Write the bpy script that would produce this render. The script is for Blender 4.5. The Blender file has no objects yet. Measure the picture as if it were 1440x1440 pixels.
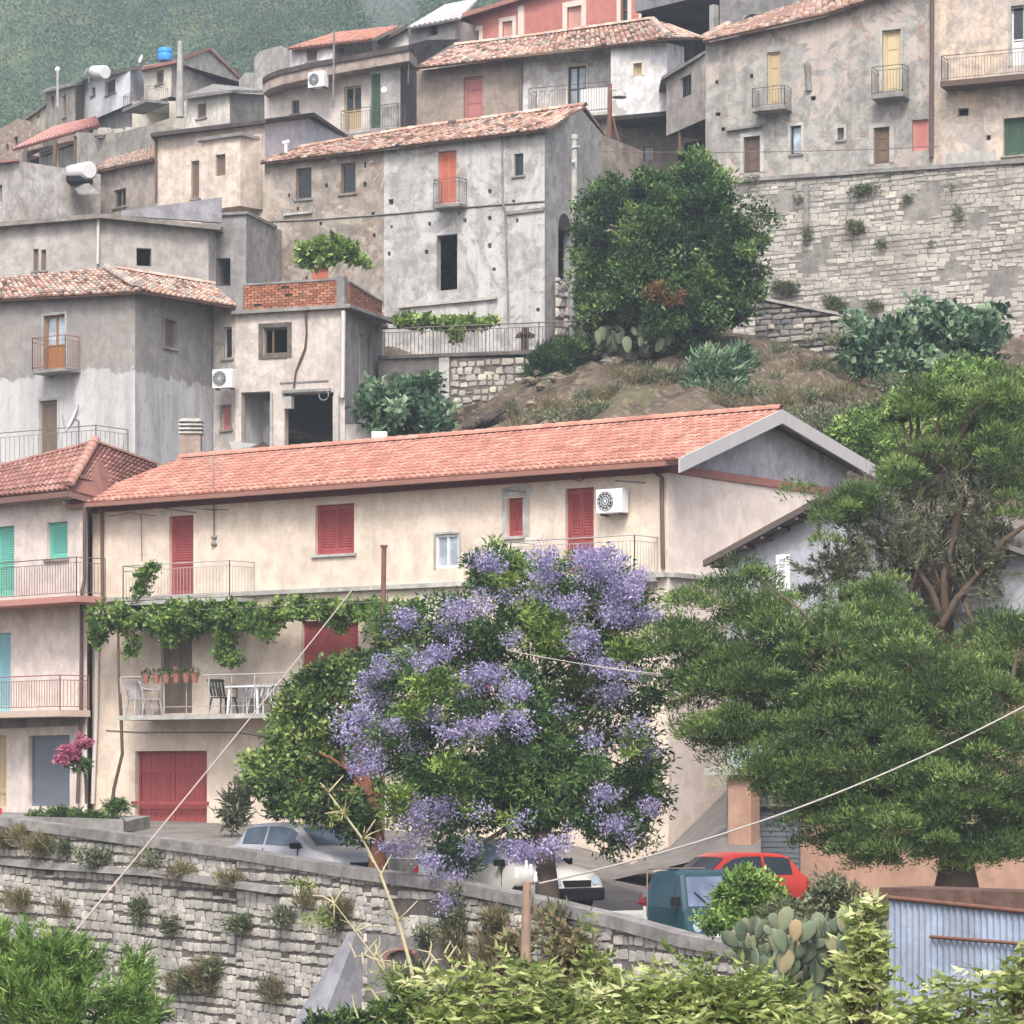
import bpy, math, random
import numpy as np
from mathutils import Vector, Matrix
R = math.radians
random.seed(7)
S = bpy.context.scene
COL = S.collection
# ---------------------------------------------------------------- camera
F = 4400.0; HX = 720.0; HY = 1100.0       # focal length and horizon in photo pixels (1440 wide)
cam = bpy.data.objects.new("camera", bpy.data.cameras.new("camera")); COL.objects.link(cam)
cam.location = (0, 0, 0); cam.rotation_euler = (R(90), 0, 0)
cam.data.sensor_width = 36; cam.data.lens = F / 1440 * 36
cam.data.shift_y = (HY - 720) / 1440; cam.data.shift_x = 0
cam.data.clip_start = 0.5; cam.data.clip_end = 5000
S.camera = cam
# ---------------------------------------------------------------- light
SUN_EL, SUN_AZ = 50, 184                   # azimuth clockwise from +Y
w = bpy.data.worlds.new("World"); S.world = w; w.use_nodes = True
nt = w.node_tree; nt.nodes.clear()
sky = nt.nodes.new('ShaderNodeTexSky'); sky.sky_type = 'NISHITA'; sky.sun_disc = False
sky.sun_elevation = R(SUN_EL); sky.sun_rotation = R(SUN_AZ); sky.dust_density = 5; sky.air_density = 1.0; sky.ozone_density = 1
hs = nt.nodes.new('ShaderNodeHueSaturation'); hs.inputs['Saturation'].default_value = 0.6
bg = nt.nodes.new('ShaderNodeBackground'); bg.inputs['Strength'].default_value = 0.138
wo = nt.nodes.new('ShaderNodeOutputWorld')
nt.links.new(sky.outputs[0], hs.inputs['Color']); nt.links.new(hs.outputs[0], bg.inputs[0]); nt.links.new(bg.outputs[0], wo.inputs[0])
sl = bpy.data.lights.new("sun", 'SUN'); sl.energy = 1.4; sl.angle = R(14); sl.color = (1, .95, .88)
so = bpy.data.objects.new("sun", sl); COL.objects.link(so)
az, el = R(SUN_AZ), R(SUN_EL)
sd = Vector((math.sin(az)*math.cos(el), math.cos(az)*math.cos(el), math.sin(el)))
so.rotation_euler = (-sd).to_track_quat('-Z', 'Y').to_euler(); so.location = sd*200
S.view_settings.view_transform = 'Standard'; S.view_settings.look = 'None'
S.view_settings.gamma = 1; S.view_settings.exposure = 1.18
S.render.engine = 'CYCLES'
try:
    S.cycles.max_bounces = 5; S.cycles.diffuse_bounces = 3; S.cycles.glossy_bounces = 2; S.cycles.transmission_bounces = 3; S.cycles.volume_bounces = 0
    S.cycles.caustics_reflective = False; S.cycles.caustics_refractive = False
except Exception: pass

# ---------------------------------------------------------------- helpers
def P(px, py, Y): return Vector(((px-HX)*Y/F, Y, (HY-py)*Y/F))
def rnd(a, b): return random.uniform(a, b)
class Plane:
    """vertical plane through two photo columns at given distances; u runs to the right, w outward"""
    def __init__(s, p0, Y0, p1, Y1):
        a = Vector(((p0-HX)*Y0/F, Y0)); b = Vector(((p1-HX)*Y1/F, Y1))
        s.o = a; s.d = (b-a).normalized(); s.L = (b-a).length; s.n = Vector((s.d.y, -s.d.x)); s.p0 = p0; s.p1 = p1
    def u(s, px):
        k = (px-HX)/F
        return (s.o.y*k - s.o.x)/(s.d.x - s.d.y*k)
    def Y(s, u): return s.o.y + u*s.d.y
    def z(s, px, py): return (HY-py)*s.Y(s.u(px))/F
    def uz(s, px, py): return (s.u(px), s.z(px, py))
    def at(s, u, z, w=0.0): 
        q = s.o + s.d*u + s.n*w
        return Vector((q.x, q.y, z))
    def off(s, w):
        q = Plane.__new__(Plane); q.o = s.o + s.n*w; q.d = s.d; q.n = s.n; q.L = s.L; q.p0 = s.p0; q.p1 = s.p1
        return q

def props(o, label=None, cat=None, group=None, kind=None):
    if label: o['label'] = label
    if cat: o['category'] = cat
    if group: o['group'] = group
    if kind: o['kind'] = kind
    return o
def thing(name, label, cat, loc, group=None, rz=0.0):
    o = bpy.data.objects.new(name, None); COL.objects.link(o)
    o.location = loc; o.rotation_euler = (0, 0, rz); o.empty_display_size = .3
    return props(o, label, cat, group)
def root_loc(p):
    v = Vector((0, 0, 0))
    while p is not None: v = v + Vector(p.location); p = p.parent
    return v
class MB:
    def __init__(s): s.v = []; s.f = []; s.uv = []; s.t = []; s.sm = []
    def poly(s, pts, uv=None, t=.5, smooth=False):
        i = len(s.v); s.v += [Vector(p) for p in pts]; s.f.append(tuple(range(i, i+len(pts))))
        s.uv.append(uv if uv else [(0, 0)]*len(pts)); s.t.append(t); s.sm.append(smooth)
    def idx(s, vs, fs, t=.5, smooth=False):
        i = len(s.v); s.v += [Vector(p) for p in vs]
        for f in fs:
            s.f.append(tuple(i+k for k in f)); s.uv.append([(0, 0)]*len(f)); s.t.append(t); s.sm.append(smooth)
    def hexa(s, c, t=.5):      # 8 corners: bottom 0-3, top 4-7
        s.idx(c, [(3,2,1,0), (4,5,6,7), (0,1,5,4), (1,2,6,5), (2,3,7,6), (3,0,4,7)], t)
    def box(s, x0, x1, y0, y1, z0, z1, t=.5):
        s.hexa([(x0,y0,z0),(x1,y0,z0),(x1,y1,z0),(x0,y1,z0),(x0,y0,z1),(x1,y0,z1),(x1,y1,z1),(x0,y1,z1)], t)
    def pbox(s, pl, u0, u1, z0, z1, w0, w1, t=.5):
        a = pl.at
        s.hexa([a(u0,z0,w1), a(u1,z0,w1), a(u1,z0,w0), a(u0,z0,w0), a(u0,z1,w1), a(u1,z1,w1), a(u1,z1,w0), a(u0,z1,w0)], t)
    def tube(s, pts, r, n=8, t=.5, cap=True, smooth=True):
        pts = [Vector(p) for p in pts]; rs = r if isinstance(r, (list, tuple)) else [r]*len(pts)
        vs = []
        for i, p in enumerate(pts):
            d = (pts[min(i+1, len(pts)-1)] - pts[max(i-1, 0)])
            if d.length < 1e-9: d = Vector((0, 0, 1))
            d.normalize(); up = Vector((0, 0, 1)) if abs(d.z) < .9 else Vector((1, 0, 0))
            a = d.cross(up).normalized(); b = d.cross(a).normalized()
            for k in range(n):
                an = 2*math.pi*k/n; vs.append(p + a*math.cos(an)*rs[i] + b*math.sin(an)*rs[i])
        fs = []
        for i in range(len(pts)-1):
            for k in range(n):
                k2 = (k+1) % n; fs.append((i*n+k, i*n+k2, (i+1)*n+k2, (i+1)*n+k))
        s.idx(vs, fs, t, smooth)
        if cap:
            s.idx(vs[:n], [tuple(range(n))], t); s.idx(vs[-n:], [tuple(reversed(range(n)))], t)
    def build(s, name, mat, parent=None, loc=None, bevel=0, local=False):
        if not s.v: return None
        base = Vector((0, 0, 0))
        if not local:
            base = root_loc(parent) if parent is not None else (Vector(loc) if loc is not None else Vector((0, 0, 0)))
        me = bpy.data.meshes.new(name)
        me.from_pydata([tuple(v-base) for v in s.v], [], s.f)
        uvl = me.uv_layers.new(name="uv"); flat = [c for f in s.uv for p in f for c in p]
        uvl.data.foreach_set('uv', flat)
        at = me.attributes.new('tint', 'FLOAT', 'FACE'); at.data.foreach_set('value', s.t)
        me.polygons.foreach_set('use_smooth', s.sm)
        me.materials.append(mat); me.update()
        o = bpy.data.objects.new(name, me); COL.objects.link(o)
        if parent is not None: o.parent = parent
        elif loc is not None: o.location = loc
        if bevel:
            b = o.modifiers.new('b', 'BEVEL'); b.width = bevel; b.segments = 2; b.limit_method = 'ANGLE'
        return o
def copy_tree(o, parent=None):
    c = o.copy(); COL.objects.link(c); c.parent = parent
    for ch in list(o.children): copy_tree(ch, c)
    return c

# ---------------------------------------------------------------- materials
MC = {}
def rgb(h):      # sRGB 0-255 triple -> linear
    return tuple(((c/255)/12.92 if c/255 <= .04045 else ((c/255+.055)/1.055)**2.4) for c in h)
class N:
    def __init__(s, name):
        s.m = bpy.data.materials.new(name); s.m.use_nodes = True; s.t = s.m.node_tree; s.t.nodes.clear()
        s.out = s.n('OutputMaterial'); s.b = s.n('BsdfPrincipled'); s.l(s.b.outputs[0], s.out.inputs[0])
        s.b.inputs['Specular IOR Level'].default_value = .2
    def n(s, k): return s.t.nodes.new('ShaderNode'+k)
    def l(s, a, b): s.t.links.new(a, b)
    def pos(s, scale=(1, 1, 1), off=(0, 0, 0)):
        g = s.n('NewGeometry'); m = s.n('Mapping'); s.l(g.outputs['Position'], m.inputs[0])
        m.inputs['Scale'].default_value = scale; m.inputs['Location'].default_value = off; return m.outputs[0]
    def noise(s, vec, sc, det=4, rough=.55, dist=0):
        x = s.n('TexNoise'); s.l(vec, x.inputs['Vector']); x.inputs['Scale'].default_value = sc; x.inputs['Detail'].default_value = det
        x.inputs['Roughness'].default_value = rough; x.inputs['Distortion'].default_value = dist; return x.outputs['Fac']
    def ramp(s, fac, stops, interp='LINEAR'):
        r = s.n('ValToRGB'); s.l(fac, r.inputs[0]); e = r.color_ramp.elements; r.color_ramp.interpolation = interp
        while len(e) < len(stops): e.new(.5)
        for q, (p, c) in zip(e, stops):
            q.position = p; q.color = (c, c, c, 1) if isinstance(c, (int, float)) else (*c[:3], 1)
        return r.outputs[0]
    def mix(s, fac, a, b, mode='MIX'):
        m = s.n('Mix'); m.data_type = 'RGBA'; m.blend_type = mode
        for val, i in ((fac, 0), (a, 6), (b, 7)):
            if isinstance(val, (int, float)): m.inputs[i].default_value = val if i == 0 else (val, val, val, 1)
            elif isinstance(val, tuple): m.inputs[i].default_value = (*val[:3], 1)
            else: s.l(val, m.inputs[i])
        return m.outputs[2]
    def attr(s, name='tint'):
        a = s.n('Attribute'); a.attribute_name = name; return a.outputs['Fac']
    def bump(s, h, st=.4, d=.02):
        b = s.n('Bump'); b.inputs['Strength'].default_value = st; b.inputs['Distance'].default_value = d; s.l(h, b.inputs['Height']); s.l(b.outputs[0], s.b.inputs['Normal'])
    def math(s, op, a, b=0.0):
        m = s.n('Math'); m.operation = op
        for i, v in enumerate((a, b)):
            if isinstance(v, (int, float)): m.inputs[i].default_value = v
            else: s.l(v, m.inputs[i])
        return m.outputs[0]
    def base(s, c, rough=.9):
        if isinstance(c, tuple): s.b.inputs['Base Color'].default_value = (*c[:3], 1)
        else: s.l(c, s.b.inputs['Base Color'])
        s.b.inputs['Roughness'].default_value = rough
        return s.m

def plaster(name, c1, c2, stain=None, st_amt=.5, patch=None, p_lo=.6, rubble=0.0, seed=0.0, bump=.5, zsplit=None):
    """old render: two tones in cloudy patches, rain streaks, patches of other mortar, rubble showing through"""
    if name in MC: return MC[name]
    k = N(name); c1, c2 = rgb(c1), rgb(c2); stain = rgb(stain) if stain else tuple(x*.45 for x in c2)
    off = (seed*7.3, seed*3.1, seed*5.7)
    p = k.pos(off=off)
    c = k.mix(k.ramp(k.noise(p, .55, 6, .62, .6), [(.36, 0), (.64, 1)]), c1, c2)
    c = k.mix(k.ramp(k.noise(p, 2.2, 5, .7, .3), [(.42, 0), (.6, min(.85, st_amt*1.5))]), c, tuple(x*.62 for x in c2))
    if patch:
        c = k.mix(k.ramp(k.noise(k.pos(off=(off[0]+31, off[1], off[2])), .42, 7, .66, 1.2), [(p_lo-.06, 0), (p_lo-.035, .85)]), c, rgb(patch))
    if zsplit:      # lower storey re-rendered in another mortar, ragged edge
        sx = k.n('SeparateXYZ'); k.l(k.pos(), sx.inputs[0])
        zz = k.math('ADD', k.math('SUBTRACT', zsplit[0], sx.outputs[2]), k.math('MULTIPLY', k.math('SUBTRACT', k.noise(k.pos(off=off), .9, 5, .6), .5), 1.6))
        c = k.mix(k.ramp(zz, [(0, 0), (.08, .9)]), c, k.mix(k.noise(p, .8, 5), rgb(zsplit[1]), tuple(q*.8 for q in rgb(zsplit[1]))))
    if rubble > 0:
        v = k.n('TexVoronoi'); v.inputs['Scale'].default_value = 4.2; k.l(k.pos((1, 1, 1.7), off), v.inputs['Vector'])
        e = k.n('TexVoronoi'); e.feature = 'DISTANCE_TO_EDGE'; e.inputs['Scale'].default_value = 4.2; k.l(k.pos((1, 1, 1.7), off), e.inputs['Vector'])
        sep = k.n('SeparateColor'); k.l(v.outputs['Color'], sep.inputs[0])
        sc = k.ramp(sep.outputs[0], [(0, rgb((120, 108, 98))), (.4, rgb((160, 145, 130))), (.7, rgb((150, 118, 100))), (1, rgb((190, 182, 170)))])
        sc = k.mix(k.ramp(e.outputs['Distance'], [(.02, 1), (.1, 0)]), sc, rgb((128, 120, 112)))
        msk = k.ramp(k.noise(k.pos(off=(off[0], off[1]+17, off[2])), .7, 6, .7, .8), [(.94-rubble, 0), (.99-rubble, .85)])
        c = k.mix(msk, c, sc)
    s = k.noise(k.pos((1.6, 1.6, .16), off), 1.3, 5, .65)
    c = k.mix(k.ramp(s, [(.46, 0), (.68, st_amt*.75)]), c, stain)
    s2 = k.noise(k.pos((1, 1, .5), (off[0]+9, off[1], off[2])), 5.5, 4, .75)
    c = k.mix(k.ramp(s2, [(.52, 0), (.66, st_amt*.6)]), c, stain)
    k.bump(k.math('ADD', k.noise(p, 9, 5, .7), k.math('MULTIPLY', k.noise(p, 1.6, 4, .6), 1.5)), bump, .03)
    MC[name] = k.base(c, .93); return MC[name]
def paint(name, c, rough=.55, wear=.25, dark=None, metal=0, sc=6):
    if name in MC: return MC[name]
    k = N(name); c = rgb(c); d = rgb(dark) if dark else tuple(x*.55 for x in c)
    p = k.pos((1, 1, .5))
    col = k.mix(k.ramp(k.noise(p, sc, 5, .7), [(.42, 0), (.75, wear)]), c, d)
    k.b.inputs['Metallic'].default_value = metal
    k.bump(k.noise(p, sc*3, 3, .6), .15, .01)
    MC[name] = k.base(col, rough); return MC[name]
def glass(name='window glass', c=(26, 30, 34), rough=.08):
    if name in MC: return MC[name]
    k = N(name); k.b.inputs['Specular IOR Level'].default_value = .6
    MC[name] = k.base(k.mix(k.ramp(k.noise(k.pos(), 1.5, 3), [(.4, 0), (.6, 1)]), rgb(c), tuple(x*1.7 for x in rgb(c))), rough); return MC[name]
def tint(name, stops, rough=.85, spec=.2, grime=None, gsc=3, fine=0.0, trans=0.0, bump=0.0):
    """colour picked per stone / tile / leaf from its own tint value"""
    if name in MC: return MC[name]
    k = N(name); c = k.ramp(k.attr(), [(p, rgb(q)) for p, q in stops])
    if grime: c = k.mix(k.ramp(k.noise(k.pos(), gsc, 5, .7), [(.45, 0), (.72, grime[1])]), c, rgb(grime[0]))
    if fine: c = k.mix(k.ramp(k.noise(k.pos(), 24, 3, .7), [(.4, 0), (.7, fine)]), c, .05)
    if bump: k.bump(k.noise(k.pos(), 14, 5, .7), bump, .03)
    k.b.inputs['Specular IOR Level'].default_value = spec; k.base(c, rough)
    if trans:
        tr = k.n('BsdfTranslucent'); k.l(c, tr.inputs[0]); ms = k.n('MixShader'); ms.inputs[0].default_value = trans
        k.l(k.b.outputs[0], ms.inputs[1]); k.l(tr.outputs[0], ms.inputs[2]); k.l(ms.outputs[0], k.out.inputs[0])
    MC[name] = k.m; return k.m

M_TILE_NEW = tint('new clay tile', [(0, (148, 100, 88)), (.5, (174, 122, 107)), (1, (194, 148, 132))], grime=((124, 98, 86), .6), gsc=2.5)
M_TILE_DUSK = tint('weathered brown tile', [(0, (126, 88, 80)), (.5, (154, 112, 102)), (1, (176, 138, 126))], grime=((80, 62, 56), .5), gsc=2)
M_TILE_OLD = tint('old mixed clay tile', [(0, (88, 74, 68)), (.25, (142, 110, 98)), (.5, (180, 142, 126)), (.8, (208, 184, 168)), (1, (158, 152, 146))], grime=((88, 76, 68), .6), gsc=1.8, bump=.3)
M_TILE_GREY = tint('lichen grey tile', [(0, (95, 88, 80)), (.5, (140, 128, 116)), (1, (178, 166, 150))], grime=((80, 76, 70), .5), gsc=1.8)
M_STONE = tint('limestone rubble', [(0, (112, 110, 110)), (.4, (152, 148, 143)), (.75, (182, 176, 166)), (1, (206, 198, 182))], grime=((96, 92, 88), .65), gsc=1.1, fine=.25, bump=.5)
M_STONE_LOW = tint('pale cobble stone', [(0, (112, 110, 110)), (.35, (146, 143, 140)), (.7, (176, 172, 166)), (1, (204, 198, 188))], grime=((104, 101, 98), .6), gsc=.9, fine=.25, bump=.6)
M_MORTAR = plaster('grey mortar', (120, 114, 108), (96, 92, 88), st_amt=.5, seed=3)
M_CONC = plaster('weathered concrete', (150, 147, 144), (128, 126, 124), st_amt=.45, seed=5)
M_CONC_PALE = plaster('pale concrete', (190, 187, 182), (168, 166, 162), st_amt=.4, seed=6)
M_WOOD = paint('grey old wood', (110, 92, 78), .85, .5)
M_WOODW = paint('warm brown wood', (150, 105, 66), .7, .4)
M_RUST = paint('rusty iron', (118, 86, 74), .8, .6, (70, 45, 38), 0, 9)
M_IRON = paint('dark iron railing', (104, 99, 97), .7, .5, (120, 92, 78))
M_IRON_RED = paint('oxide brown railing', (140, 96, 82), .7, .4)
M_IRON_PALE = paint('pale grey railing', (165, 162, 160), .6, .4)
M_PIPE = paint('brown downpipe', (98, 80, 76), .5, .3)
M_PIPE_PALE = paint('white downpipe', (196, 192, 188), .5, .3)
M_WHITE = paint('white enamel', (206, 206, 206), .45, .15)
M_PLASTIC_W = paint('white plastic', (224, 226, 230), .4, .12)
M_PLASTIC_G = paint('dark green plastic', (62, 68, 68), .5, .2)
M_BLACK = paint('black rubber', (28, 28, 30), .75, .2)
M_DARK = paint('dark interior', (52, 48, 46), .95, .3)  # near-black colour stands in for shade inside rooms and openings
M_RED = paint('oxide red shutter', (150, 76, 76), .6, .6, (112, 54, 56))
M_TEAL = paint('mint green shutter', (108, 180, 164), .55, .25)
M_SKYB = paint('faded turquoise shutter', (136, 182, 192), .55, .25)
M_GREEN = paint('bottle green shutter', (66, 90, 72), .55, .3)
M_OCHRE = paint('yellow ochre wood', (180, 162, 130), .6, .35)
M_BROWNS = paint('taupe shutter', (118, 104, 94), .7, .4)
M_ORANGE = paint('orange red door', (188, 112, 92), .6, .35)
M_PINK = paint('faded pink door', (168, 112, 108), .65, .4)
M_STEEL = paint('galvanised shutter', (122, 128, 138), .5, .3, None, .3)
M_FRAMEDK = paint('dark green window frame', (48, 62, 62), .5, .2)
M_GLASS = glass()
M_GLASS_SKY = glass('sky lit glass', (140, 150, 160), .08)
M_BARK = paint('tree bark', (92, 78, 66), .95, .6, (50, 42, 36), 0, 5)
M_BARK_R = paint('reddish bark', (120, 80, 62), .95, .6, (60, 46, 40), 0, 5)
M_CABLE = paint('pale cable', (166, 160, 154), .7, .2)

# ---------------------------------------------------------------- building elements
def clip_top(pts, a, b):
    """keep the part of polygon pts [(u,z)] below the line a-b"""
    def d(p):
        if b[0] == a[0]: return 1
        t = (p[0]-a[0])/(b[0]-a[0]); return a[1]+(b[1]-a[1])*t - p[1]
    out = []
    for i in range(len(pts)):
        p, q = pts[i], pts[(i+1) % len(pts)]; dp, dq = d(p), d(q)
        if dp >= 0: out.append(p)
        if (dp > 0 and dq < 0) or (dp < 0 and dq > 0):
            t = dp/(dp-dq); out.append((p[0]+(q[0]-p[0])*t, p[1]+(q[1]-p[1])*t))
    return out
def wall_mesh(mb, pl, top, z0, holes, depth=.28):
    """skin of a wall with real openings; top = [(u,z)...] from left to right"""
    us = sorted(set([round(t[0], 4) for t in top] + [round(x, 4) for h in holes for x in (h[0], h[1]) if top[0][0] < x < top[-1][0]]))
    zs = sorted(set([z0, max(t[1] for t in top)] + [h[i] for h in holes for i in (2, 3)]))
    zs = [z for z in zs if z >= z0]
    def tz(u):
        for a, b in zip(top, top[1:]):
            if a[0]-1e-6 <= u <= b[0]+1e-6: return a[1]+(b[1]-a[1])*(u-a[0])/max(b[0]-a[0], 1e-9)
        return top[-1][1]
    for ua, ub in zip(us, us[1:]):
        if ub-ua < 1e-3: continue
        A, B = (ua, tz(ua)), (ub, tz(ub)); um = (ua+ub)/2
        for za, zb in zip(zs, zs[1:]):
            zm = (za+zb)/2
            if any(h[0] < um < h[1] and h[2] < zm < h[3] for h in holes): continue
            q = [(ua, za), (ub, za), (ub, zb), (ua, zb)]
            if zb > min(A[1], B[1])-1e-6: q = clip_top(q, A, B)
            if len(q) >= 3: mb.poly([pl.at(u, z) for u, z in q], uv=q)
    for h in holes:
        u0, u1, za, zb = h[:4]; D = -depth
        for a, b in (((u0, za), (u0, zb)), ((u0, zb), (u1, zb)), ((u1, zb), (u1, za)), ((u1, za), (u0, za))):
            mb.poly([pl.at(*a), pl.at(*b), pl.at(*b, D), pl.at(*a, D)], uv=[a, b, (b[0]+.2, b[1]), (a[0]+.2, a[1])])

def hole_of(pl, e):
    x0, y0, x1, y1 = e[:4]; xm = (x0+x1)/2
    return (pl.u(x0), pl.u(x1), pl.z(xm, y1), pl.z(xm, y0))
def window(parent, pl, e):
    """e = (x0,y0,x1,y1,kind,mat,opts)"""
    u0, u1, z0, z1 = hole_of(pl, e); kind = e[4]; mat = e[5] if len(e) > 5 else None; o = e[6] if len(e) > 6 else {}
    if kind == 'hole': return None
    W, H = u1-u0, z1-z0; rec = o.get('rec', .12); fr = o.get('frame', mat or M_WOOD); fw = min(.07, W*.13)
    f = MB()
    isdoor = kind in ('door', 'garage') ; nm = {'door': 'door', 'garage': 'garage_door', 'open': 'window'}.get(kind, 'window')
    for a in ((u0, u0+fw, z0, z1), (u1-fw, u1, z0, z1), (u0+fw, u1-fw, z1-fw, z1)):
        f.pbox(pl, a[0], a[1], a[2], a[3], -rec-.06, -rec+.015)
    if not isdoor: f.pbox(pl, u0+fw, u1-fw, z0, z0+fw, -rec-.06, -rec+.015)
    a, b, c, d = u0+fw, u1-fw, z0+(0 if isdoor else fw), z1-fw
    leaves = o.get('leaves', 2 if W > .75 else 1)
    if kind in ('shut', 'door', 'garage'):
        g = f
        for i in range(leaves):
            la, lb = a+(b-a)*i/leaves+.006, a+(b-a)*(i+1)/leaves-.006
            if kind == 'shut':
                g.pbox(pl, la, la+.05, c, d, -rec-.045, -rec); g.pbox(pl, lb-.05, lb, c, d, -rec-.045, -rec)
                g.pbox(pl, la+.05, lb-.05, c, c+.06, -rec-.045, -rec); g.pbox(pl, la+.05, lb-.05, d-.06, d, -rec-.045, -rec)
                n = max(4, int((d-c)/.07)); h = (d-c-.12)/n
                for k in range(n):
                    zz = c+.06+h*k; A = pl.at
                    g.hexa([A(la+.05, zz, -rec-.004), A(lb-.05, zz, -rec-.004), A(lb-.05, zz, -rec-.012), A(la+.05, zz, -rec-.012),
                            A(la+.05, zz+h*1.05, -rec-.034), A(lb-.05, zz+h*1.05, -rec-.034), A(lb-.05, zz+h*1.05, -rec-.042), A(la+.05, zz+h*1.05, -rec-.042)])
            elif kind == 'door':
                g.pbox(pl, la, lb, c, d, -rec-.05, -rec-.03)
                n = 3
                for k in range(n):
                    q0 = c+(d-c)*k/n; q1 = c+(d-c)*(k+1)/n
                    g.pbox(pl, la+.07, lb-.07, q0+.09, q1-.05, -rec-.03, -rec-.012)
                for q in (la, lb-.06): g.pbox(pl, q, q+.06, c, d, -rec-.03, -rec-.002)
            else:
                n = max(3, int((lb-la)/.16))
                for k in range(n):
                    p0 = la+(lb-la)*k/n; p1 = la+(lb-la)*(k+1)/n
                    g.pbox(pl, p0+.004, p1-.004, c, d, -rec-.05, -rec-.02+rnd(-.003, .003))
                g.pbox(pl, la, lb, c+.35, c+.5, -rec-.02, -rec); g.pbox(pl, la, lb, d-.5, d-.35, -rec-.02, -rec)
        w_ = f.build(nm, mat, parent)
    elif kind == 'roll':
        n = max(4, int((d-c)/.08)); h = (d-c)/n
        for k in range(n):
            f.pbox(pl, a, b, c+h*k+.006, c+h*(k+1)-.006, -rec-.05, -rec-.02); f.pbox(pl, a, b, c+h*k-.006, c+h*k+.006, -rec-.05, -rec-.035)
        w_ = f.build(nm, mat, parent)
    else:   # glass
        for i in range(1, leaves): f.pbox(pl, a+(b-a)*i/leaves-.035, a+(b-a)*i/leaves+.035, c, d, -rec-.05, -rec+.01)
        if H > 1.2: f.pbox(pl, a, b, c+(d-c)*.42, c+(d-c)*.42+.05, -rec-.05, -rec+.008)
        if o.get('panel'): 
            f.pbox(pl, a, b, c, c+(d-c)*.40, -rec-.05, -rec)
        w_ = f.build(nm, fr, parent)
        p = MB(); p.poly([pl.at(a, c, -rec-.03), pl.at(b, c, -rec-.03), pl.at(b, d, -rec-.03), pl.at(a, d, -rec-.03)])
        p.poly([pl.at(a, c, -rec-.5), pl.at(b, c, -rec-.5), pl.at(b, d, -rec-.5), pl.at(a, d, -rec-.5)]) if False else None
        p.build('pane', o.get('pane', M_GLASS), w_)
    if o.get('label'): w_['label'] = o['label']
    if o.get('sill', not isdoor):
        s = MB(); s.pbox(pl, u0-.08, u1+.08, z0-.07, z0-.003, -.1, .07); s.build('sill', o.get('sillmat', M_CONC), w_)
    if o.get('trim'):
        s = MB(); tw = o.get('tw', .12)
        s.pbox(pl, u0-tw, u0-.002, z0, z1, .003, .035); s.pbox(pl, u1+.002, u1+tw, z0, z1, .003, .035); s.pbox(pl, u0-tw, u1+tw, z1+.002, z1+tw, .003, .04)
        s.build('surround', o['trim'], w_)
    if o.get('back', True):
        pass
    return w_
def holes_list(pl, els): return [hole_of(pl, e) for e in els]

def railing(mb, pts, h, bar=.11, r=.008, rail=.015, mid=True, posts=None):
    """pts: 3D polyline at slab level"""
    up = Vector((0, 0, h))
    mb.tube([p+up for p in pts], rail, 6); 
    mb.tube([p+Vector((0, 0, .09)) for p in pts], rail*.7, 5)
    if mid: mb.tube([p+up*.86 for p in pts], rail*.6, 5)
    for a, b in zip(pts, pts[1:]):
        L = (b-a).length; n = max(1, int(L/bar))
        for i in range(n+1):
            q = a.lerp(b, i/n); rr = rail if i in (0, n) or (posts and i % posts == 0) else r
            mb.tube([q+Vector((0, 0, .0 if rr == rail else .09)), q+up*(1 if rr == rail else .86)], rr, 5, cap=False)
def balcony(parent, pl, x0, x1, yslab, yrail, dep, smat, rmat, th=.14, bar=.11, name='balcony', rail_open=False):
    """slab + railing standing out from the wall plane (pixel columns x0..x1 measured on the outer edge)"""
    q = pl.off(dep); u0, u1 = q.u(x0), q.u(x1); zs = (HY-yslab)*q.Y((u0+u1)/2)/F; h = (yslab-yrail)*q.Y((u0+u1)/2)/F
    s = MB(); s.pbox(pl, u0, u1, zs-th, zs, .003, dep); b = s.build(name, smat, parent)
    r = MB(); c = .04
    railing(r, [pl.at(u0+c, zs, .02), pl.at(u0+c, zs, dep-c), pl.at(u1-c, zs, dep-c), pl.at(u1-c, zs, .02)], h, bar)
    r.build('railing', rmat, b)
    return b, u0, u1, zs
def string(parent, pl, x0, y0, x1, y1, h, out, mat, name='cornice'):
    m = MB(); a, b = pl.uz(x0, y0), pl.uz(x1, y1); A = pl.at
    m.hexa([A(a[0], a[1]-h, out), A(b[0], b[1]-h, out), A(b[0], b[1]-h, .003), A(a[0], a[1]-h, .003), A(a[0], a[1], out), A(b[0], b[1], out), A(b[0], b[1], .003), A(a[0], a[1], .003)])
    return m.build(name, mat, parent)
def pipe(parent, pl, pts, r, mat, out=.08, name='downpipe'):
    m = MB(); m.tube([pl.at(*pl.uz(x, y), out) for x, y in pts], r, 8); return m.build(name, mat, parent)

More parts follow.
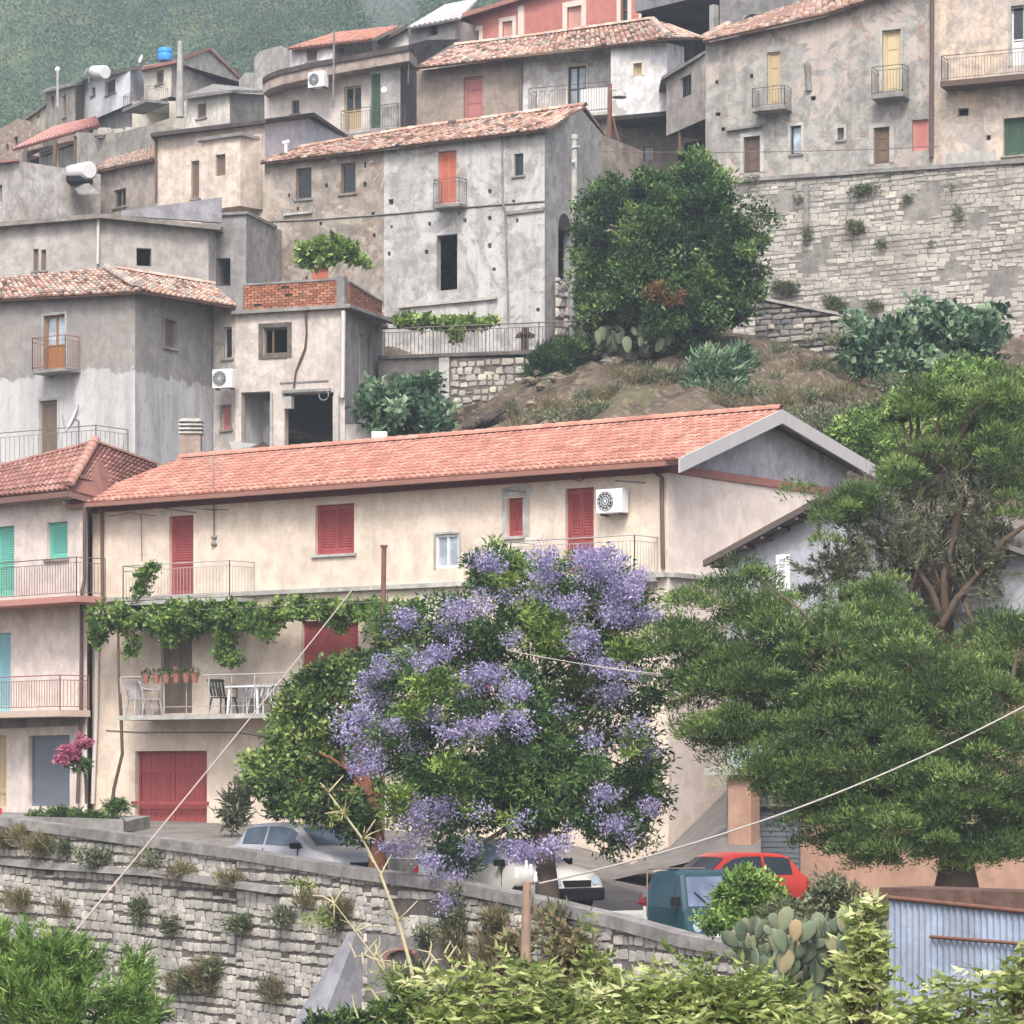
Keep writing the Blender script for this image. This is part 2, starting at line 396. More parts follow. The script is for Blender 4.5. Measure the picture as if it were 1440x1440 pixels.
def tile_at(mb, p, e, s, n, wt, lt, jit, t, lift=.02):
    """one barrel tile: p lower-left corner"""
    e = e.normalized(); s = s.normalized(); n = n.normalized()
    vs = []
    r0 = wt*.5; j = rnd(-jit, jit)
    for (sl, rr, up) in ((0.0, r0*.98, lift), (lt*1.06, r0*.86, .0)):
        for k in range(5):
            a = math.pi*k/4
            vs.append(p + e*(wt*.5 - math.cos(a)*rr + j*sl) + s*(sl + rnd(-jit, jit)*.15) + n*(math.sin(a)*rr*.62 + up + rnd(0, jit)*.25))
    fs = [(k, k+1, k+6, k+5) for k in range(4)] + [(4, 3, 2, 1, 0)]
    mb.idx(vs, fs, t, False)
def tiles(mb, A, B, C, D, wt=.22, lt=.36, jit=.02, t0=.5, tv=.35, deck=.07):
    """quad facet: A,B eave (left,right), C,D ridge (right,left); barrel tiles laid course by course"""
    A, B, C, D = map(Vector, (A, B, C, D))
    e = (B-A); L = max(e.length, (C-D).length); s = ((D-A)+(C-B))/2; H = s.length; n = e.cross(s).normalized()
    if n.z < 0: n = -n
    # deck
    d = n*deck; mb.hexa([A-d, B-d, C-d, D-d, A-n*.004, B-n*.004, C-n*.004, D-n*.004], max(0, t0-.4))
    nc = max(1, int(L/wt)); nr = max(1, int(H/lt))
    for i in range(nc):
        cj = rnd(-.12, .12)*jit*10
        for k in range(nr):
            a, b = (i)/nc, k/nr
            lo = A.lerp(B, a); hi = D.lerp(C, a); p = lo.lerp(hi, b); sd = (hi-lo).normalized(); lo2 = A.lerp(B, (i+1)/nc); hi2 = D.lerp(C, (i+1)/nc)
            wl = (lo2.lerp(hi2, b)-p).length
            if wl < wt*.45: continue
            tile_at(mb, p - (sd*.05 if k == 0 else sd*0), (lo2.lerp(hi2, b)-p), sd, n, wl, H/nr, jit, min(1, max(0, random.gauss(t0, tv*.5)+cj)))
def tiles_tri(mb, A, B, T, wt=.22, lt=.36, jit=.02, t0=.5, tv=.35, deck=.07):
    A, B, T = map(Vector, (A, B, T)); e = (B-A).normalized(); n = e.cross(T-A).normalized()
    if n.z < 0: n = -n
    s = n.cross(e).normalized(); s = s if s.z > 0 else -s
    d = n*deck; mb.idx([A-d, B-d, T-d, A-n*.004, B-n*.004, T-n*.004], [(2, 1, 0), (3, 4, 5), (0, 1, 4, 3), (1, 2, 5, 4), (2, 0, 3, 5)], max(0, t0-.4))
    L = (B-A).length; hT = (T-A).dot(s); uT = (T-A).dot(e)
    for k in range(int(hT/lt)+1):
        v = k*lt
        l, r = uT*v/hT, L+(uT-L)*v/hT
        i = math.floor(l/wt)
        while i*wt < r:
            u = i*wt
            if u >= l-wt*.5 and u+wt <= r+wt*.5 and v+lt < hT+.1:
                tile_at(mb, A+e*u+s*v, e, s, n, wt, lt, jit, min(1, max(0, random.gauss(t0, tv*.5))))
            i += 1
def ridge(mb, a, b, r=.13, t0=.7, tv=.3, step=.36, rise=.05):
    a, b = Vector(a), Vector(b); n = max(1, int((b-a).length/step)); d = (b-a).normalized(); side = d.cross(Vector((0, 0, 1))).normalized(); up = side.cross(d).normalized()
    for i in range(n):
        p, q = a.lerp(b, i/n), a.lerp(b, (i+1.1)/n); vs = []
        for (c, rr) in ((p, r*1.08), (q, r*.9)):
            for k in range(7):
                an = math.pi*k/6; vs.append(c + side*math.cos(an)*rr + up*(math.sin(an)*rr*.9 + rise) )
        mb.idx(vs, [(k, k+1, k+8, k+7) for k in range(6)] + [tuple(range(6, -1, -1))], min(1, max(0, random.gauss(t0, tv*.5))))

def rubble_wall(mb, pl, u0, u1, zt, zb, ch=.24, sw=.34, gap=.03, bulge=.07, tv=.25, slope=0.0, jag=.35, holes=(), t0=.55, skip=None, split=.12):
    """every stone a rounded irregular block; zt, zb functions of u"""
    zmin = min(zb(u0), zb(u1)); zmax = max(zt(u0+(u1-u0)*i/8) for i in range(9)) + abs(slope)*(u1-u0)
    z = zmin; row = 0
    while z < zmax:
        h = ch*rnd(.8, 1.25); u = u0 - rnd(0, sw)
        while u < u1:
            wd = sw*rnd(.6, 1.5); um = u+wd/2; zz = z + slope*(um-u0) + .05*math.sin(um*.9+row) + rnd(-.14, .14)*ch*jag
            top, bot = zt(min(max(um, u0), u1)), zb(min(max(um, u0), u1))
            z1 = min(zz+h, top); a, b = max(u, u0), min(u+wd, u1)
            ok = z1-zz > h*.35 and zz > bot-h and b-a > sw*.25
            if ok and any(q[0] < um < q[1] and q[2] < zz+h/2 < q[3] for q in holes): ok = False
            if ok and skip and skip(um, zz): ok = False
            if ok:
                if random.random() < split and z1-zz > .12: z1 = zz+(z1-zz)*rnd(.45, .6)
                a += gap/2; b -= gap/2; c, d = zz+gap/2, z1-gap/2
                cx, cz = (a+b)/2, (c+d)/2; hx, hz = (b-a)/2, (d-c)/2; bu = bulge*rnd(.5, 1.3)
                ring = [(-1, -.72), (-.8, -1), (.82, -1), (1, -.7), (1, .72), (.78, 1), (-.8, 1), (-1, .7)]
                o_, i_ = [], []
                for x, y in ring:
                    jx, jy = x+rnd(-jag, jag)*.22, y+rnd(-jag, jag)*.3
                    o_.append(pl.at(cx+jx*hx, cz+jy*hz, -.004)); i_.append(pl.at(cx+jx*hx*rnd(.82, .93), cz+jy*hz*rnd(.8, .92), bu*rnd(.75, 1.1)))
                vs = o_+i_+[pl.at(cx, cz, bu*1.15)]
                fs = [(k, (k+1) % 8, 8+(k+1) % 8, 8+k) for k in range(8)] + [(8+k, 8+(k+1) % 8, 16) for k in range(8)]
                mb.idx(vs, fs, min(1, max(0, random.gauss(t0, tv))), False)
            u += wd
        z += h; row += 1

# ---------------------------------------------------------------- foliage
RNG = np.random.default_rng(11)
def quad_mesh(name, V, tintv, mat, parent=None, loc=None):
    """V: (n,4,3)"""
    n = V.shape[0]; base = root_loc(parent) if parent is not None else (Vector(loc) if loc is not None else Vector((0, 0, 0)))
    co = (V.reshape(-1, 3) - np.array(base)).astype(np.float32)
    me = bpy.data.meshes.new(name); me.vertices.add(4*n); me.loops.add(4*n); me.polygons.add(n)
    me.vertices.foreach_set('co', co.ravel()); me.loops.foreach_set('vertex_index', np.arange(4*n, dtype=np.int32))
    me.polygons.foreach_set('loop_start', np.arange(0, 4*n, 4, dtype=np.int32)); me.polygons.foreach_set('loop_total', np.full(n, 4, dtype=np.int32))
    at = me.attributes.new('tint', 'FLOAT', 'FACE'); at.data.foreach_set('value', np.clip(tintv, 0, 1).astype(np.float32))
    me.materials.append(mat); me.update(calc_edges=True)
    o = bpy.data.objects.new(name, me); COL.objects.link(o)
    if parent is not None: o.parent = parent
    elif loc is not None: o.location = loc
    return o
def leaf_quads(c, d, L, W, fold=.15):
    n = len(c); d = d/np.maximum(np.linalg.norm(d, axis=1, keepdims=True), 1e-6)
    r = RNG.normal(size=(n, 3)); s = np.cross(d, r); s /= np.maximum(np.linalg.norm(s, axis=1, keepdims=True), 1e-6)
    nn = np.cross(s, d); L = np.asarray(L).reshape(-1, 1); W = np.asarray(W).reshape(-1, 1)
    mid = c + d*L*.45 + nn*L*fold*.5
    return np.stack([c, mid + s*W*.5, c + d*L - nn*L*fold, mid - s*W*.5], axis=1)
def unit(n):
    v = RNG.normal(size=(n, 3)); return v/np.linalg.norm(v, axis=1, keepdims=True)
def subclumps(blobs, n, shell=.65, pack=True):
    """blobs: (px,py,Y,rx,ry[,rd]) in photo pixels, radii too -> clump centres and outward directions"""
    vol = np.array([(b[3]*b[4])**.95*(b[2]**2) for b in blobs]); vol /= vol.sum(); cs, ds = [], []
    for b, k in zip(blobs, RNG.multinomial(n, vol)):
        if k == 0: continue
        m = b[2]/F; c = np.array(P(b[0], b[1], b[2])); rx, rz = b[3]*m, b[4]*m; ry = (b[5]*m if len(b) > 5 else (rx+rz)/2*.8)
        d = unit(k); rad = (shell + (1-shell)*RNG.random(k)**.7)[:, None]*RNG.uniform(.86, 1.08, (k, 1))
        ph = RNG.uniform(0, 6, 3); rad *= (1 + .13*np.sin(5*d[:, 0]+ph[0]) + .11*np.sin(6*d[:, 2]+4*d[:, 1]+ph[1]))[:, None]
        inner = RNG.random(k) < .2; rad[inner] *= RNG.uniform(.35, .9, (inner.sum(), 1))
        cs.append(c + d*rad*np.array([rx, ry, rz])); ds.append(d)
    return np.concatenate(cs), np.concatenate(ds)
def foliage(name, parent, blobs, n, per, r, L, W, mat, shell=.65, up=.25, droop=0.0, tv=.18, cv=.16, style='leaf', loc=None, flat=.75, tb=.45):
    cs, ds = subclumps(blobs, n, shell); N_ = len(cs)
    ct = RNG.normal(tb, cv, N_)
    rr = r*RNG.uniform(.6, 1.35, N_)
    C = np.repeat(cs, per, axis=0); T = np.repeat(ct, per) + RNG.normal(0, tv, N_*per); RR = np.repeat(rr, per)[:, None]; D0 = np.repeat(ds, per, axis=0)
    n2 = len(C)
    if style == 'pine':      # brushes of needles on twig ends, pointing up and outward
        twig = (unit(n2)*.45 + D0*.6 + np.array([0, 0, .75])); q = RNG.random((n2, 1))
        ax = np.repeat(unit(N_)*.5 + ds*.7 + np.array([0, 0, .8]), per, axis=0); ax /= np.linalg.norm(ax, axis=1, keepdims=True)
        pos = C + ax*(q-.5)*2.4*RR + unit(n2)*RR*.35*(1.15-q); d = unit(n2)*.75 + ax*1.0
    elif style == 'pad':     # cushions of short needles with soft rounded tops
        o = unit(n2); o[:, 2] = np.where(o[:, 2] < -.25, -o[:, 2]*.6, o[:, 2]); o *= RNG.uniform(.62, 1.03, (n2, 1)); sq = np.stack([np.ones(n2), np.ones(n2), np.full(n2, .72)], 1)
        pos = C + o*RR*sq; d = unit(n2)*.6 + o + np.array([0, 0, .5])
    else:
        o = unit(n2)*RNG.random((n2, 1))**.5; o[:, 2] *= flat; pos = C + o*RR
        d = unit(n2) + o*.8 + D0*.35 + np.array([0, 0, up-droop])
    V = leaf_quads(pos, d, L*RNG.uniform(.45, 1.4, n2), W*RNG.uniform(.55, 1.35, n2))
    return quad_mesh(name, V, T, mat, parent, loc), cs
def limbs(name, parent, base, path, r0, targets, mat, nb=18, r1=.05):
    """tapered trunk along path with limbs reaching into the crown"""
    m = MB(); pts = [Vector(base)]+[Vector(p) for p in path]; k = len(pts)
    rs = [r0*(1-.55*i/(k-1)) for i in range(k)]; rs[0] *= 1.25
    m.tube(pts, rs, 10)
    idx = RNG.choice(len(targets), min(nb, len(targets)), replace=False)
    for i in idx:
        t = Vector(targets[i]); j = random.randint(max(1, k//2), k-1); a = pts[j]; mid = a.lerp(t, .5)+Vector((rnd(-.3, .3), rnd(-.3, .3), rnd(-.1, .4)))
        rr = rs[j]*rnd(.35, .6); m.tube([a, a.lerp(mid, .5)+Vector((rnd(-.1, .1),)*3), mid, mid.lerp(t, .6)+Vector((rnd(-.12, .12), rnd(-.12, .12), .05)), t], [rr, rr*.8, rr*.6, rr*.35, .012], 6)
    return m.build(name, mat, parent)
def leafmat(name, stops, trans=.25, rough=.6): return tint(name, stops, rough=rough, spec=.25, trans=trans)

# ================================================================ THE GROUND
def lerp_tab(x, tab):
    if x <= tab[0][0]: return tab[0][1]
    for a, b in zip(tab, tab[1:]):
        if x <= b[0]: return a[1]+(b[1]-a[1])*(x-a[0])/(b[0]-a[0])
    return tab[-1][1]
WALLPX = [(-120, 70.5), (0, 68), (160, 65.2), (333, 62.2), (480, 59.7), (647, 56.8), (747, 55.1), (863, 53), (960, 51.4), (1048, 50), (1250, 47.5), (1600, 43)]
WALLY = [(-120, 1136), (0, 1148), (160, 1170), (333, 1193), (480, 1217), (647, 1240), (747, 1260), (863, 1287), (960, 1313), (1048, 1330), (1250, 1375), (1600, 1450)]
WLINE = [P(p, y, Y) for (p, Y), (_, y) in zip(WALLPX, WALLY)]
def wall_y(X): return lerp_tab(X, [(v.x, v.y) for v in WLINE])
def cap_z(X): return lerp_tab(X, [(v.x, v.z) for v in WLINE])
def road_z(X): return cap_z(X) - .68
def hf(X): return lerp_tab(X, [(-14, 85), (-11, 82.8), (3.6, 72), (8, 68), (20, 66)])       # house front line
def g_front(X): return lerp_tab(X, [(-14, -1.0), (-9, -1.06), (-4, -1.15), (1.5, -1.5), (3.6, -2.2), (8, -3.2), (20, -4)])
def rw_y(X): return lerp_tab(X, [(-30, 113), (7.0, 115.2), (8.07, 114.7), (19.3, 109.1), (30, 104)])
ROWS = [
 (lambda X: -60, lambda X: -26), (lambda X: -4, lambda X: -5.5), (lambda X: 12, lambda X: -4.8), (lambda X: 22, lambda X: -6.4), (lambda X: 34, lambda X: -9), (lambda X: wall_y(X)-1.2, lambda X: -9.6),
 (lambda X: wall_y(X)+.10, lambda X: -9.6), (lambda X: wall_y(X)+.18, lambda X: road_z(X)-.25), (lambda X: wall_y(X)+.4, lambda X: road_z(X)), (lambda X: wall_y(X)+3.5, lambda X: road_z(X)),
 (lambda X: wall_y(X)*.35+hf(X)*.65, lambda X: road_z(X)*.3+g_front(X)*.7), (lambda X: hf(X)+.3, lambda X: g_front(X)), (lambda X: hf(X)+5, lambda X: g_front(X)+lerp_tab(X, [(3, .4), (6, 2.2), (9, 3)])),
 (lambda X: max(hf(X)+9.5, 84), lambda X: lerp_tab(X, [(-14, 3.0), (2, 4.2), (7, 6), (20, 7)])),
 (lambda X: 93, lambda X: lerp_tab(X, [(-14, 8.2), (-4, 8.8), (0, 9.8), (6, 10.2), (12, 9.4), (20, 9)])),
 (lambda X: 99, lambda X: lerp_tab(X, [(-14, 8.6), (-4, 9.6), (-1, 11.2), (3, 12.4), (8, 13.0), (12, 11.8), (20, 11)])),
 (lambda X: 104, lambda X: lerp_tab(X, [(-14, 9.6), (-4, 11.2), (-1.5, 12.0), (2.6, 14.2), (5, 14.9), (9, 14.2), (12, 13.4), (16, 13.2), (24, 13)])),
 (lambda X: 108.2, lambda X: lerp_tab(X, [(-30, 13), (-4, 14.1), (0, 14.1), (3, 15.0), (5, 15.8), (9, 15.4), (13, 15), (20, 15)])),
 (lambda X: rw_y(X)-.15, lambda X: lerp_tab(X, [(-30, 15), (-4, 15.6), (4, 16.2), (9, 15.6), (13, 15.2), (20, 15)])),
 (lambda X: rw_y(X)+.35, lambda X: lerp_tab(X, [(-30, 15.3), (-4, 16), (5, 17), (7.9, 18), (8.2, 21.7), (20, 21.9)])),
 (lambda X: 119, lambda X: lerp_tab(X, [(-30, 17), (-4, 17), (4, 18), (6, 19), (8, 21.8), (20, 22)])),
 (lambda X: 130, lambda X: lerp_tab(X, [(-30, 20), (-8, 22), (4, 22), (20, 25)])),
 (lambda X: 160, lambda X: 30), (lambda X: 185, lambda X: 36), (lambda X: 230, lambda X: 44),
 (lambda X: 300, lambda X: 60+6*math.sin(X*.03)), (lambda X: 380, lambda X: 84+9*math.sin(X*.022+1)), (lambda X: 460, lambda X: 112+8*math.sin(X*.019+2)), (lambda X: 560, lambda X: 152),
 (lambda X: 700, lambda X: 200), (lambda X: 900, lambda X: 215), (lambda X: 1500, lambda X: 190)]
def ground_sheet():
    xs = [-1] ; NX = 120
    m = MB(); G = []
    for ri, (fy, fz) in enumerate(ROWS):
        row = []
        for i in range(NX+1):
            a = -1+2*i/NX; s = 20 if ri < 3 else (26 if ri < 22 else 26+max(0, ri-21)**1.5*14)
            X = a*s*(1+.9*abs(a)**3); row.append((X, fy(X), fz(X)))
        G.append(row)
    # subdivide between rows where the slope shows
    out = []
    for r in range(len(G)-1):
        n = {12: 4, 13: 6, 14: 8, 15: 8, 16: 8}.get(r, 3 if r > 19 else 1)
        for k in range(n):
            t = k/n; out.append([tuple(a[j]+(b[j]-a[j])*t for j in range(3)) for a, b in zip(G[r], G[r+1])])
    out.append(G[-1])
    vs = []
    for row in out:
        for (X, Y, Z) in row:
            if 90 < Y < 108 and Z > 5:
                a = min(1, (Y-90)/2)*min(1, max(0, (106-Y)/2)); Z += a*(.3*math.sin(X*.8+Y*.5)+.14*math.sin(X*2.9-Y*2.1)+.1*math.sin(X*5.3+Y*3.7)+rnd(-.16, .16)); Y += a*rnd(-.15, .15)
            vs.append((X, Y, Z))
    W_ = NX+1; fs = [(r*W_+i, r*W_+i+1, (r+1)*W_+i+1, (r+1)*W_+i) for r in range(len(out)-1) for i in range(NX)]
    m.idx(vs, fs, .5, True)
    k = N('earth and dry grass'); p = k.pos()
    c = k.mix(k.ramp(k.noise(p, .5, 7, .65, .5), [(.38, 0), (.62, 1)]), rgb((104, 92, 80)), rgb((62, 54, 47)))
    c = k.mix(k.ramp(k.noise(p, 3, 5, .7), [(.5, 0), (.66, .8)]), c, rgb((150, 134, 114)))
    c = k.mix(k.ramp(k.noise(k.pos(off=(5, 8, 2)), .33, 6, .65, .7), [(.56, 0), (.66, .6)]), c, rgb((104, 106, 76)))
    sx = k.n('SeparateXYZ'); k.l(p, sx.inputs[0]); far = k.ramp(k.math('MULTIPLY', sx.outputs[1], 1/400), [(.55, 0), (.65, 1)])
    fc = k.mix(k.ramp(k.noise(p, .08, 6, .7), [(.4, 0), (.6, 1)]), rgb((62, 82, 52)), rgb((96, 106, 70))); c = k.mix(far, c, fc)
    k.bump(k.noise(p, 4, 8, .75), .9, .15)
    o = m.build('ground', k.base(c, .95), None); o['kind'] = 'structure'
    return o
ground_sheet()
# asphalt road behind the parapet, following the wall
def road():
    m = MB(); n = 60
    xs = [-13+33*i/n for i in range(n+1)]
    for a, b in zip(xs, xs[1:]):
        cols = []
        for X in (a, b):
            y0, y1 = wall_y(X)+.12, hf(X)+.28; col = []
            for t in [0, .2, .4, .6, .8, 1.0]:
                y = y0+(y1-y0)*t
                pts = [(wall_y(X)+.1, road_z(X)), (wall_y(X)+3.5, road_z(X)), (wall_y(X)*.35+hf(X)*.65, road_z(X)*.3+g_front(X)*.7), (hf(X)+.3, g_front(X))]
                col.append((X, y, lerp_tab(y, pts)+.05))
            cols.append(col)
        for j in range(5): m.poly([cols[0][j], cols[1][j], cols[1][j+1], cols[0][j+1]], smooth=True)
    o = m.build('road', plaster('worn asphalt', (134, 128, 122), (112, 107, 103), st_amt=.3, seed=8, bump=.3)); o['kind'] = 'structure'
road()

# lower retaining wall that carries the road, with its concrete parapet
def low_wall():
    t = thing('retaining_wall', 'tall pale cobblestone retaining wall carrying the road, with a sloping concrete parapet', 'stone wall', (WLINE[4].x, WLINE[4].y, -9.5))
    st = MB(); mo = MB(); cp = MB(); led = MB()
    for i in range(len(WLINE)-1):
        a, b = WLINE[i], WLINE[i+1]
        pl = Plane(WALLPX[i][0], WALLPX[i][1], WALLPX[i+1][0], WALLPX[i+1][1]); L = pl.L
        ct = lambda u, a=a, b=b, L=L: a.z+(b.z-a.z)*u/L
        zt = lambda u, ct=ct: ct(u)-.20
        def hol(px0, py0, px1, py1): return (pl.u(px0), pl.u(px1), pl.z((px0+px1)/2, py1), pl.z((px0+px1)/2, py0))
        # plastered patch and the little arch near the middle
        patches = []
        if pl.p0 < 690 and pl.p1 > 500: patches = [hol(520, 1322, 655, 1420), hol(555, 1262, 640, 1282)]
        rubble_wall(st, pl, 0, L, zt, lambda u: -9.4, ch=.17, sw=.22, gap=.022, bulge=.035, jag=.55, tv=.17, slope=-.05, holes=patches, t0=.74, split=.04)
        wall_mesh(mo, pl, [(0, a.z-.2), (L, b.z-.2)], -9.5, [], 0)
        # parapet coping: concrete band, set proud
        A = pl.at; th = .21
        cp.hexa([A(0, a.z-th, .11), A(L, b.z-th, .11), A(L, b.z-th, -.30), A(0, a.z-th, -.30), A(0, a.z, .11), A(L, b.z, .11), A(L, b.z, -.30), A(0, a.z, -.30)])
        cp.hexa([A(0, a.z-.9, -.02), A(L, b.z-.9, -.02), A(L, b.z-.9, -.28), A(0, a.z-.9, -.28), A(0, a.z-th-.002, -.02), A(L, b.z-th-.002, -.02), A(L, b.z-th-.002, -.28), A(0, a.z-th-.002, -.28)])
    mo.build('mortar_face', M_MORTAR, t); st.build('stone_face', M_STONE_LOW, t)
    cp.build('parapet', plaster('parapet concrete', (152, 149, 146), (128, 125, 123), st_amt=.5, seed=9), t)
    # ledge line where the older, lower wall stands forward
    m = MB()
    for (x0, y0, x1, y1) in ((-100, 1195, 60, 1212), (60, 1212, 220, 1222), (220, 1222, 400, 1247)):
        Y0, Y1 = lerp_tab(x0, WALLPX), lerp_tab(x1, WALLPX); pl = Plane(x0, Y0, x1, Y1); a, b = pl.uz(x0, y0), pl.uz(x1, y1); A = pl.at
        m.hexa([A(a[0], a[1]-.14, .2), A(b[0], b[1]-.14, .2), A(b[0], b[1]-.14, .01), A(a[0], a[1]-.14, .01), A(a[0], a[1], .14), A(b[0], b[1], .14), A(b[0], b[1], .01), A(a[0], a[1], .01)])
    m.build('ledge', M_CONC, t)
    # plaster patch with arched drain
    pl = Plane(480, 59.7, 655, 56.7); m = MB()
    u0, u1, z0, z1 = pl.u(522), pl.u(652), pl.z(588, 1425), pl.z(588, 1318)
    h = (pl.u(552), pl.u(596), pl.z(574, 1420), pl.z(574, 1350)); ht = pl.z(574, 1336)
    pp = pl.off(.09)
    uc, ru = (h[0]+h[1])/2, (h[1]-h[0])/2
    m.pbox(pp, u0, h[0], z0, z1, -.1, 0); m.pbox(pp, h[1], u1, z0, z1, -.1, 0)
    arc = [(uc+ru*math.cos(math.pi*(1-k/10)), h[3]+(ht-h[3])*math.sin(math.pi*k/10)) for k in range(11)]
    for a, b in zip(arc, arc[1:]):
        m.poly([pp.at(*a), pp.at(*b), pp.at(b[0], z1), pp.at(a[0], z1)]); m.poly([pp.at(*a), pp.at(*b), pp.at(*b, -.5), pp.at(*a, -.5)])
    m.build('plaster_patch', M_CONC, t)
    m = MB(); m.poly([pl.at(h[0], h[2], .005)]+[pl.at(a[0], a[1], .005) for a in arc]+[pl.at(h[1], h[2], .005)]); m.build('drain_dark_face', M_DARK, t)  # flat dark face painted for the shade inside the drain
    m = MB(); q = pl.off(.1)
    for k in range(9):
        a0, a1 = math.pi*k/9, math.pi*(k+.85)/9; pts = []
        for an, rr in ((a0, 1), (a1, 1), (a1, 1.25), (a0, 1.25)): pts.append((uc-math.cos(an)*ru*rr, h[3]+math.sin(an)*(ht-h[3])*rr))
        m.hexa([q.at(*pts[0], .03), q.at(*pts[1], .03), q.at(*pts[1], 0), q.at(*pts[0], 0), q.at(*pts[3], .03), q.at(*pts[2], .03), q.at(*pts[2], 0), q.at(*pts[3], 0)], rnd(.2, .6))
    m.build('brick_arch', M_TILE_DUSK, t)
low_wall()
def buttress():
    t0 = P(508, 1310, 58.6); t = thing('buttress', 'slanting smooth grey concrete buttress leaning on the cobblestone retaining wall', 'buttress', (t0.x-.8, 58.0, -9.5))
    m = MB(); pl = Plane(480, 59.7, 647, 56.8)
    a = (pl.u(500), pl.z(500, 1312)); b = (pl.u(514), pl.z(514, 1308)); zb = -9.4
    A = pl.at
    m.hexa([A(a[0]-2.3, zb, 3.4), A(b[0]-.5, zb, 3.0), A(b[0]-.3, zb, -.1), A(a[0]-.4, zb, -.1), A(a[0], a[1], .18), A(b[0], b[1], .18), A(b[0], b[1], -.1), A(a[0], a[1], -.1)])
    m.build('shaft', plaster('blue grey concrete', (151, 152, 159), (134, 134, 142), st_amt=.35, seed=12), t)
buttress()

# ================================================================ HOUSES
def house(name, label, at, walls, depth, shellmat=None, z0=None, group=None, cat='house', roofz=None):
    """walls: list of (plane, top[(px,py)], elements, material, extra holes)"""
    t = thing(name, label, cat, at, group)
    for w_ in walls:
        pl, top, els, mat = w_[:4]; extra = w_[4] if len(w_) > 4 else []; zb = w_[5] if len(w_) > 5 else z0
        tp = [pl.uz(*p) for p in top]; tp[0] = (0.0, tp[0][1]); tp[-1] = (pl.L, tp[-1][1])
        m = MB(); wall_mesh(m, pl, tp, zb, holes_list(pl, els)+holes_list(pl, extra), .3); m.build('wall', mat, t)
        for e in els: window(t, pl, e)
    f, l = walls[0], walls[-1]; sm = shellmat or f[3]
    pl, p2 = f[0], l[0]; A = pl.at(0, 0); B = p2.at(p2.L, 0); nb = -pl.n
    zt = min(pl.z(*f[1][0]), p2.z(*l[1][-1]), *[w_[0].z(*p) for w_ in walls for p in w_[1]]) - .02
    Bk = Vector((nb.x, nb.y, 0)); db = (B-A).dot(Bk); dd = max(depth, db+.5)
    m = MB()
    z = lambda v, h: Vector((v.x, v.y, h))
    A2 = A+Bk*dd; B2 = B+Bk*(dd-db)
    za, zb_ = pl.z(*f[1][0]), p2.z(*l[1][-1])
    m.poly([z(A, z0), z(A2, z0), z(A2, za), z(A, za)]); m.poly([z(A2, z0), z(B2, z0), z(B2, zb_), z(A2, za)]); m.poly([z(B, z0), z(B2, z0), z(B2, zb_), z(B, zb_)])
    m.build('rear_wall', sm, t)
    c = MB(); ring = [z(w_[0].at(0, 0)-Vector((*w_[0].n, 0))*.01, zt) for w_ in walls]+[z(B, zt), z(B2, zt), z(A2, zt)]; c.poly(ring)
    # an inner wall keeps the rooms behind the openings from being one hall
    q = pl.off(-2.6); uq = pl.L-.05
    for w_ in walls[1:]:
        s2 = w_[0]; den = q.d.x*s2.d.y-q.d.y*s2.d.x
        if abs(den) > .3: r_ = s2.o-q.o; uu = (r_.x*s2.d.y-r_.y*s2.d.x)/den; uq = min(uq, uu-.25)
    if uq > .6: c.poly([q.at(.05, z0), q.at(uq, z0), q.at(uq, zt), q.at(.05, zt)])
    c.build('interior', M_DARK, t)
    return t

# ---- the long cream house in the middle
PF = Plane(130, 82.8, 940, 72); PS = Plane(940, 72, 1190, 78.3)
M_CREAM = plaster('cream render', (220, 205, 188), (208, 192, 178), stain=(150, 132, 118), st_amt=.28, patch=(206, 200, 192), p_lo=.66, seed=1, bump=.25)
M_CREAM2 = plaster('pinkish cream render', (228, 214, 204), (221, 206, 197), stain=(150, 138, 130), st_amt=.25, seed=2, bump=.25)
red = M_RED
els = [
 (238, 725, 272, 838, 'shut', red, {'sill': False, 'leaves': 1}), (443, 709, 498, 779, 'shut', red, {'sillmat': M_CONC_PALE}),
 (613, 751, 646, 799, 'glass', None, {'frame': M_WHITE, 'pane': M_GLASS_SKY, 'leaves': 2, 'trim': M_CONC_PALE, 'tw': .05, 'sill': False, 'rec': .04}),
 (713, 700, 735, 754, 'shut', red, {'leaves': 1, 'sillmat': M_CONC_PALE}), (795, 686, 835, 806, 'shut', red, {'sill': False, 'leaves': 2}),
 (226, 880, 270, 1003, 'door', M_BROWNS, {'leaves': 2, 'label': 'half open brown wooden balcony door'}), (424, 872, 504, 992, 'shut', red, {'sill': False}),
 (190, 1056, 291, 1157, 'garage', red, {'leaves': 2, 'rec': .16}), (640, 880, 690, 985, 'shut', red, {'sill': False}), (800, 900, 850, 1000, 'shut', red, {'sill': False})]
H = house('cream_house', 'long cream two-storey house with terracotta tiled gable roof, red shutters and a vine pergola', (PF.at(PF.L/2, -1.2)-Vector((0, 0, .6))),
    [(PF, [(130, 712), (940, 649)], els, M_CREAM), (PS, [(940, 649), (1066, 612), (1190, 683)], [], M_CREAM2)], 7.2, M_CREAM2, z0=-2.6)
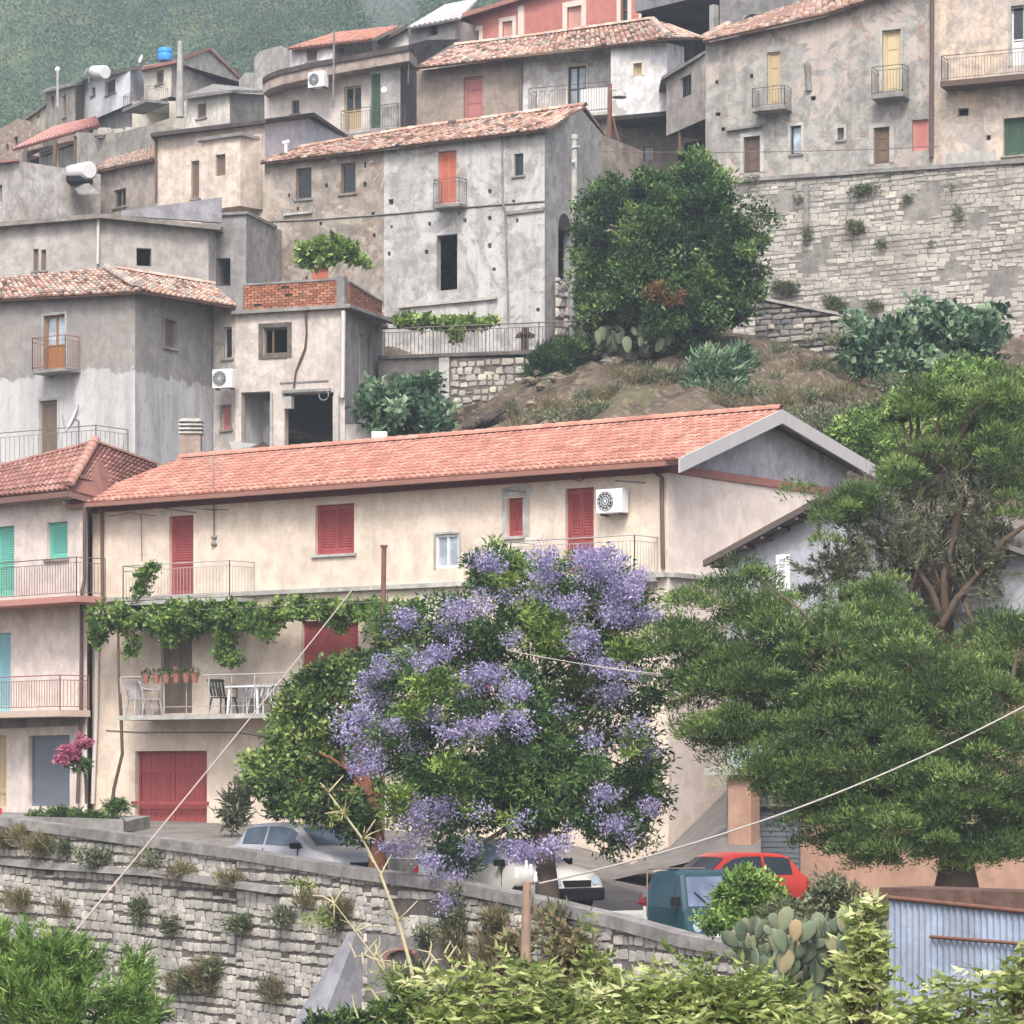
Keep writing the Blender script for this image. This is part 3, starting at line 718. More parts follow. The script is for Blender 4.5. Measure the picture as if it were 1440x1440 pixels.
def cream_details():
    ze = 7.42
    # roof: eave overhang .55 in front, gable overhang .45
    f = PF.d.to_3d(); n = PF.n.to_3d(); W_ = PS.L; ridge_d = W_/2
    A0 = Vector((PF.o.x, PF.o.y, 0))
    def R_(u, w_, z): v = A0 + f*u + n*w_; return Vector((v.x, v.y, z))
    zr = 8.78; uL, uR = -.45, PF.L+.6; sl = (zr-ze)/(ridge_d)
    eo = .5
    m = MB()
    a = R_(uL, eo, ze-sl*eo+.1); b = R_(uR, eo, ze-sl*eo+.1); c = R_(uR, -ridge_d, zr+.1); d = R_(uL, -ridge_d, zr+.1)
    tiles(m, a, b, c, d, .215, .34, .006, .55, .45)
    e_ = R_(uR, -W_-eo, ze+.50); g = R_(uL, -W_-eo, ze+.50)
    tiles(m, e_, g, d, c, .215, .34, .006, .55, .45)
    ridge(m, d, c, .13, .6, .3)
    rf = m.build('roof', M_TILE_NEW, H)
    # gutter, red soffit
    g_ = MB(); g_.pbox(PF, uL+.05, uR-.3, ze-.2, ze-.09, eo-.06, eo+.10)
    g_.build('gutter', paint('terracotta gutter', (144, 104, 94), .5, .4), rf)
    s_ = MB(); s_.pbox(PF, uL+.1, uR-.1, ze-.12, ze-.06, .004, eo-.07); s_.pbox(PF, 0, PF.L, ze-.3, ze-.13, .003, .05); s_.build('soffit', paint('dark red soffit', (128, 80, 74), .8, .3), rf)
    # pale barge boards on both slopes of the gable
    bb = MB()
    for (p, q) in ((b, c), (e_, c)):
        o_ = f*.03; h = Vector((0, 0, .3)); up = Vector((0, 0, .03))
        bb.hexa([p-h, p-h+o_*2, q-h+o_*2, q-h, p+up, p+up+o_*2, q+up+o_*2, q+up])
        bb.hexa([p-h*.42, p-h*.4+o_*0, q-h*.4, q-h*.42, p-h*.2, p-h*.2, q-h*.2, q-h*.2]) if False else None
    bb.build('barge_board', paint('grey white barge board', (176, 174, 174), .6, .3), rf)
    gs = MB(); gs.poly([b-Vector((0, 0, .1)), c-Vector((0, 0, .1)), c-f*.5-Vector((0, 0, .1)), b-f*.5-Vector((0, 0, .1))]); gs.poly([e_-Vector((0, 0, .1)), c-Vector((0, 0, .1)), c-f*.5-Vector((0, 0, .1)), e_-f*.5-Vector((0, 0, .1))]); gs.build('gable_soffit', M_CONC, rf)
    # grey gable triangle above a red band
    zg = PS.z(940, 650)
    g2 = MB(); q = PS.off(.02); L = PS.L
    g2.poly([q.at(.05, zg-.05), q.at(L, zg-.05), q.at(L-.02, ze+.46), q.at(L/2, zr-.12), q.at(.05, ze)]); g2.build('gable', plaster('lilac grey render', (183, 180, 185), (164, 162, 168), st_amt=.4, seed=14), H)
    g3 = MB(); g3.pbox(PS, 0, L, zg-.24, zg-.06, .003, .06); g3.build('gable_band', paint('faded red band', (158, 110, 102), .8, .4), H)
    # string course / first-floor slab edge on both faces
    string(H, PF, 130, 842, 940, 805, .11, .16, M_CONC_PALE); string(H, PS, 940, 805, 1190, 830, .11, .16, M_CONC_PALE)
    # white lower front wall strip: shallow
    # upper balconies
    balcony(H, PF, 170, 323, 843, 792, 1.0, M_CONC_PALE, M_IRON_PALE, .1)
    balcony(H, PF, 715, 893, 812, 757, 1.0, M_CONC_PALE, M_IRON_PALE, .12)
    # long lower balcony
    pl = PF.off(1.25); u0, u1 = pl.u(166), pl.u(560); zs = PF.z(300, 1006)
    s = MB(); s.pbox(PF, u0, u1, zs-.12, zs, .003, 1.25); b_ = s.build('balcony', M_CONC_PALE, H)
    r = MB(); h = .98
    p0, p1 = PF.at(u0+.04, zs, 1.2), PF.at(u1-.04, zs, 1.2); up = Vector((0, 0, h)); n_ = 6
    r.tube([p0+up, p1+up], .02, 6); r.tube([p0+up, PF.at(u0+.04, zs+h, .02)], .02, 6)
    for i in range(n_*2+1):
        q = p0.lerp(p1, i/(n_*2)); r.tube([q, q+up], .02 if i % 2 == 0 else .012, 6)
    r.tube([p0+up*.2, p1+up*.2], .01, 5)
    r.build('railing', M_IRON_PALE, b_)
    # downpipes
    pipe(H, PF, [(918, 652), (920, 662), (933, 672), (935, 800)], .05, M_PIPE)
    pipe(H, PF, [(146, 716), (147, 842)], .045, M_PIPE)
    pipe(H, PF, [(140, 905), (139, 1000), (134, 1130)], .06, M_PIPE_PALE, .1)
    # plaster repair round the small window, cracks above the door
    m = MB(); q = PF.off(.012); cx, cz = PF.uz(724, 693)
    pts = [PF.uz(706, 757), PF.uz(708, 706), PF.uz(704, 692), PF.uz(716, 684), PF.uz(735, 683), PF.uz(746, 679), PF.uz(750, 690), PF.uz(746, 704), PF.uz(745, 757)]
    hole = hole_of(PF, (713, 700, 735, 754))
    m.poly([q.at(*PF.uz(705, 699)), q.at(*PF.uz(746, 698)), q.at(*PF.uz(750, 687)), q.at(*PF.uz(742, 678)), q.at(*PF.uz(730, 684)), q.at(*PF.uz(708, 686)), q.at(*PF.uz(703, 692))])
    m.poly([q.at(*PF.uz(706, 757)), q.at(hole[0]-.01, hole[2]), q.at(hole[0]-.01, hole[3]), q.at(*PF.uz(706, 700))]); m.poly([q.at(hole[1]+.01, hole[2]), q.at(*PF.uz(745, 755)), q.at(*PF.uz(745, 699)), q.at(hole[1]+.01, hole[3])])
    m.build('plaster_repair', M_CONC_PALE, H)
    for pts in ([(782, 668), (800, 671), (815, 677), (832, 668), (838, 664)], [(800, 670), (818, 664), (834, 666)], [(712, 690), (740, 692)], [(866, 676), (908, 679)]):
        m = MB(); m.tube([PF.at(*PF.uz(*p), .012) for p in pts], .018, 5); m.build('plaster_crack', M_CONC, H)
    # laundry arms and thin cable on the wall
    m = MB()
    for pts in ([(163, 727), (196, 722)], [(186, 722), (228, 726)], [(240, 716), (285, 722)], [(295, 717), (330, 718)], [(208, 724), (209, 790)]):
        m.tube([PF.at(*PF.uz(*p), .25) for p in pts], .016, 5)
    m.build('laundry_bracket', M_IRON, H)
    m = MB(); m.tube([PF.at(*PF.uz(*p), .02) for p in [(150, 1027), (200, 1030), (330, 1030), (380, 1037)]], .012, 5); m.build('wall_cable', M_IRON, H)
    m = MB(); m.pbox(PF, PF.u(186), PF.u(294), PF.z(240, 1131), PF.z(240, 1127), .01, .05); m.build('garage_bar', M_RED, H)
cream_details()

# ---- left neighbour with mint shutters
PL = Plane(-70, 86.6, 122, 82.3)
M_LEFTW = plaster('pale pink render', (222, 208, 200), (206, 195, 189), stain=(140, 132, 128), st_amt=.3, seed=4, bump=.25)
els = [(-6, 740, 20, 838, 'shut', M_TEAL, {'sill': False, 'leaves': 1}), (66, 734, 95, 786, 'shut', M_TEAL, {'leaves': 1}), (-8, 890, 15, 1000, 'shut', M_SKYB, {'sill': False, 'leaves': 1}),
       (40, 1034, 98, 1134, 'roll', M_STEEL, {'sill': False}), (-14, 1034, 9, 1134, 'garage', M_OCHRE, {'leaves': 1})]
HL = house('shuttered_house', 'pale pinkish house with mint green shutters and hipped brown tile roof at the left edge', PL.at(PL.L/2, -1.5)-Vector((0, 0, .3)),
    [(PL, [(-70, 712), (122, 700)], els, M_LEFTW), (Plane(122, 82.3, 134, 86.5), [(122, 700), (134, 706)], [], M_LEFTW)], 6, z0=-2.2)
def left_details():
    m = MB()
    A = P(-75, 706, 86.2); B = P(97, 688, 81.9); T = P(134, 624, 84.6); T2 = P(-30, 660, 88); C = P(222, 656, 88)
    tiles(m, A, B, T, P(-40, 668, 88.5), .23, .34, .012, .45, .4); tiles(m, B, P(150, 702, 82.6), C, T, .23, .34, .012, .4, .4) 
    ridge(m, B+Vector((0, 0, .05)), T+Vector((0, 0, .05)), .14, .85, .3, .3); ridge(m, T, C, .1, .5, .3, .3, .02); ridge(m, P(-40, 668, 88.5), T, .1, .5, .3, .3, .02)
    rf = m.build('roof', M_TILE_DUSK, HL)
    g = MB(); 
    g.hexa([A-Vector((0, .1, .2)), B-Vector((0, .1, .2)), B-Vector((0, -.3, .2)), A-Vector((0, -.3, .2)), A-Vector((0, .1, .05)), B-Vector((0, .1, .05)), B-Vector((0, -.3, .05)), A-Vector((0, -.3, .05))])
    B2 = P(150, 704, 82.6)
    g.hexa([B-Vector((0, .1, .2)), B2-Vector((0, .1, .2)), B2-Vector((0, -.3, .2)), B-Vector((0, -.3, .2)), B-Vector((0, .1, .05)), B2-Vector((0, .1, .05)), B2-Vector((0, -.3, .05)), B-Vector((0, -.3, .05))])
    g.build('gutter', paint('brown gutter', (120, 92, 86), .5, .3), rf)
    balcony(HL, PL, -60, 107, 843, 790, 1.0, paint('pink slab', (176, 128, 120), .85, .4), M_IRON, .16)
    b, u0, u1, zs = balcony(HL, PL, -60, 84, 1000, 952, 1.0, paint('beige slab', (186, 168, 156), .85, .3), M_IRON_RED, .17)
    pipe(HL, PL, [(124, 704), (124, 815), (120, 835), (119, 1000), (114, 1130)], .05, M_PIPE, .12); pipe(HL, PL, [(97, 690), (98, 700), (104, 708)], .04, M_PIPE_PALE, .3)
    string(HL, PL, -70, 1012, 118, 1004, .3, .05, M_CONC)
left_details()
# dark strip coloured as the shade in the gap between both houses
m = MB(); j = Plane(122, 84.2, 150, 83.6); m.pbox(j, 0, j.L, -1.2, 7.15, -.2, 0)
props(m.build('gap_shade_strip', plaster('gap shade render', (132, 117, 108), (108, 98, 94), seed=13), None, j.at(0, -1.2)), 'narrow dark strip standing in for the shade in the gap between the pink and the cream house', 'wall')

# ---- row behind: grey plastered house with old tile roof at left
PB = Plane(-60, 104.5, 190, 100.2); PBS = Plane(190, 100.2, 300, 104.0); PBB = Plane(300, 103.9, 331, 103.4)
M_GREYB = plaster('two tone grey render', (142, 137, 133), (160, 156, 152), stain=(112, 108, 106), st_amt=.45, patch=(142, 138, 134), p_lo=.66, seed=21, zsplit=(13.35, (196, 195, 196)))
M_GREYB2 = plaster('shaded grey side render', (134, 131, 129), (150, 148, 146), stain=(100, 98, 98), st_amt=.6, patch=(136, 132, 130), p_lo=.66, seed=22, zsplit=(13.25, (186, 186, 190)))  # darker copy for the side face, its shade mixed into the colour
els = [(62, 443, 92, 518, 'glass', None, {'frame': M_WOODW, 'pane': M_GLASS_SKY, 'panel': True, 'sill': False, 'trim': M_CONC_PALE, 'tw': .08}), (56, 563, 81, 640, 'shut', M_BROWNS, {'sill': False, 'leaves': 1, 'trim': M_CONC_PALE, 'tw': .08}), (-30, 446, -4, 518, 'shut', M_BROWNS)]
HB = house('grey_hip_house', 'two-tone grey plastered house with old hipped tile roof above the mint-shuttered one', PB.at(PB.L/2, 9)+Vector((0, 0, 0)),
    [(PB, [(-60, 424), (190, 407)], els, M_GREYB), (PBS, [(190, 407), (300, 428)], [(231, 450, 247, 489, 'shut', M_BROWNS, {'leaves': 1, 'trim': M_CONC, 'tw': .06})], M_GREYB2),
     (PBB, [(300, 428), (331, 430)], [(314, 460, 326, 504, 'glass', None, {'frame': M_CONC_PALE, 'leaves': 1}), (312, 570, 325, 604, 'shut', M_PINK, {'leaves': 1, 'trim': M_CONC, 'tw': .05})], plaster('beige bay render', (187, 179, 172), (170, 164, 159), seed=23))], 6, z0=7.2)
m = MB(); T = P(150, 378, 103.4)
tiles(m, P(-70, 425, 104.2), P(196, 410, 99.6), T, P(-70, 398, 107), .24, .36, .05, .62, .6); tiles(m, P(190, 408, 99.6), P(336, 432, 103.4), P(300, 402, 106), T, .24, .36, .05, .66, .6)
ridge(m, P(192, 404, 99.8), T, .16, .9, .3); ridge(m, T, P(300, 402, 106), .12, .8, .3)
m.build('roof', M_TILE_OLD, HB)
balcony(HB, PB, 43, 92, 519, 473, .75, M_CONC, M_IRON_RED, .1)
b, u0, u1, zs = balcony(HB, PB, -60, 135, 652, 606, 1.6, M_CONC_PALE, M_IRON, .14, .2, 'terrace')
q = PB.off(.004)

# ---- terraced house with brick parapet
PT = Plane(331, 103.4, 485, 102); PTS = Plane(485, 102, 534, 106.5)
M_BEIGE = plaster('beige render', (206, 196, 188), (189, 180, 174), stain=(120, 114, 110), st_amt=.4, seed=31)
els = [(370, 460, 404, 498, 'open', None), ]
zroom = PT.z(430, 627)
HT = house('terrace_house', 'beige house with brick roof-terrace parapet and two open ground-floor rooms', PT.at(PT.L/2, 8.6),
    [(PT, [(331, 433), (485, 431)], [(370, 460, 404, 498, 'hole'), (339, 551, 380, 632, 'hole'), (400, 553, 469, 632, 'hole')], M_BEIGE),
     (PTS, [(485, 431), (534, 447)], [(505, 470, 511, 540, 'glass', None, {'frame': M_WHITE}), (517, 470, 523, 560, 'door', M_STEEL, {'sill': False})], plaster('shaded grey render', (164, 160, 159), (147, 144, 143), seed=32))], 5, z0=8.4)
def terrace_details():
    m = MB(); u0, u1 = -.05, PT.L+.28; zt = PT.z(485, 429)
    m.pbox(PT, u0, u1, zt-.12, zt, -3.5, .22); m.build('terrace_slab', M_CONC, HT)
    s2 = MB(); s2.pbox(PTS, .1, PTS.L, zt-.118, zt-.002, .003, .3); s2.build('terrace_slab', M_CONC, HT)
    # brick parapet: real bricks in courses between posts
    bk = MB()
    def bricks(pl, a, b, z0, z1, w0):
        n = int((z1-z0)/.09); 
        for r in range(n):
            u = a - (.12 if r % 2 else 0)
            while u < b:
                p, q = max(a, u), min(b, u+.24)
                if q-p > .04 and not (r % 3 == 1 and random.random() < .08): bk.pbox(pl, p+.008, q-.008, z0+r*.09+.01, z0+(r+1)*.09-.002, w0-.1+rnd(-.01, .01), w0+rnd(-.01, .012), rnd(.1, .9))
                u += .25
    ztop = PT.z(400, 397)
    ua, ub = PT.u(345), PT.u(476); bricks(PT, ua, ub, zt+.003, ztop-.05, .1)
    bk.build('brick_parapet', tint('parapet brick', [(0, (118, 74, 58)), (.5, (152, 98, 76)), (1, (176, 126, 100))], grime=((120, 104, 92), .6), gsc=4), HT)
    bk = MB(); bricks(PTS, .2, PTS.L-.05, zt+.003, ztop-.12, .1); bk.build('brick_parapet', MC['parapet brick'], HT)
    c = MB(); c.pbox(PT, ua-.05, ub+.1, ztop-.05, ztop+.02, -.02, .13); c.pbox(PT, ub+.004, ub+.28, zt+.003, ztop+.06, -.1, .16); c.pbox(PT, ua-.3, ua-.004, zt+.003, ztop-.1, -.1, .14); c.pbox(PTS, .2, PTS.L, ztop-.12, ztop-.06, -.02, .13); c.pbox(PT, ua, ub, zt, ztop-.05, -.04, -.02); c.build('coping', M_CONC, HT)
    # window frame, surround, open leaf
    h = hole_of(PT, (370, 460, 404, 498)); f = MB()
    for a in ((h[0], h[0]+.06, h[2], h[3]), (h[1]-.06, h[1], h[2], h[3]), (h[0]+.06, h[1]-.06, h[3]-.06, h[3]), (h[0]+.06, h[1]-.06, h[2], h[2]+.06), (h[0]+.28, h[0]+.33, h[2]+.06, h[3]-.06)): f.pbox(PT, *a, -.2, -.12)
    w_ = f.build('window', M_WOOD, HT); s = MB()
    s.pbox(PT, h[0]-.16, h[0]-.003, h[2]-.14, h[3]+.14, .003, .02); s.pbox(PT, h[1]+.003, h[1]+.16, h[2]-.14, h[3]+.14, .003, .02); s.pbox(PT, h[0]-.002, h[1]+.002, h[3]+.003, h[3]+.14, .003, .02); s.pbox(PT, h[0]-.002, h[1]+.002, h[2]-.14, h[2]-.003, .003, .05); s.build('surround', M_MORTAR, w_)
    # pillars and white side wall in the open room
    p = MB(); p.pbox(PT, PT.u(344), PT.u(379), zroom-.3, PT.z(360, 556), -1.5, -1.42); p.build('partition', plaster('white room wall', (196, 196, 204), (178, 180, 190), seed=33), HT)
    p = MB(); p.pbox(PT, PT.u(380)+.01, PT.u(384), zroom-.3, PT.z(384, 552), .002, .05); p.pbox(PT, PT.u(470), PT.u(478), zroom-.3, PT.z(474, 557), .002, .12); p.build('pillar', M_CONC_PALE, HT)
    p = MB(); p.pbox(PT, PT.u(398), PT.u(466), PT.z(430, 552), PT.z(430, 548), .003, .12); p.pbox(PT, PT.u(394), PT.u(462), PT.z(430, 538), PT.z(430, 536), .003, .03); p.build('lintel', M_CONC, HT)
    pipe(HT, PT, [(485, 438), (484, 552), (483, 560)], .075, M_PIPE_PALE, .12)
    # tangle of thin trunk climbing the front
    m = MB(); m.tube([PT.at(*PT.uz(*q), .05) for q in [(432, 388), (433, 430), (431, 445), (432, 470), (430, 490), (424, 505), (417, 522), (414, 545)]], [.05, .045, .05, .035, .04, .04, .03, .035], 6); m.build('vine_stem', M_BARK, HT)
    p = MB(); p.tube([PT.at(PT.u(457)+.17*math.cos(a), PT.z(457, 556)+.17*math.sin(a), .1) for a in [R(20*i) for i in range(19)]], .02, 5, cap=False); p.build('cable_coil', M_CONC, HT)
    p = MB(); p.pbox(PT, PT.u(402), PT.u(412), PT.z(407, 575), PT.z(407, 558), -.1, .12); p.build('meter_box', M_CONC_PALE, HT)
terrace_details()

# ---- terrace walls with iron railing
PW1 = Plane(532, 105.6, 632, 105); PW2 = Plane(632, 105, 762, 104.2)
t = thing('terrace_wall', 'low terrace wall, plain grey at left and crazy-paved stone at right, below the iron railing', 'stone wall', PW2.at(0, 11))
m = MB(); wall_mesh(m, PW1, [PW1.uz(532, 500), PW1.uz(632, 500)], 10.2, [], 0); m.pbox(PW1, 0, PW1.L+3.2, PW1.z(600, 503), PW1.z(600, 499), -2.6, .08); m.build('grey_wall', plaster('plain grey garden wall', (120, 116, 112), (104, 100, 98), seed=41), t)  # left stretch is plain grey render
m = MB(); m.pbox(PW1, PW1.L-.35, PW1.L, 11, PW1.z(628, 503), .003, .06); m.build('pilaster', M_CONC_PALE, t)
m = MB(); wall_mesh(m, PW2, [PW2.uz(632, 503), PW2.uz(762, 503)], 11.4, [], 0); m.build('mortar_face', M_MORTAR, t)
m = MB(); zt_ = PW2.z(700, 504); rubble_wall(m, PW2, .05, PW2.L, lambda u: zt_, lambda u: 11.4, ch=.25, sw=.32, gap=.045, bulge=.05, tv=.15, jag=1.0, t0=.62); m.build('stone_face', M_STONE, t)
m = MB(); q0 = Plane(532, 105.4, 806, 103.6); zz = q0.z(650, 500)
railing(m, [q0.at(.1, zz, .0), q0.at(q0.L, zz, .0)], 1.0, .13, .011, .022, True, 14)
props(m.build('iron_railing', M_IRON, None, q0.at(0, zz)), 'dark iron bar railing on the terrace wall with green vine over it', 'railing')
m = MB(); q1 = P(738, 497, 104.6)
m.box(q1.x-.13, q1.x+.13, q1.y-.1, q1.y+.1, q1.z-.02, q1.z+.62); m.idx([(q1.x-.33, q1.y-.1, q1.z+.52), (q1.x+.3, q1.y-.1, q1.z+.52), (q1.x+.36, q1.y-.1, q1.z+.62), (q1.x+.1, q1.y-.1, q1.z+.72), (q1.x-.2, q1.y-.1, q1.z+.7), (q1.x-.33, q1.y+.1, q1.z+.52), (q1.x+.3, q1.y+.1, q1.z+.52), (q1.x+.36, q1.y+.1, q1.z+.62), (q1.x+.1, q1.y+.1, q1.z+.72), (q1.x-.2, q1.y+.1, q1.z+.7)], [(0, 1, 2, 3, 4), (9, 8, 7, 6, 5), (0, 5, 6, 1), (1, 6, 7, 2), (2, 7, 8, 3), (3, 8, 9, 4), (4, 9, 5, 0)])
m.box(q1.x-.1, q1.x+.14, q1.y-.09, q1.y+.09, q1.z+.7, q1.z+.86)
props(m.build('wooden_stump', paint('sooty brown wood', (70, 56, 54), .9, .3), None, q1), 'small dark brown cross-shaped stump standing behind the iron railing', 'stump')
# steps / rubble wall going up to the right of the yard
m = MB(); pr = Plane(800, 104.2, 880, 103.2); rubble_wall(m, pr, 0, pr.L, lambda u: pr.z(800, 515)+.75*u/pr.L, lambda u: 12.6, ch=.3, sw=.5, bulge=.12, t0=.5, jag=1)
props(m.build('rubble_wall', M_STONE, None, pr.at(0, 12.6)), 'short loose rubble wall right of the dark terrace bush', 'stone wall')

# ---- long grey house under the old tile roof
PG = Plane(372, 117.6, 540, 115.1); PG2 = Plane(540, 115.1, 766, 111.8); PGS = Plane(766, 111.8, 848, 116.0)
M_GW = plaster('brown grey ruinous render', (164, 155, 147), (144, 136, 127), stain=(98, 92, 88), st_amt=.55, patch=(170, 160, 148), p_lo=.58, rubble=.42, seed=51)
M_GR = plaster('pale grey ruinous render', (187, 185, 183), (166, 164, 162), stain=(108, 105, 103), st_amt=.5, patch=(188, 186, 184), p_lo=.56, rubble=.3, seed=52)
M_GS = plaster('shaded gable render', (161, 159, 158), (144, 143, 142), stain=(105, 103, 102), st_amt=.5, seed=53)  # gable end darkened in its colour for the shade on that side
put1 = [(417, 291, 420, 296, 'hole'), (449, 312, 453, 317, 'hole'), (405, 272, 408, 278, 'hole'), (512, 228, 515, 236, 'hole'), (511, 256, 515, 263, 'hole'), (522, 298, 527, 303, 'hole'), (457, 258, 461, 264, 'hole'), (371, 340, 379, 349, 'hole'), (414, 337, 419, 342, 'hole'), (524, 328, 528, 334, 'hole')]
put2 = [(546, 280, 553, 288, 'hole'), (686, 266, 691, 272, 'hole'), (720, 281, 724, 287, 'hole'), (549, 317, 552, 321, 'hole'), (602, 312, 606, 318, 'hole'), (651, 307, 656, 313, 'hole'), (686, 304, 691, 310, 'hole'), (725, 307, 729, 313, 'hole'), (597, 351, 602, 357, 'hole'), (686, 342, 691, 349, 'hole'), (545, 354, 549, 360, 'hole'), (692, 376, 697, 381, 'hole'), (754, 433, 759, 438, 'hole'), (644, 298, 647, 302, 'hole')]
HG = house('ruinous_long_house', 'long ruinous grey stone house with old tiled roof, beam holes and one orange balcony door', PG2.at(0, 15),
    [(PG, [(372, 231), (480, 218), (540, 211)], [(416, 236, 438, 280, 'glass', None, {'frame': M_WOOD}), (479, 229, 500, 272, 'glass', None, {'frame': M_WOOD}), (438, 376, 462, 404, 'shut', M_ORANGE)], M_GW, put1),
     (PG2, [(540, 211), (612, 203), (690, 190), (766, 184)], [(616, 212, 642, 286, 'shut', M_ORANGE, {'sill': False}), (723, 216, 736, 247, 'glass', None, {'frame': M_FRAMEDK, 'leaves': 1}), (614, 330, 643, 408, 'hole')], M_GR, put2),
     (PGS, [(766, 184), (818, 154), (848, 190)], [], M_GS, [(785, 322, 803, 396, 'hole')])], 8, z0=13.6)
def grey_details():
    m = MB(); Z = Vector((0, 0, .12))
    e0, e1, e2 = P(366, 229, 117.3), P(540, 209, 114.7), P(771, 181, 111.3); r0, r1, r2 = P(400, 214, 121.5), P(575, 184, 119.3), P(823, 150, 115.3)
    tiles(m, e0, e1, r1, r0, .25, .37, .06, .5, .55); tiles(m, e1+Z*.2, e2, r2, r1, .25, .37, .06, .52, .55)
    b2 = P(852, 190, 117.0); tiles(m, b2, P(600, 214, 123), r1, r2, .25, .37, .05, .5, .5)
    ridge(m, r0, r1, .14, .6, .5); ridge(m, r1, r2, .14, .6, .5)
    m.build('roof', M_TILE_OLD, HG)
    balcony(HG, PG2, 608, 646, 287, 251, .6, M_CONC, M_IRON, .1)
    m = MB(); m.tube([PG.at(*PG.uz(*q), .03) for q in [(372, 312), (440, 309), (540, 302)]], .025, 5); m.tube([PG2.at(*PG2.uz(*q), .03) for q in [(540, 302), (640, 293), (700, 288), (766, 283)]], .03, 5); m.build('wall_cable', M_CONC, HG)
    string(HG, PG2, 562, 430, 700, 417, .1, .12, M_CONC_PALE); string(HG, PG2, 712, 298, 766, 292, .12, .08, M_CONC)
    string(HG, PG, 400, 301, 440, 297, .08, .1, M_CONC_PALE, 'ledge')
    pipe(HG, PG2, [(707, 192), (708, 285), (712, 300), (716, 455)], .035, M_CONC, .06)
    # arch over the side opening, tumbled buttress
    m = MB(); u0, u1 = PGS.u(785), PGS.u(803); zt = PGS.z(794, 322); rr = (u1-u0)/2; pts = [PGS.at((u0+u1)/2-math.cos(math.pi*k/8)*rr, zt+math.sin(math.pi*k/8)*rr*1.1, .004) for k in range(9)]
    m.poly(pts); m.build('arch_dark_face', M_DARK, HG)  # no hole here, dark half-round paints the shade under the arch
    m = MB(); rubble_wall(m, PGS.off(.25), PGS.u(772), PGS.u(803), lambda u: PGS.z(790, 396), lambda u: 14.8, ch=.3, sw=.4, bulge=.14, tv=.3, jag=1, t0=.5)
    m.build('rubble_base', M_STONE, HG)
grey_details()

# ---- long low house at far left with parapet
PA = Plane(-60, 113.6, 140, 112); PA2 = Plane(140, 112, 293, 113.2)
M_LOWG = plaster('pinkish grey render', (183, 176, 171), (166, 160, 156), stain=(116, 110, 106), st_amt=.4, seed=61)
HA = house('low_grey_house', 'long low grey-beige house with thin roof slab and white downpipe behind the hip roof', PA.at(PA.L, 16),
    [(PA, [(-60, 322), (140, 304)], [(47, 350, 54, 381, 'shut', M_BROWNS, {'leaves': 1}), (58, 351, 65, 380, 'shut', M_BROWNS, {'leaves': 1})], M_LOWG), (PA2, [(140, 304), (293, 318)], [(192, 349, 213, 374, 'hole')], M_LOWG)], 8, z0=15.4)
m = MB()
for a, b in (((-60, 317), (142, 300)), ((142, 300), (310, 317))):
    pl = PA if a[0] < 0 else PA2
    A_, B_ = P(a[0], a[1], 113.2 if a[0] < 0 else 111.6), P(b[0], b[1], 111.6 if a[0] < 0 else 112.9); h = Vector((0, 0, .16)); bk = Vector((0, 8, .6))
    m.hexa([A_-h, B_-h, B_-h+bk, A_-h+bk, A_, B_, B_+bk, A_+bk])
m.build('roof', plaster('roof slab grey', (153, 147, 142), (130, 123, 119), seed=62), HA)
m = MB(); q = Plane(170, 111.9, 312, 112.9); 
m.hexa([q.at(0, q.z(170, 303), .0), q.at(q.L, q.z(312, 313), .0), q.at(q.L, q.z(312, 313), -.2), q.at(0, q.z(170, 303), -.2), q.at(0, q.z(170, 297), .0), q.at(q.L, q.z(312, 277), .0), q.at(q.L, q.z(312, 277), -.2), q.at(0, q.z(170, 297), -.2)])
m.build('parapet', plaster('lilac parapet', (160, 158, 164), (146, 144, 150), seed=63), HA)
pipe(HA, PA, [(140, 303), (139, 372)], .06, M_PIPE_PALE, .1)
# recess to its right
PR = Plane(293, 114.0, 346, 113.6)
HR = house('recessed_house', 'narrow shaded grey house between the low house and the ruin, with one dark door', PR.at(1, 16.5), [(PR, [(293, 306), (346, 300)], [(304, 363, 324, 402, 'hole')], plaster('mid grey render', (159, 156, 155), (142, 140, 139), seed=64))], 6, z0=16)
m = MB(); m.pbox(PR, -.1, PR.L+.1, PR.z(320, 303), PR.z(320, 299), -3, .1); m.build('roof', M_CONC, HR)

# ---- pinkish house with bay and grey gable
PP = Plane(219, 121.4, 372, 119); PPS = Plane(372, 119, 487, 124.5); PBAY = Plane(283, 119.2, 338, 118.2); PBAYS = Plane(338, 118.2, 369, 119.0)
M_PK = plaster('worn pink beige render', (217, 202, 189), (200, 185, 174), stain=(134, 122, 114), st_amt=.45, seed=71)
HP = house('pink_bay_house', 'pale pink-beige house with flat roof edge, jutting bay and lilac gable side', PP.at(1, 17),
    [(PP, [(219, 188), (372, 172)], [(269, 226, 280, 279, 'shut', M_BROWNS, {'leaves': 1}), ], M_PK), (PPS, [(372, 172), (440, 164), (487, 192)], [], plaster('lilac side render', (187, 185, 193), (172, 170, 178), seed=72, st_amt=.3))], 7, z0=16.6)
m = MB(); zb = PBAY.z(300, 294); 
wall_mesh(m, PBAY, [PBAY.uz(283, 198), PBAY.uz(338, 192)], zb, [hole_of(PBAY, (303, 217, 317, 247))], .15); wall_mesh(m, PBAYS, [PBAYS.uz(338, 192), PBAYS.uz(369, 188)], zb, [], .1); m.poly([PBAY.at(0, zb), PBAY.at(PBAY.L, zb), PBAYS.at(PBAYS.L, zb), PP.at(PP.u(290), zb)])
zt = PBAY.z(300, 197); m.poly([PBAY.at(0, zb), PBAY.at(0, zt), PP.at(PP.u(283), zt), PP.at(PP.u(283), zb)])
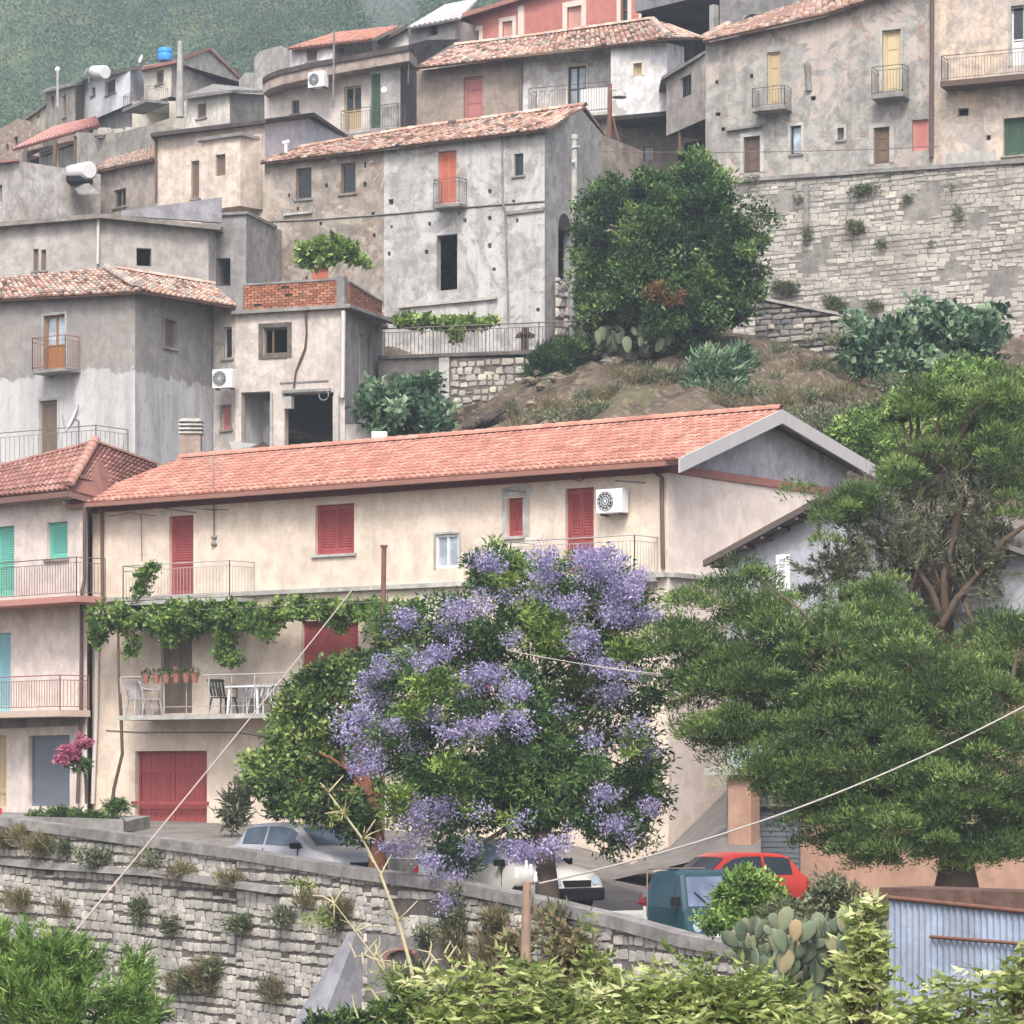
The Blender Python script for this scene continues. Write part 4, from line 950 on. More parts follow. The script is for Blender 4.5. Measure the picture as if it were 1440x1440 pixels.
by = m.build('bay', M_PK, HP); window(by, PBAY, (303, 217, 317, 247, 'shut', M_BROWNS, {'leaves': 1, 'sill': False, 'trim': None}))
m = MB(); m.pbox(PBAY, -.15, PBAY.L+.2, zt, zt+.12, -1.6, .15); m.build('bay_roof', M_CONC, HP)
m = MB(); A_, B_, C_, D_ = P(212, 187, 121), P(374, 168, 118.6), P(442, 158, 121.6), P(489, 190, 124.6); h = Vector((0, 0, .14)); bk = Vector((0, 6.5, .3)); x = Vector((-2.6, 4.5, 0))
m.hexa([A_-h, B_-h, C_-h, A_-h+bk, A_, B_, C_, A_+bk]); m.hexa([B_-h, D_-h+Vector((0, .1, 0)), D_-h+Vector((-1, 2, 0)), C_-h, B_+Vector((0, 0, .001)), D_+Vector((0, .1, 0)), D_+Vector((-1, 2, 0)), C_+Vector((0, 0, .001))]) if False else None
for a, b in ((B_, C_), (C_, D_)): m.hexa([a-h, b-h, b-h+Vector((-.5, 1, 0)), a-h+Vector((-.5, 1, 0)), a, b, b+Vector((-.5, 1, 0)), a+Vector((-.5, 1, 0))])
m.build('roof', plaster('dark roof edge', (88, 80, 78), (74, 68, 66), seed=73), HP)
pipe(HP, PP, [(219, 190), (221, 200), (221, 285)], .05, M_PIPE, .08); m = MB(); q = P(402, 215, 118.5); m.tube([q, q+Vector((0, 0, .35))], .07, 8); m.tube([q+Vector((-.12, 0, .35)), q+Vector((.14, 0, .42))], .09, 8); m.build('flue', M_WHITE, HP)

# ---- upper middle house with curved roof slab, green doors and air conditioner
PC = Plane(372, 137, 520, 134); PC2 = Plane(520, 133.4, 563, 132.6); PC3 = Plane(563, 132.6, 590, 136)
M_CW = plaster('pinkish white render', (228, 217, 210), (214, 204, 197), stain=(150, 140, 134), st_amt=.3, seed=81)
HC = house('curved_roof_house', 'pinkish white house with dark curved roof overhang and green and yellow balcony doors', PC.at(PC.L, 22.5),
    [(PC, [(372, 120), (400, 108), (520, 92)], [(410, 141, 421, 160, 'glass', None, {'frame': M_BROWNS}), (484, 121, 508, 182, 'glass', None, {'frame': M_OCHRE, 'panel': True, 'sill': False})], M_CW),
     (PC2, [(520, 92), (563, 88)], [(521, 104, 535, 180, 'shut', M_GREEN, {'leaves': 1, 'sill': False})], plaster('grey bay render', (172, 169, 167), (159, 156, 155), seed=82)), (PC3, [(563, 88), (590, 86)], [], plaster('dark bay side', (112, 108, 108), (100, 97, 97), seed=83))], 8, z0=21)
def curved_roof():
    m = MB(); top = [(369, 110), (377, 104), (392, 98), (410, 94), (440, 87), (480, 80), (530, 71), (575, 63)]; D = [136, 135.6, 135.2, 134.8, 134.2, 133.6, 132.6, 131.6]
    bot = [(374, 123), (392, 117), (410, 110), (440, 104), (480, 96), (530, 86), (575, 76)]
    T = [P(*a, d) for a, d in zip(top, D)]; h = Vector((0, 0, .22)); lo = [p-Vector((0, 0, .75)) for p in T]
    for i in range(len(T)-1):
        a, b = T[i], T[i+1]; bk = Vector((.4, 7, .2))
        m.hexa([a-h, b-h, b-h+bk, a-h+bk, a, b, b+bk, a+bk], .1)
    r = m.build('roof', plaster('dark curved roof edge', (92, 82, 78), (76, 70, 68), seed=84), HC)
    m = MB(); 
    for i in range(len(T)-1):
        a, b = T[i]-h*1.02+Vector((0, .1, 0)), T[i+1]-h*1.02+Vector((0, .1, 0)); d = Vector((0, 0, .42)); bk = Vector((.3, 1.5, 0))
        m.hexa([a-d, b-d, b-d+bk, a-d+bk, a, b, b+bk, a+bk])
    m.build('eave_band', plaster('pink eave band', (176, 160, 150), (160, 146, 138), seed=85), HC)
    m = MB(); A_, B_, C_ = P(575, 63, 131.6), P(645, 60, 134), P(592, 92, 134); 
    m.idx([A_, P(600, 56, 134), P(648, 55, 136), P(590, 90, 135), P(563, 92, 132.5)], [(0, 1, 2, 3, 4)]); m.build('side_parapet', M_CONC, HC)
curved_roof()
balcony(HC, PC, 478, 560, 184, 150, .6, M_CONC, M_IRON, .2)
m = MB(); q = P(540, 127, 132.4); m.tube([q+Vector((0, -.12, 0)), q+Vector((0, -.02, 0))], .13, 14); m.build('round_light', M_WHITE, HC)
# penthouse behind, white gable behind, pale grey roof
PD = Plane(408, 147, 470, 146); PD2 = Plane(470, 146, 524, 149)
HD = house('penthouse', 'small white house with pink tiled lean-to roof above the curved dark overhang', PD.at(1, 30), [(PD, [(408, 68), (470, 62)], [(431, 70, 446, 86, 'shut', M_BROWNS, {'leaves': 1})], plaster('white render', (225, 221, 219), (210, 206, 204), seed=91)), (PD2, [(470, 62), (524, 56)], [(477, 60, 484, 76, 'hole')], M_CONC)], 5, z0=24)
m = MB(); tiles(m, P(404, 69, 146.5), P(524, 55, 145), P(560, 37, 151), P(470, 47, 152), .26, .4, .01, .75, .3); m.build('roof', M_TILE_NEW, HD)
PE = Plane(488, 152, 575, 148)
HE = house('white_gable_house', 'white gable end with a dark pipe at its right corner, under a pale grey roof', PE.at(1, 30), [(PE, [(488, 80), (571, 36), (575, 36)], [], plaster('white gable render', (228, 227, 223), (217, 212, 208), seed=92))], 5, z0=25)
m = MB(); a, b = P(484, 83, 151.6), P(574, 33, 147.6); m.hexa([a-Vector((0, 0, .2)), b-Vector((0, 0, .2)), b+Vector((0, 4, -.2)), a+Vector((0, 4, -.2)), a, b, b+Vector((0, 4, 0)), a+Vector((0, 4, 0))]); m.build('roof_edge', paint('brown verge', (96, 84, 78), .8), HE)
pipe(HE, PE, [(573, 36), (574, 46), (583, 56)], .06, M_PIPE, .1)
PE2 = Plane(575, 146, 640, 144)
HE2 = house('grey_roof_house', 'shaded house with pale grey white sloping roof beside the red building', PE2.at(1, 30), [(PE2, [(575, 38), (640, 28)], [(602, 34, 615, 50, 'hole')], M_CONC)], 5, z0=25)
m = MB(); tiles(m, P(573, 40, 145.5), P(646, 26, 143.5), P(672, -2, 150), P(625, 8, 151), .3, .5, .0, .7, .3); m.build('roof', tint('pale grey sheet roof', [(0, (168, 166, 164)), (1, (206, 204, 200))]), HE2)

# ---- red building top
PX = Plane(610, 146.5, 735, 143.5); PX2 = Plane(735, 143.5, 912, 139.5)
M_CORAL = plaster('coral red render', (188, 124, 114), (174, 114, 106), stain=(140, 90, 84), st_amt=.2, seed=101, bump=.2)
PKS = paint('pale pink shutter', (206, 160, 148), .6, .2); wt = paint('cream trim', (208, 196, 184), .7, .2)
HX_ = house('coral_building', 'coral red building with cream pilasters and pink shutters at the top of the village', PX2.at(0, 30),
    [(PX, [(610, 32), (735, -4)], [(661, 44, 674, 62, 'shut', PKS, {'trim': wt, 'tw': .2, 'leaves': 1}), (707, 30, 721, 58, 'shut', PKS, {'trim': wt, 'tw': .2, 'leaves': 1})], M_CORAL),
     (PX2, [(735, -4), (912, -60)], [(798, 9, 818, 42, 'shut', PKS, {'trim': wt, 'tw': .25, 'leaves': 1}), (873, -10, 883, 32, 'glass', None, {'trim': wt, 'tw': .2, 'leaves': 1})], M_CORAL)], 8, z0=27)
m = MB()
m.pbox(PX, PX.u(730), PX.u(735), 28, 35.6, .003, .1); m.pbox(PX2, PX2.u(735), PX2.u(738), 28, 35.6, .003, .1); m.build('pilaster', wt, HX_)
m = MB(); m.pbox(PX2, PX2.u(900), PX2.u(912), 28, 35.6, .003, .1); m.build('pilaster', wt, HX_)
m = MB(); a, b, c = P(606, 32, 145.5), P(735, -8, 143), P(915, -66, 139)
for p, q in ((a, b), (b, c)): m.hexa([p-Vector((0, 0, .2)), q-Vector((0, 0, .2)), q+Vector((0, 7, .4)), p+Vector((0, 7, .4)), p, q, q+Vector((0, 7, .8)), p+Vector((0, 7, .8))])
m.build('roof', M_TILE_DUSK, HX_) 

# ---- brown house and white balcony house under one tile roof
PM = Plane(586, 129.4, 735, 127); PM2 = Plane(735, 127, 859, 125.6); PJ = Plane(859, 124.2, 938, 123.2); PJS = Plane(938, 123.2, 962, 126.0)
M_BR = plaster('brown grey render', (161, 147, 134), (147, 134, 125), stain=(104, 96, 90), st_amt=.45, seed=111)
M_WH = plaster('chalk white render', (223, 223, 225), (202, 200, 200), stain=(136, 130, 128), st_amt=.4, patch=(168, 160, 154), p_lo=.6, seed=112)
HM = house('brown_house', 'brown-grey rendered house with one faded red door beneath the upper tiled roof', PM.at(1, 22), [(PM, [(586, 100), (735, 80)], [(652, 108, 679, 166, 'door', M_PINK, {'sill': False, 'leaves': 1})], M_BR)], 6, z0=21.4)
pipe(HM, PM, [(734, 82), (734, 156)], .07, M_IRON, .1)
HW = house('white_balcony_house', 'white house with jutting wing, glazed dark-green door and thin balcony rail', PJ.at(1, 21),
    [(PM2, [(735, 80), (859, 64)], [(799, 93, 824, 150, 'glass', None, {'frame': M_FRAMEDK, 'pane': M_GLASS_SKY, 'trim': wt, 'tw': .1, 'sill': False})], M_WH)], 7, z0=19.5)
m = MB(); zb = PJ.z(900, 160); wall_mesh(m, PJ, [PJ.uz(859, 64), PJ.uz(938, 60)], zb, [hole_of(PJ, (891, 89, 903, 107))], .2); wall_mesh(m, PJS, [PJS.uz(938, 60), PJS.uz(962, 66)], zb-.2, [], .1)
m.poly([PJ.at(0, zb), PJ.at(0, PJ.z(859, 64)), PM2.at(PM2.L, PJ.z(859, 64)), PM2.at(PM2.L, zb)]); m.poly([PJ.at(0, zb), PJ.at(PJ.L, zb), PJS.at(PJS.L, zb), PM2.at(PM2.L, zb)])
wg = m.build('wing', M_WH, HW); window(wg, PJ, (891, 89, 903, 107, 'shut', M_OCHRE, {'leaves': 1, 'sill': False, 'trim': wt, 'tw': .1}))
m = MB(); m.pbox(PJ, -.05, PJ.L+.5, zb-.18, zb-.003, -1.8, .05); m.build('wing_floor', M_DARK, HW)
PK = Plane(838, 125.8, 962, 125.0); m = MB(); wall_mesh(m, PK, [PK.uz(838, 162), PK.uz(962, 160)], 18, [hole_of(PK, (905, 206, 918, 226)), hole_of(PK, (846, 218, 850, 224))], .3); m.build('lower_wall', plaster('pink stone lower wall', (164, 148, 138), (142, 130, 122), stain=(92, 86, 84), st_amt=.6, rubble=.35, seed=113), HW)
b, u0, u1, zs = balcony(HW, PM2, 742, 862, 160, 119, .9, M_CONC_PALE, M_IRON, .14)
m = MB(); m.pbox(PM2, PM2.u(826), u1-.05, zs+.003, zs+.95, .80, .84); m.build('white_panel', M_WHITE, b) 
m = MB()
tiles(m, P(584, 96, 128.6), P(738, 78, 126.2), P(756, 52, 130.5), P(640, 66, 132), .26, .38, .05, .55, .55); tiles(m, P(738, 78, 126.2), P(940, 54, 122.4), P(918, 30, 127.4), P(756, 52, 130.5), .26, .38, .05, .55, .55)
tiles(m, P(940, 54, 122.4), P(988, 54, 127), P(930, 30, 128.4), P(918, 30, 127.4), .26, .38, .05, .7, .5); ridge(m, P(940, 52, 122.6), P(918, 29, 127.4), .14, .85, .3); ridge(m, P(640, 66, 132), P(756, 52, 130.5), .14); ridge(m, P(756, 52, 130.5), P(918, 29, 127.4), .14)
m.build('roof', M_TILE_OLD, HW)
m = MB(); m.hexa([P(716, 82, 126.4), P(930, 59, 122.8), P(930, 59, 124), P(716, 82, 128.5), P(716, 79, 126.4), P(930, 56, 122.8), P(930, 56, 124), P(716, 79, 128.5)]); m.build('eave_board', M_WOOD, HW)

# ---- narrow overhanging house
PQ = Plane(937, 121.4, 993, 118.2)
HQ = house('overhanging_house', 'small beige overhanging house with sloping roofline, one window and a dark passage under it', PQ.at(.5, 20), [(PQ, [(937, 106), (993, 72)], [(957, 107, 972, 136, 'glass', None, {'frame': M_FRAMEDK, 'sill': False})], plaster('beige overhang render', (185, 176, 169), (168, 160, 155), seed=121))], 3, z0=PQ.z(960, 181))
m = MB(); a, b = P(930, 108, 121.2), P(996, 68, 117.9); m.hexa([a-Vector((0, 0, .12)), b-Vector((0, 0, .12)), b+Vector((0, 3, -.12)), a+Vector((0, 3, -.12)), a, b, b+Vector((0, 3, 0)), a+Vector((0, 3, 0))]); m.build('roof', M_CONC, HQ)
m = MB(); q = PQ.off(-2.5); m.poly([q.at(-.5, 17.5), q.at(q.L+1, 17.5), q.at(q.L+1, q.z(960, 180)), q.at(-.5, q.z(960, 180))]); m.build('passage_back', M_MORTAR, HQ)
m = MB(); m.tube([PQ.at(PQ.u(953), 18.6, -.1), PQ.at(PQ.u(953), PQ.z(953, 182), -.1)], .07, 8); m.build('post', M_WOOD, HQ)
# dark porch and grey wall with arch at the top
PY = Plane(902, 134, 1006, 131); HY_ = thing('dark_porch', 'deep shaded concrete porch with a pale post between the coral building and the tile roof', 'porch', PY.at(1, 27))
m = MB(); m.pbox(PY, 0, PY.L, PY.z(950, 8), PY.z(950, -30), -6, .4); m.build('roof_slab', plaster('grey slab', (142, 142, 147), (123, 123, 127), seed=131), HY_)
m = MB(); q = PY.off(-5); m.poly([q.at(-1, 25), q.at(q.L+2, 25), q.at(q.L+2, 36), q.at(-1, 36)]); m.poly([PY.at(0, 25), PY.at(0, 36), q.at(0, 36), q.at(0, 25)]); m.poly([PY.at(0, 27), PY.at(PY.L, 27), q.at(PY.L, 27.2), q.at(0, 27.2)]); m.build('rear_wall', M_MORTAR, HY_)
m = MB(); m.pbox(PY, PY.L-.25, PY.L, 27, PY.z(1000, 8), -.2, .1); m.build('post', M_CONC_PALE, HY_)
PZ = Plane(1012, 129, 1130, 127); HZ = house('grey_arch_building', 'streaked grey concrete building with one dark round arch, top right centre', PZ.at(1, 27), [(PZ, [(1012, -40), (1130, -50)], [], plaster('streaked concrete', (146, 144, 143), (128, 127, 126), st_amt=.8, seed=132), [])], 5, z0=25)
m = MB(); uc, zc, rr = PZ.u(1058), PZ.z(1058, 44), .62; m.poly([PZ.at(uc-math.cos(math.pi*k/14)*rr, zc+math.sin(math.pi*k/14)*rr*1.15, .01) for k in range(15)]+[PZ.at(uc+rr, zc-1, .01), PZ.at(uc-rr, zc-1, .01)]); m.build('arch_dark_face', M_DARK, HZ)  # flat face on the wall, dark colour stands for the arch's inner shade
m = MB(); q = PZ.off(.012)
for k in range(14): a0, a1 = math.pi*k/14, math.pi*(k+1)/14; m.poly([q.at(uc-math.cos(a)*rr*s, zc+math.sin(a)*rr*s*1.15) for a, s in ((a0, 1), (a1, 1), (a1, 1.16), (a0, 1.16))])
m.build('arch_ring', M_CONC, HZ)

# ---- big building at right on the great retaining wall
PU = Plane(992, 116.6, 1312, 112.6); PU2 = Plane(1312, 112.6, 1500, 110.6)
M_UW = plaster('mottled grey beige render', (170, 167, 162), (154, 151, 147), stain=(104, 98, 94), st_amt=.55, patch=(178, 166, 158), p_lo=.6, rubble=.36, seed=141)
M_UW2 = plaster('peach and grey render', (212, 189, 166), (178, 172, 167), stain=(116, 108, 102), st_amt=.5, seed=142)
M_YEL = paint('yellow wood door', (192, 176, 142), .6, .3); wtrim = M_CONC_PALE
els = [(1079, 73, 1097, 145, 'door', M_OCHRE, {'sill': False, 'leaves': 1, 'rec': .1}), (1241, 42, 1267, 127, 'door', M_YEL, {'sill': False, 'trim': wtrim, 'tw': .1, 'leaves': 1}), (1046, 192, 1069, 243, 'door', M_PIPE, {'sill': False, 'trim': wtrim, 'tw': .15, 'leaves': 1}),
 (1112, 177, 1127, 217, 'glass', None, {'frame': M_FRAMEDK, 'trim': wtrim, 'tw': .1, 'pane': M_GLASS_SKY}), (1178, 180, 1187, 197, 'shut', M_BROWNS, {'trim': wtrim, 'tw': .1, 'leaves': 1}), (1229, 179, 1251, 230, 'door', M_WOOD, {'sill': False, 'trim': wtrim, 'tw': .18, 'leaves': 1}), (1283, 168, 1306, 212, 'shut', paint('salmon shutter', (186, 122, 116), .6, .2), {'leaves': 1, 'sill': False})]
putu = [(1006, 113, 1010, 118, 'hole'), (1006, 158, 1013, 163, 'hole'), (1014, 179, 1020, 184, 'hole'), (1140, 135, 1147, 141, 'hole'), (1055, 104, 1059, 110, 'hole')]
HU = house('big_stone_house', 'big mottled grey stone house with balcony doors standing on the great retaining wall', PU.at(2, 22.3), [(PU, [(992, 61), (1160, 24), (1312, -40)], els, M_UW, putu),
     (PU2, [(1312, -40), (1500, -60)], [(1422, 8, 1440, 92, 'glass', None, {'frame': M_WHITE, 'panel': True, 'sill': False, 'trim': wtrim, 'tw': .1}), (1411, 165, 1450, 218, 'shut', M_GREEN, {'leaves': 2, 'rec': .2})], M_UW2, [(1347, 152, 1362, 163, 'hole'), (1387, 190, 1393, 197, 'hole')])], 8, z0=21.6)
m = MB(); tiles(m, P(988, 58, 116.1), P(1165, 19, 114), P(1165, -10, 119), P(1022, 38, 121), .26, .38, .05, .66, .5); tiles(m, P(1165, 19, 114), P(1320, -36, 112), P(1320, -70, 118), P(1165, -10, 119), .26, .38, .05, .62, .5); ridge(m, P(990, 55, 116.2), P(1024, 36, 121), .15, .8)
m.build('roof', M_TILE_OLD, HU)
pipe(HU, PU2, [(1312, -30), (1311, 222)], .08, M_PIPE, .1)
balcony(HU, PU, 1056, 1104, 150, 122, .7, M_CONC, M_IRON, .12); balcony(HU, PU, 1224, 1270, 132, 92, .7, M_CONC, M_IRON, .12)
b, u0, u1, zs = balcony(HU, PU2, 1322, 1500, 106, 70, .9, paint('dark stained slab', (92, 78, 70), .9), M_IRON, .2)
string(HU, PU, 1023, 182, 1072, 175, .1, .2, M_CONC, 'canopy'); string(HU, PU2, 1330, 216, 1400, 210, .5, .04, M_CONC_PALE, 'plinth')
pipe(HU, PU, [(1136, 90), (1138, 128)], .12, M_CONC, .02, 'patch')

# great retaining wall
M_STONE_RW = tint('pale coursed limestone', [(0, (128, 125, 122)), (.4, (162, 158, 152)), (.75, (184, 179, 170)), (1, (204, 197, 184))], grime=((112, 106, 102), .7), gsc=.7, fine=.2, bump=.5)
PRW = Plane(1030, 114.6, 1500, 109.0)
t = thing('great_retaining_wall', 'great coursed limestone retaining wall below the big stone house, tufts growing on it', 'stone wall', PRW.at(PRW.L/2, 15))
zt = lambda u: PRW.z(1030, 252)+(PRW.z(1500, 220)-PRW.z(1030, 252))*u/PRW.L
m = MB(); wall_mesh(m, PRW, [(0, zt(0)), (PRW.L, zt(PRW.L))], 12, [], 0); m.build('mortar_face', plaster('pale lime mortar', (150, 146, 141), (132, 128, 124), st_amt=.5, seed=143), t)
m = MB(); rubble_wall(m, PRW, 0, PRW.L, lambda u: zt(u)-.14, lambda u: 12.4, ch=.17, sw=.32, gap=.016, bulge=.02, tv=.15, t0=.6, jag=.8, skip=lambda u, z: math.sin(u*1.1+z*.9)+math.sin(u*2.3-z*1.7+1)+.8*math.sin(u*.47+z*2.9+2) > 1.35+rnd(-.5, .5)); m.build('stone_face', M_STONE_RW, t)
m = MB(); A = PRW.at; m.hexa([A(0, zt(0)-.14, .12), A(PRW.L, zt(PRW.L)-.14, .12), A(PRW.L, zt(PRW.L)-.14, -2), A(0, zt(0)-.14, -2), A(0, zt(0), .12), A(PRW.L, zt(PRW.L), .12), A(PRW.L, zt(PRW.L), -2), A(0, zt(0), -2)]); m.build('coping', M_CONC, t)
m = MB(); m.poly([PRW.at(0, 12), PRW.at(0, zt(0)), PRW.at(0, zt(0), -6), PRW.at(0, 12, -6)]); m.build('end_wall', M_CONC, t)
m = MB(); m.pbox(PRW, PRW.u(1132), PRW.u(1139), PRW.z(1135, 345), PRW.z(1135, 262), .05, .13); m.build('drain_channel', M_CONC, t)
# small ramp wall in front
PSW = Plane(1062, 107.8, 1262, 104.6)
t = thing('ramp_wall', 'low grey stone wall with pale sloping cap in front of the great retaining wall', 'stone wall', PSW.at(PSW.L/2, 13.5))
z1 = lambda u: PSW.z(1080, 418)+(PSW.z(1258, 460)-PSW.z(1080, 418))*u/PSW.L
m = MB(); wall_mesh(m, PSW, [(0, z1(0)), (PSW.L, z1(PSW.L))], 12.3, [], 0); m.build('mortar_face', M_MORTAR, t)
m = MB(); rubble_wall(m, PSW, 0, PSW.L, z1, lambda u: 12.6, ch=.2, sw=.42, bulge=.07, t0=.4, jag=.7, slope=-.02); m.build('stone_face', M_STONE, t)
m = MB(); A = PSW.at; m.hexa([A(0, z1(0), .14), A(PSW.L, z1(PSW.L), .14), A(PSW.L, z1(PSW.L), -.4), A(0, z1(0), -.4), A(0, z1(0)+.1, .14), A(PSW.L, z1(PSW.L)+.1, .14), A(PSW.L, z1(PSW.L)+.1, -.4), A(0, z1(0)+.1, -.4)]); m.build('cap', M_CONC_PALE, t)

# ---- upper left cluster
M_LIL = plaster('bluish white render', (228, 228, 228), (214, 217, 228), st_amt=.2, seed=151); M_BEI2 = plaster('sand render', (216, 209, 194), (201, 194, 182), st_amt=.3, seed=152)
M_TAU = plaster('taupe render', (169, 161, 152), (150, 144, 137), st_amt=.5, seed=153)
p = Plane(117, 166, 183, 161); p2 = Plane(183, 161, 202, 163)
t = house('white_block_house', 'bluish white cube house with dark slab roof in the far upper-left cluster', p.at(1, 30), [(p, [(117, 112), (142, 106), (183, 98)], [(128, 123, 134, 134, 'shut', M_BROWNS, {'leaves': 1}), (149, 113, 163, 132, 'shut', M_BROWNS, {'trim': M_WHITE, 'tw': .1})], M_LIL), (p2, [(183, 98), (202, 94)], [], M_LIL)], 6, z0=p.z(150, 160))
m = MB(); m.hexa([P(112, 112, 165.5), P(143, 106, 163), P(143, 106, 170), P(112, 112, 170), P(112, 109, 165.5), P(143, 103, 163), P(143, 103, 170), P(112, 109, 170)]); m.hexa([P(141, 108, 163), P(204, 95, 160), P(204, 95, 168), P(141, 108, 168), P(141, 104, 163), P(204, 91, 160), P(204, 91, 168), P(141, 104, 168)]); m.build('roof', paint('dark slab', (96, 88, 84), .8), t)
m = MB(); q = p.off(-.4); m.pbox(q, 0, q.L+1, 30, q.z(150, 158), -.3, 0); m.build('base_wall', M_CONC, t); balcony(t, p, 172, 206, 146, 128, 1.2, M_CONC, M_IRON, .15)
p = Plane(203, 160, 241, 158); p2 = Plane(241, 158, 337, 165)
t = house('sand_gable_house', 'sand coloured house with tall grey gable side and the blue tank on its roof', p2.at(1, 30), [(p, [(203, 92), (241, 86)], [(219, 99, 230, 118, 'shut', M_BROWNS)], M_BEI2), (p2, [(241, 86), (290, 68), (300, 68), (337, 108)], [], plaster('pale gable render', (182, 176, 168), (164, 158, 152), seed=163))], 8, z0=p.z(220, 142))
m = MB(); a, b = P(198, 94, 159.5), P(248, 84, 157.3); m.hexa([a-Vector((0, 0, .15)), b-Vector((0, 0, .15)), b+Vector((.6, 4, .2)), a+Vector((0, 4, .2)), a, b, b+Vector((.6, 4, .35)), a+Vector((0, 4, .35))]); g0 = P(240, 86, 157.8); g1 = P(295, 66, 161.6); g2 = P(339, 108, 165); [m.hexa([p_-Vector((0, 0, .15)), q_-Vector((0, 0, .15)), q_+Vector((-.4, .6, -.15)), p_+Vector((-.4, .6, -.15)), p_, q_, q_+Vector((-.4, .6, 0)), p_+Vector((-.4, .6, 0))]) for p_, q_ in ((g0, g1), (g1, g2))]; m.build('roof', M_TILE_DUSK, t)
p = Plane(186, 161, 262, 157); m = MB(); wall_mesh(m, p, [p.uz(186, 142), p.uz(262, 142)], 30, [hole_of(p, (202, 150, 238, 172))], 1.5); o = m.build('under_arch', M_BEI2, t)
p = Plane(262, 151, 323, 149); p2 = Plane(323, 149, 400, 153)
t = house('low_cream_house', 'low cream house with flat grey roof below the tall gable', p.at(1, 29), [(p, [(262, 139), (323, 131)], [(277, 146, 290, 166, 'shut', M_BROWNS)], plaster('cream small', (214, 208, 200), (200, 194, 186), seed=154)), (p2, [(323, 131), (400, 134)], [], M_CONC)], 7, z0=26)
m = MB(); m.hexa([P(258, 138, 150.4), P(326, 130, 148.5), P(400, 132, 153), P(300, 122, 158), P(258, 134, 150.4), P(326, 126, 148.5), P(400, 128, 153), P(300, 118, 158)]); m.build('roof', M_CONC, t)
p = Plane(63, 168, 106, 164); p2 = Plane(106, 164, 118, 166)
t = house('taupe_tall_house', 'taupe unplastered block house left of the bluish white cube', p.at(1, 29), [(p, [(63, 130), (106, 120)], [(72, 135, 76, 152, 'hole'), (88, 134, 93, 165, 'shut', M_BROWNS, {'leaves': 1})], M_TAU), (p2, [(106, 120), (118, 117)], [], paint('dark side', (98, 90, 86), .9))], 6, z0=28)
m = MB(); m.hexa([P(60, 130, 167.4), P(107, 119, 163.5), P(120, 116, 166), P(70, 126, 172), P(60, 127, 167.4), P(107, 116, 163.5), P(120, 113, 166), P(70, 123, 172)]); m.build('roof', M_CONC, t)
p = Plane(30, 172, 64, 168)
t = house('yellow_gable_house', 'tiny pale yellow gable left of the taupe block', p.at(1, 28), [(p, [(30, 172), (58, 152), (64, 150)], [(52, 160, 56, 166, 'hole')], plaster('pale yellow', (214, 200, 180), (196, 184, 168), seed=155))], 5, z0=26)
m = MB(); m.hexa([P(27, 174, 171.5), P(64, 148, 167.5), P(66, 150, 172), P(30, 174, 176), P(27, 171, 171.5), P(64, 145, 167.5), P(66, 147, 172), P(30, 171, 176)]); m.build('roof', M_CONC, t)
p = Plane(-20, 158, 60, 154); p2 = Plane(60, 154, 82, 156)
t = house('ruined_stone_house', 'roofless ruined stone house at the far upper left with pinkish rubble walls', p.at(1, 28), [(p, [(-20, 192), (26, 167), (40, 170), (60, 183)], [(20, 192, 25, 207, 'hole'), (8, 203, 12, 211, 'hole')], plaster('rubble ruin', (172, 156, 146), (154, 140, 132), rubble=.55, seed=156, st_amt=.5)), (p2, [(60, 183), (82, 182)], [], M_TAU)], 5, z0=24)
p = Plane(22, 148, 135, 141)
t = house('pink_roof_house', 'house with long faded pink roof and slender brown posts, far left', p.at(1, 24), [(p, [(22, 216), (135, 190)], [(38, 213, 55, 236, 'hole'), (57, 212, 74, 240, 'shut', M_CONC_PALE, {'sill': False}), (82, 205, 104, 236, 'shut', M_CONC_PALE, {'sill': False})], plaster('dusty pink', (196, 182, 176), (180, 168, 164), seed=157))], 5, z0=23)
m = MB(); tiles(m, P(18, 211, 146.5), P(140, 176, 139.5), P(136, 164, 145), P(74, 180, 150), .3, .4, .02, .65, .2); m.build('roof', tint('faded pink tile', [(0, (160, 112, 106)), (1, (196, 150, 142))]), t)
for x, y0, y1 in ((36, 208, 253), (77, 198, 243), (106, 192, 235)): m = MB(); m.tube([P(x, y1, 145-x*.03), P(x, y0, 145-x*.03)], .09, 6); m.build('post', M_WOOD, t)
p = Plane(108, 139, 222, 133)
t = house('grey_wall_house', 'plain grey-green stained wall with broken rubble top behind the pink-roofed house', p.at(1, 23), [(p, [(108, 186), (160, 188), (200, 178), (222, 176)], [], plaster('green grey stained', (169, 165, 156), (154, 150, 144), st_amt=.7, seed=158))], 6, z0=22)
m = MB()
for i in range(40): c = P(rnd(135, 195), 0, 137); c.z = p.z(160, rnd(178, 187)); s_ = rnd(.08, .24); m.hexa([(c.x+s_*x*rnd(.7, 1.2), c.y+s_*y, c.z+s_*zz*.6) for zz in (-1, 1) for x, y in ((-1, -1), (1, -1), (1, 1), (-1, 1))], rnd(.1, 1))
m.build('loose_stones', M_STONE, t)
p = Plane(137, 128, 222, 125)
t = house('pink_tile_house', 'weathered beige house with pink tiled roof next to the white solar tank', p.at(1, 20), [(p, [(137, 240), (222, 224)], [(160, 266, 177, 291, 'glass', None, {'frame': M_BROWNS})], plaster('weathered beige', (178, 168, 160), (160, 151, 144), rubble=.3, seed=159))], 5, z0=18.5)
m = MB(); tiles(m, P(132, 241, 127.5), P(222, 222, 124.5), P(222, 205, 129), P(150, 226, 132), .25, .38, .04, .8, .4); m.build('roof', M_TILE_OLD, t)
p = Plane(24, 134, 140, 128)
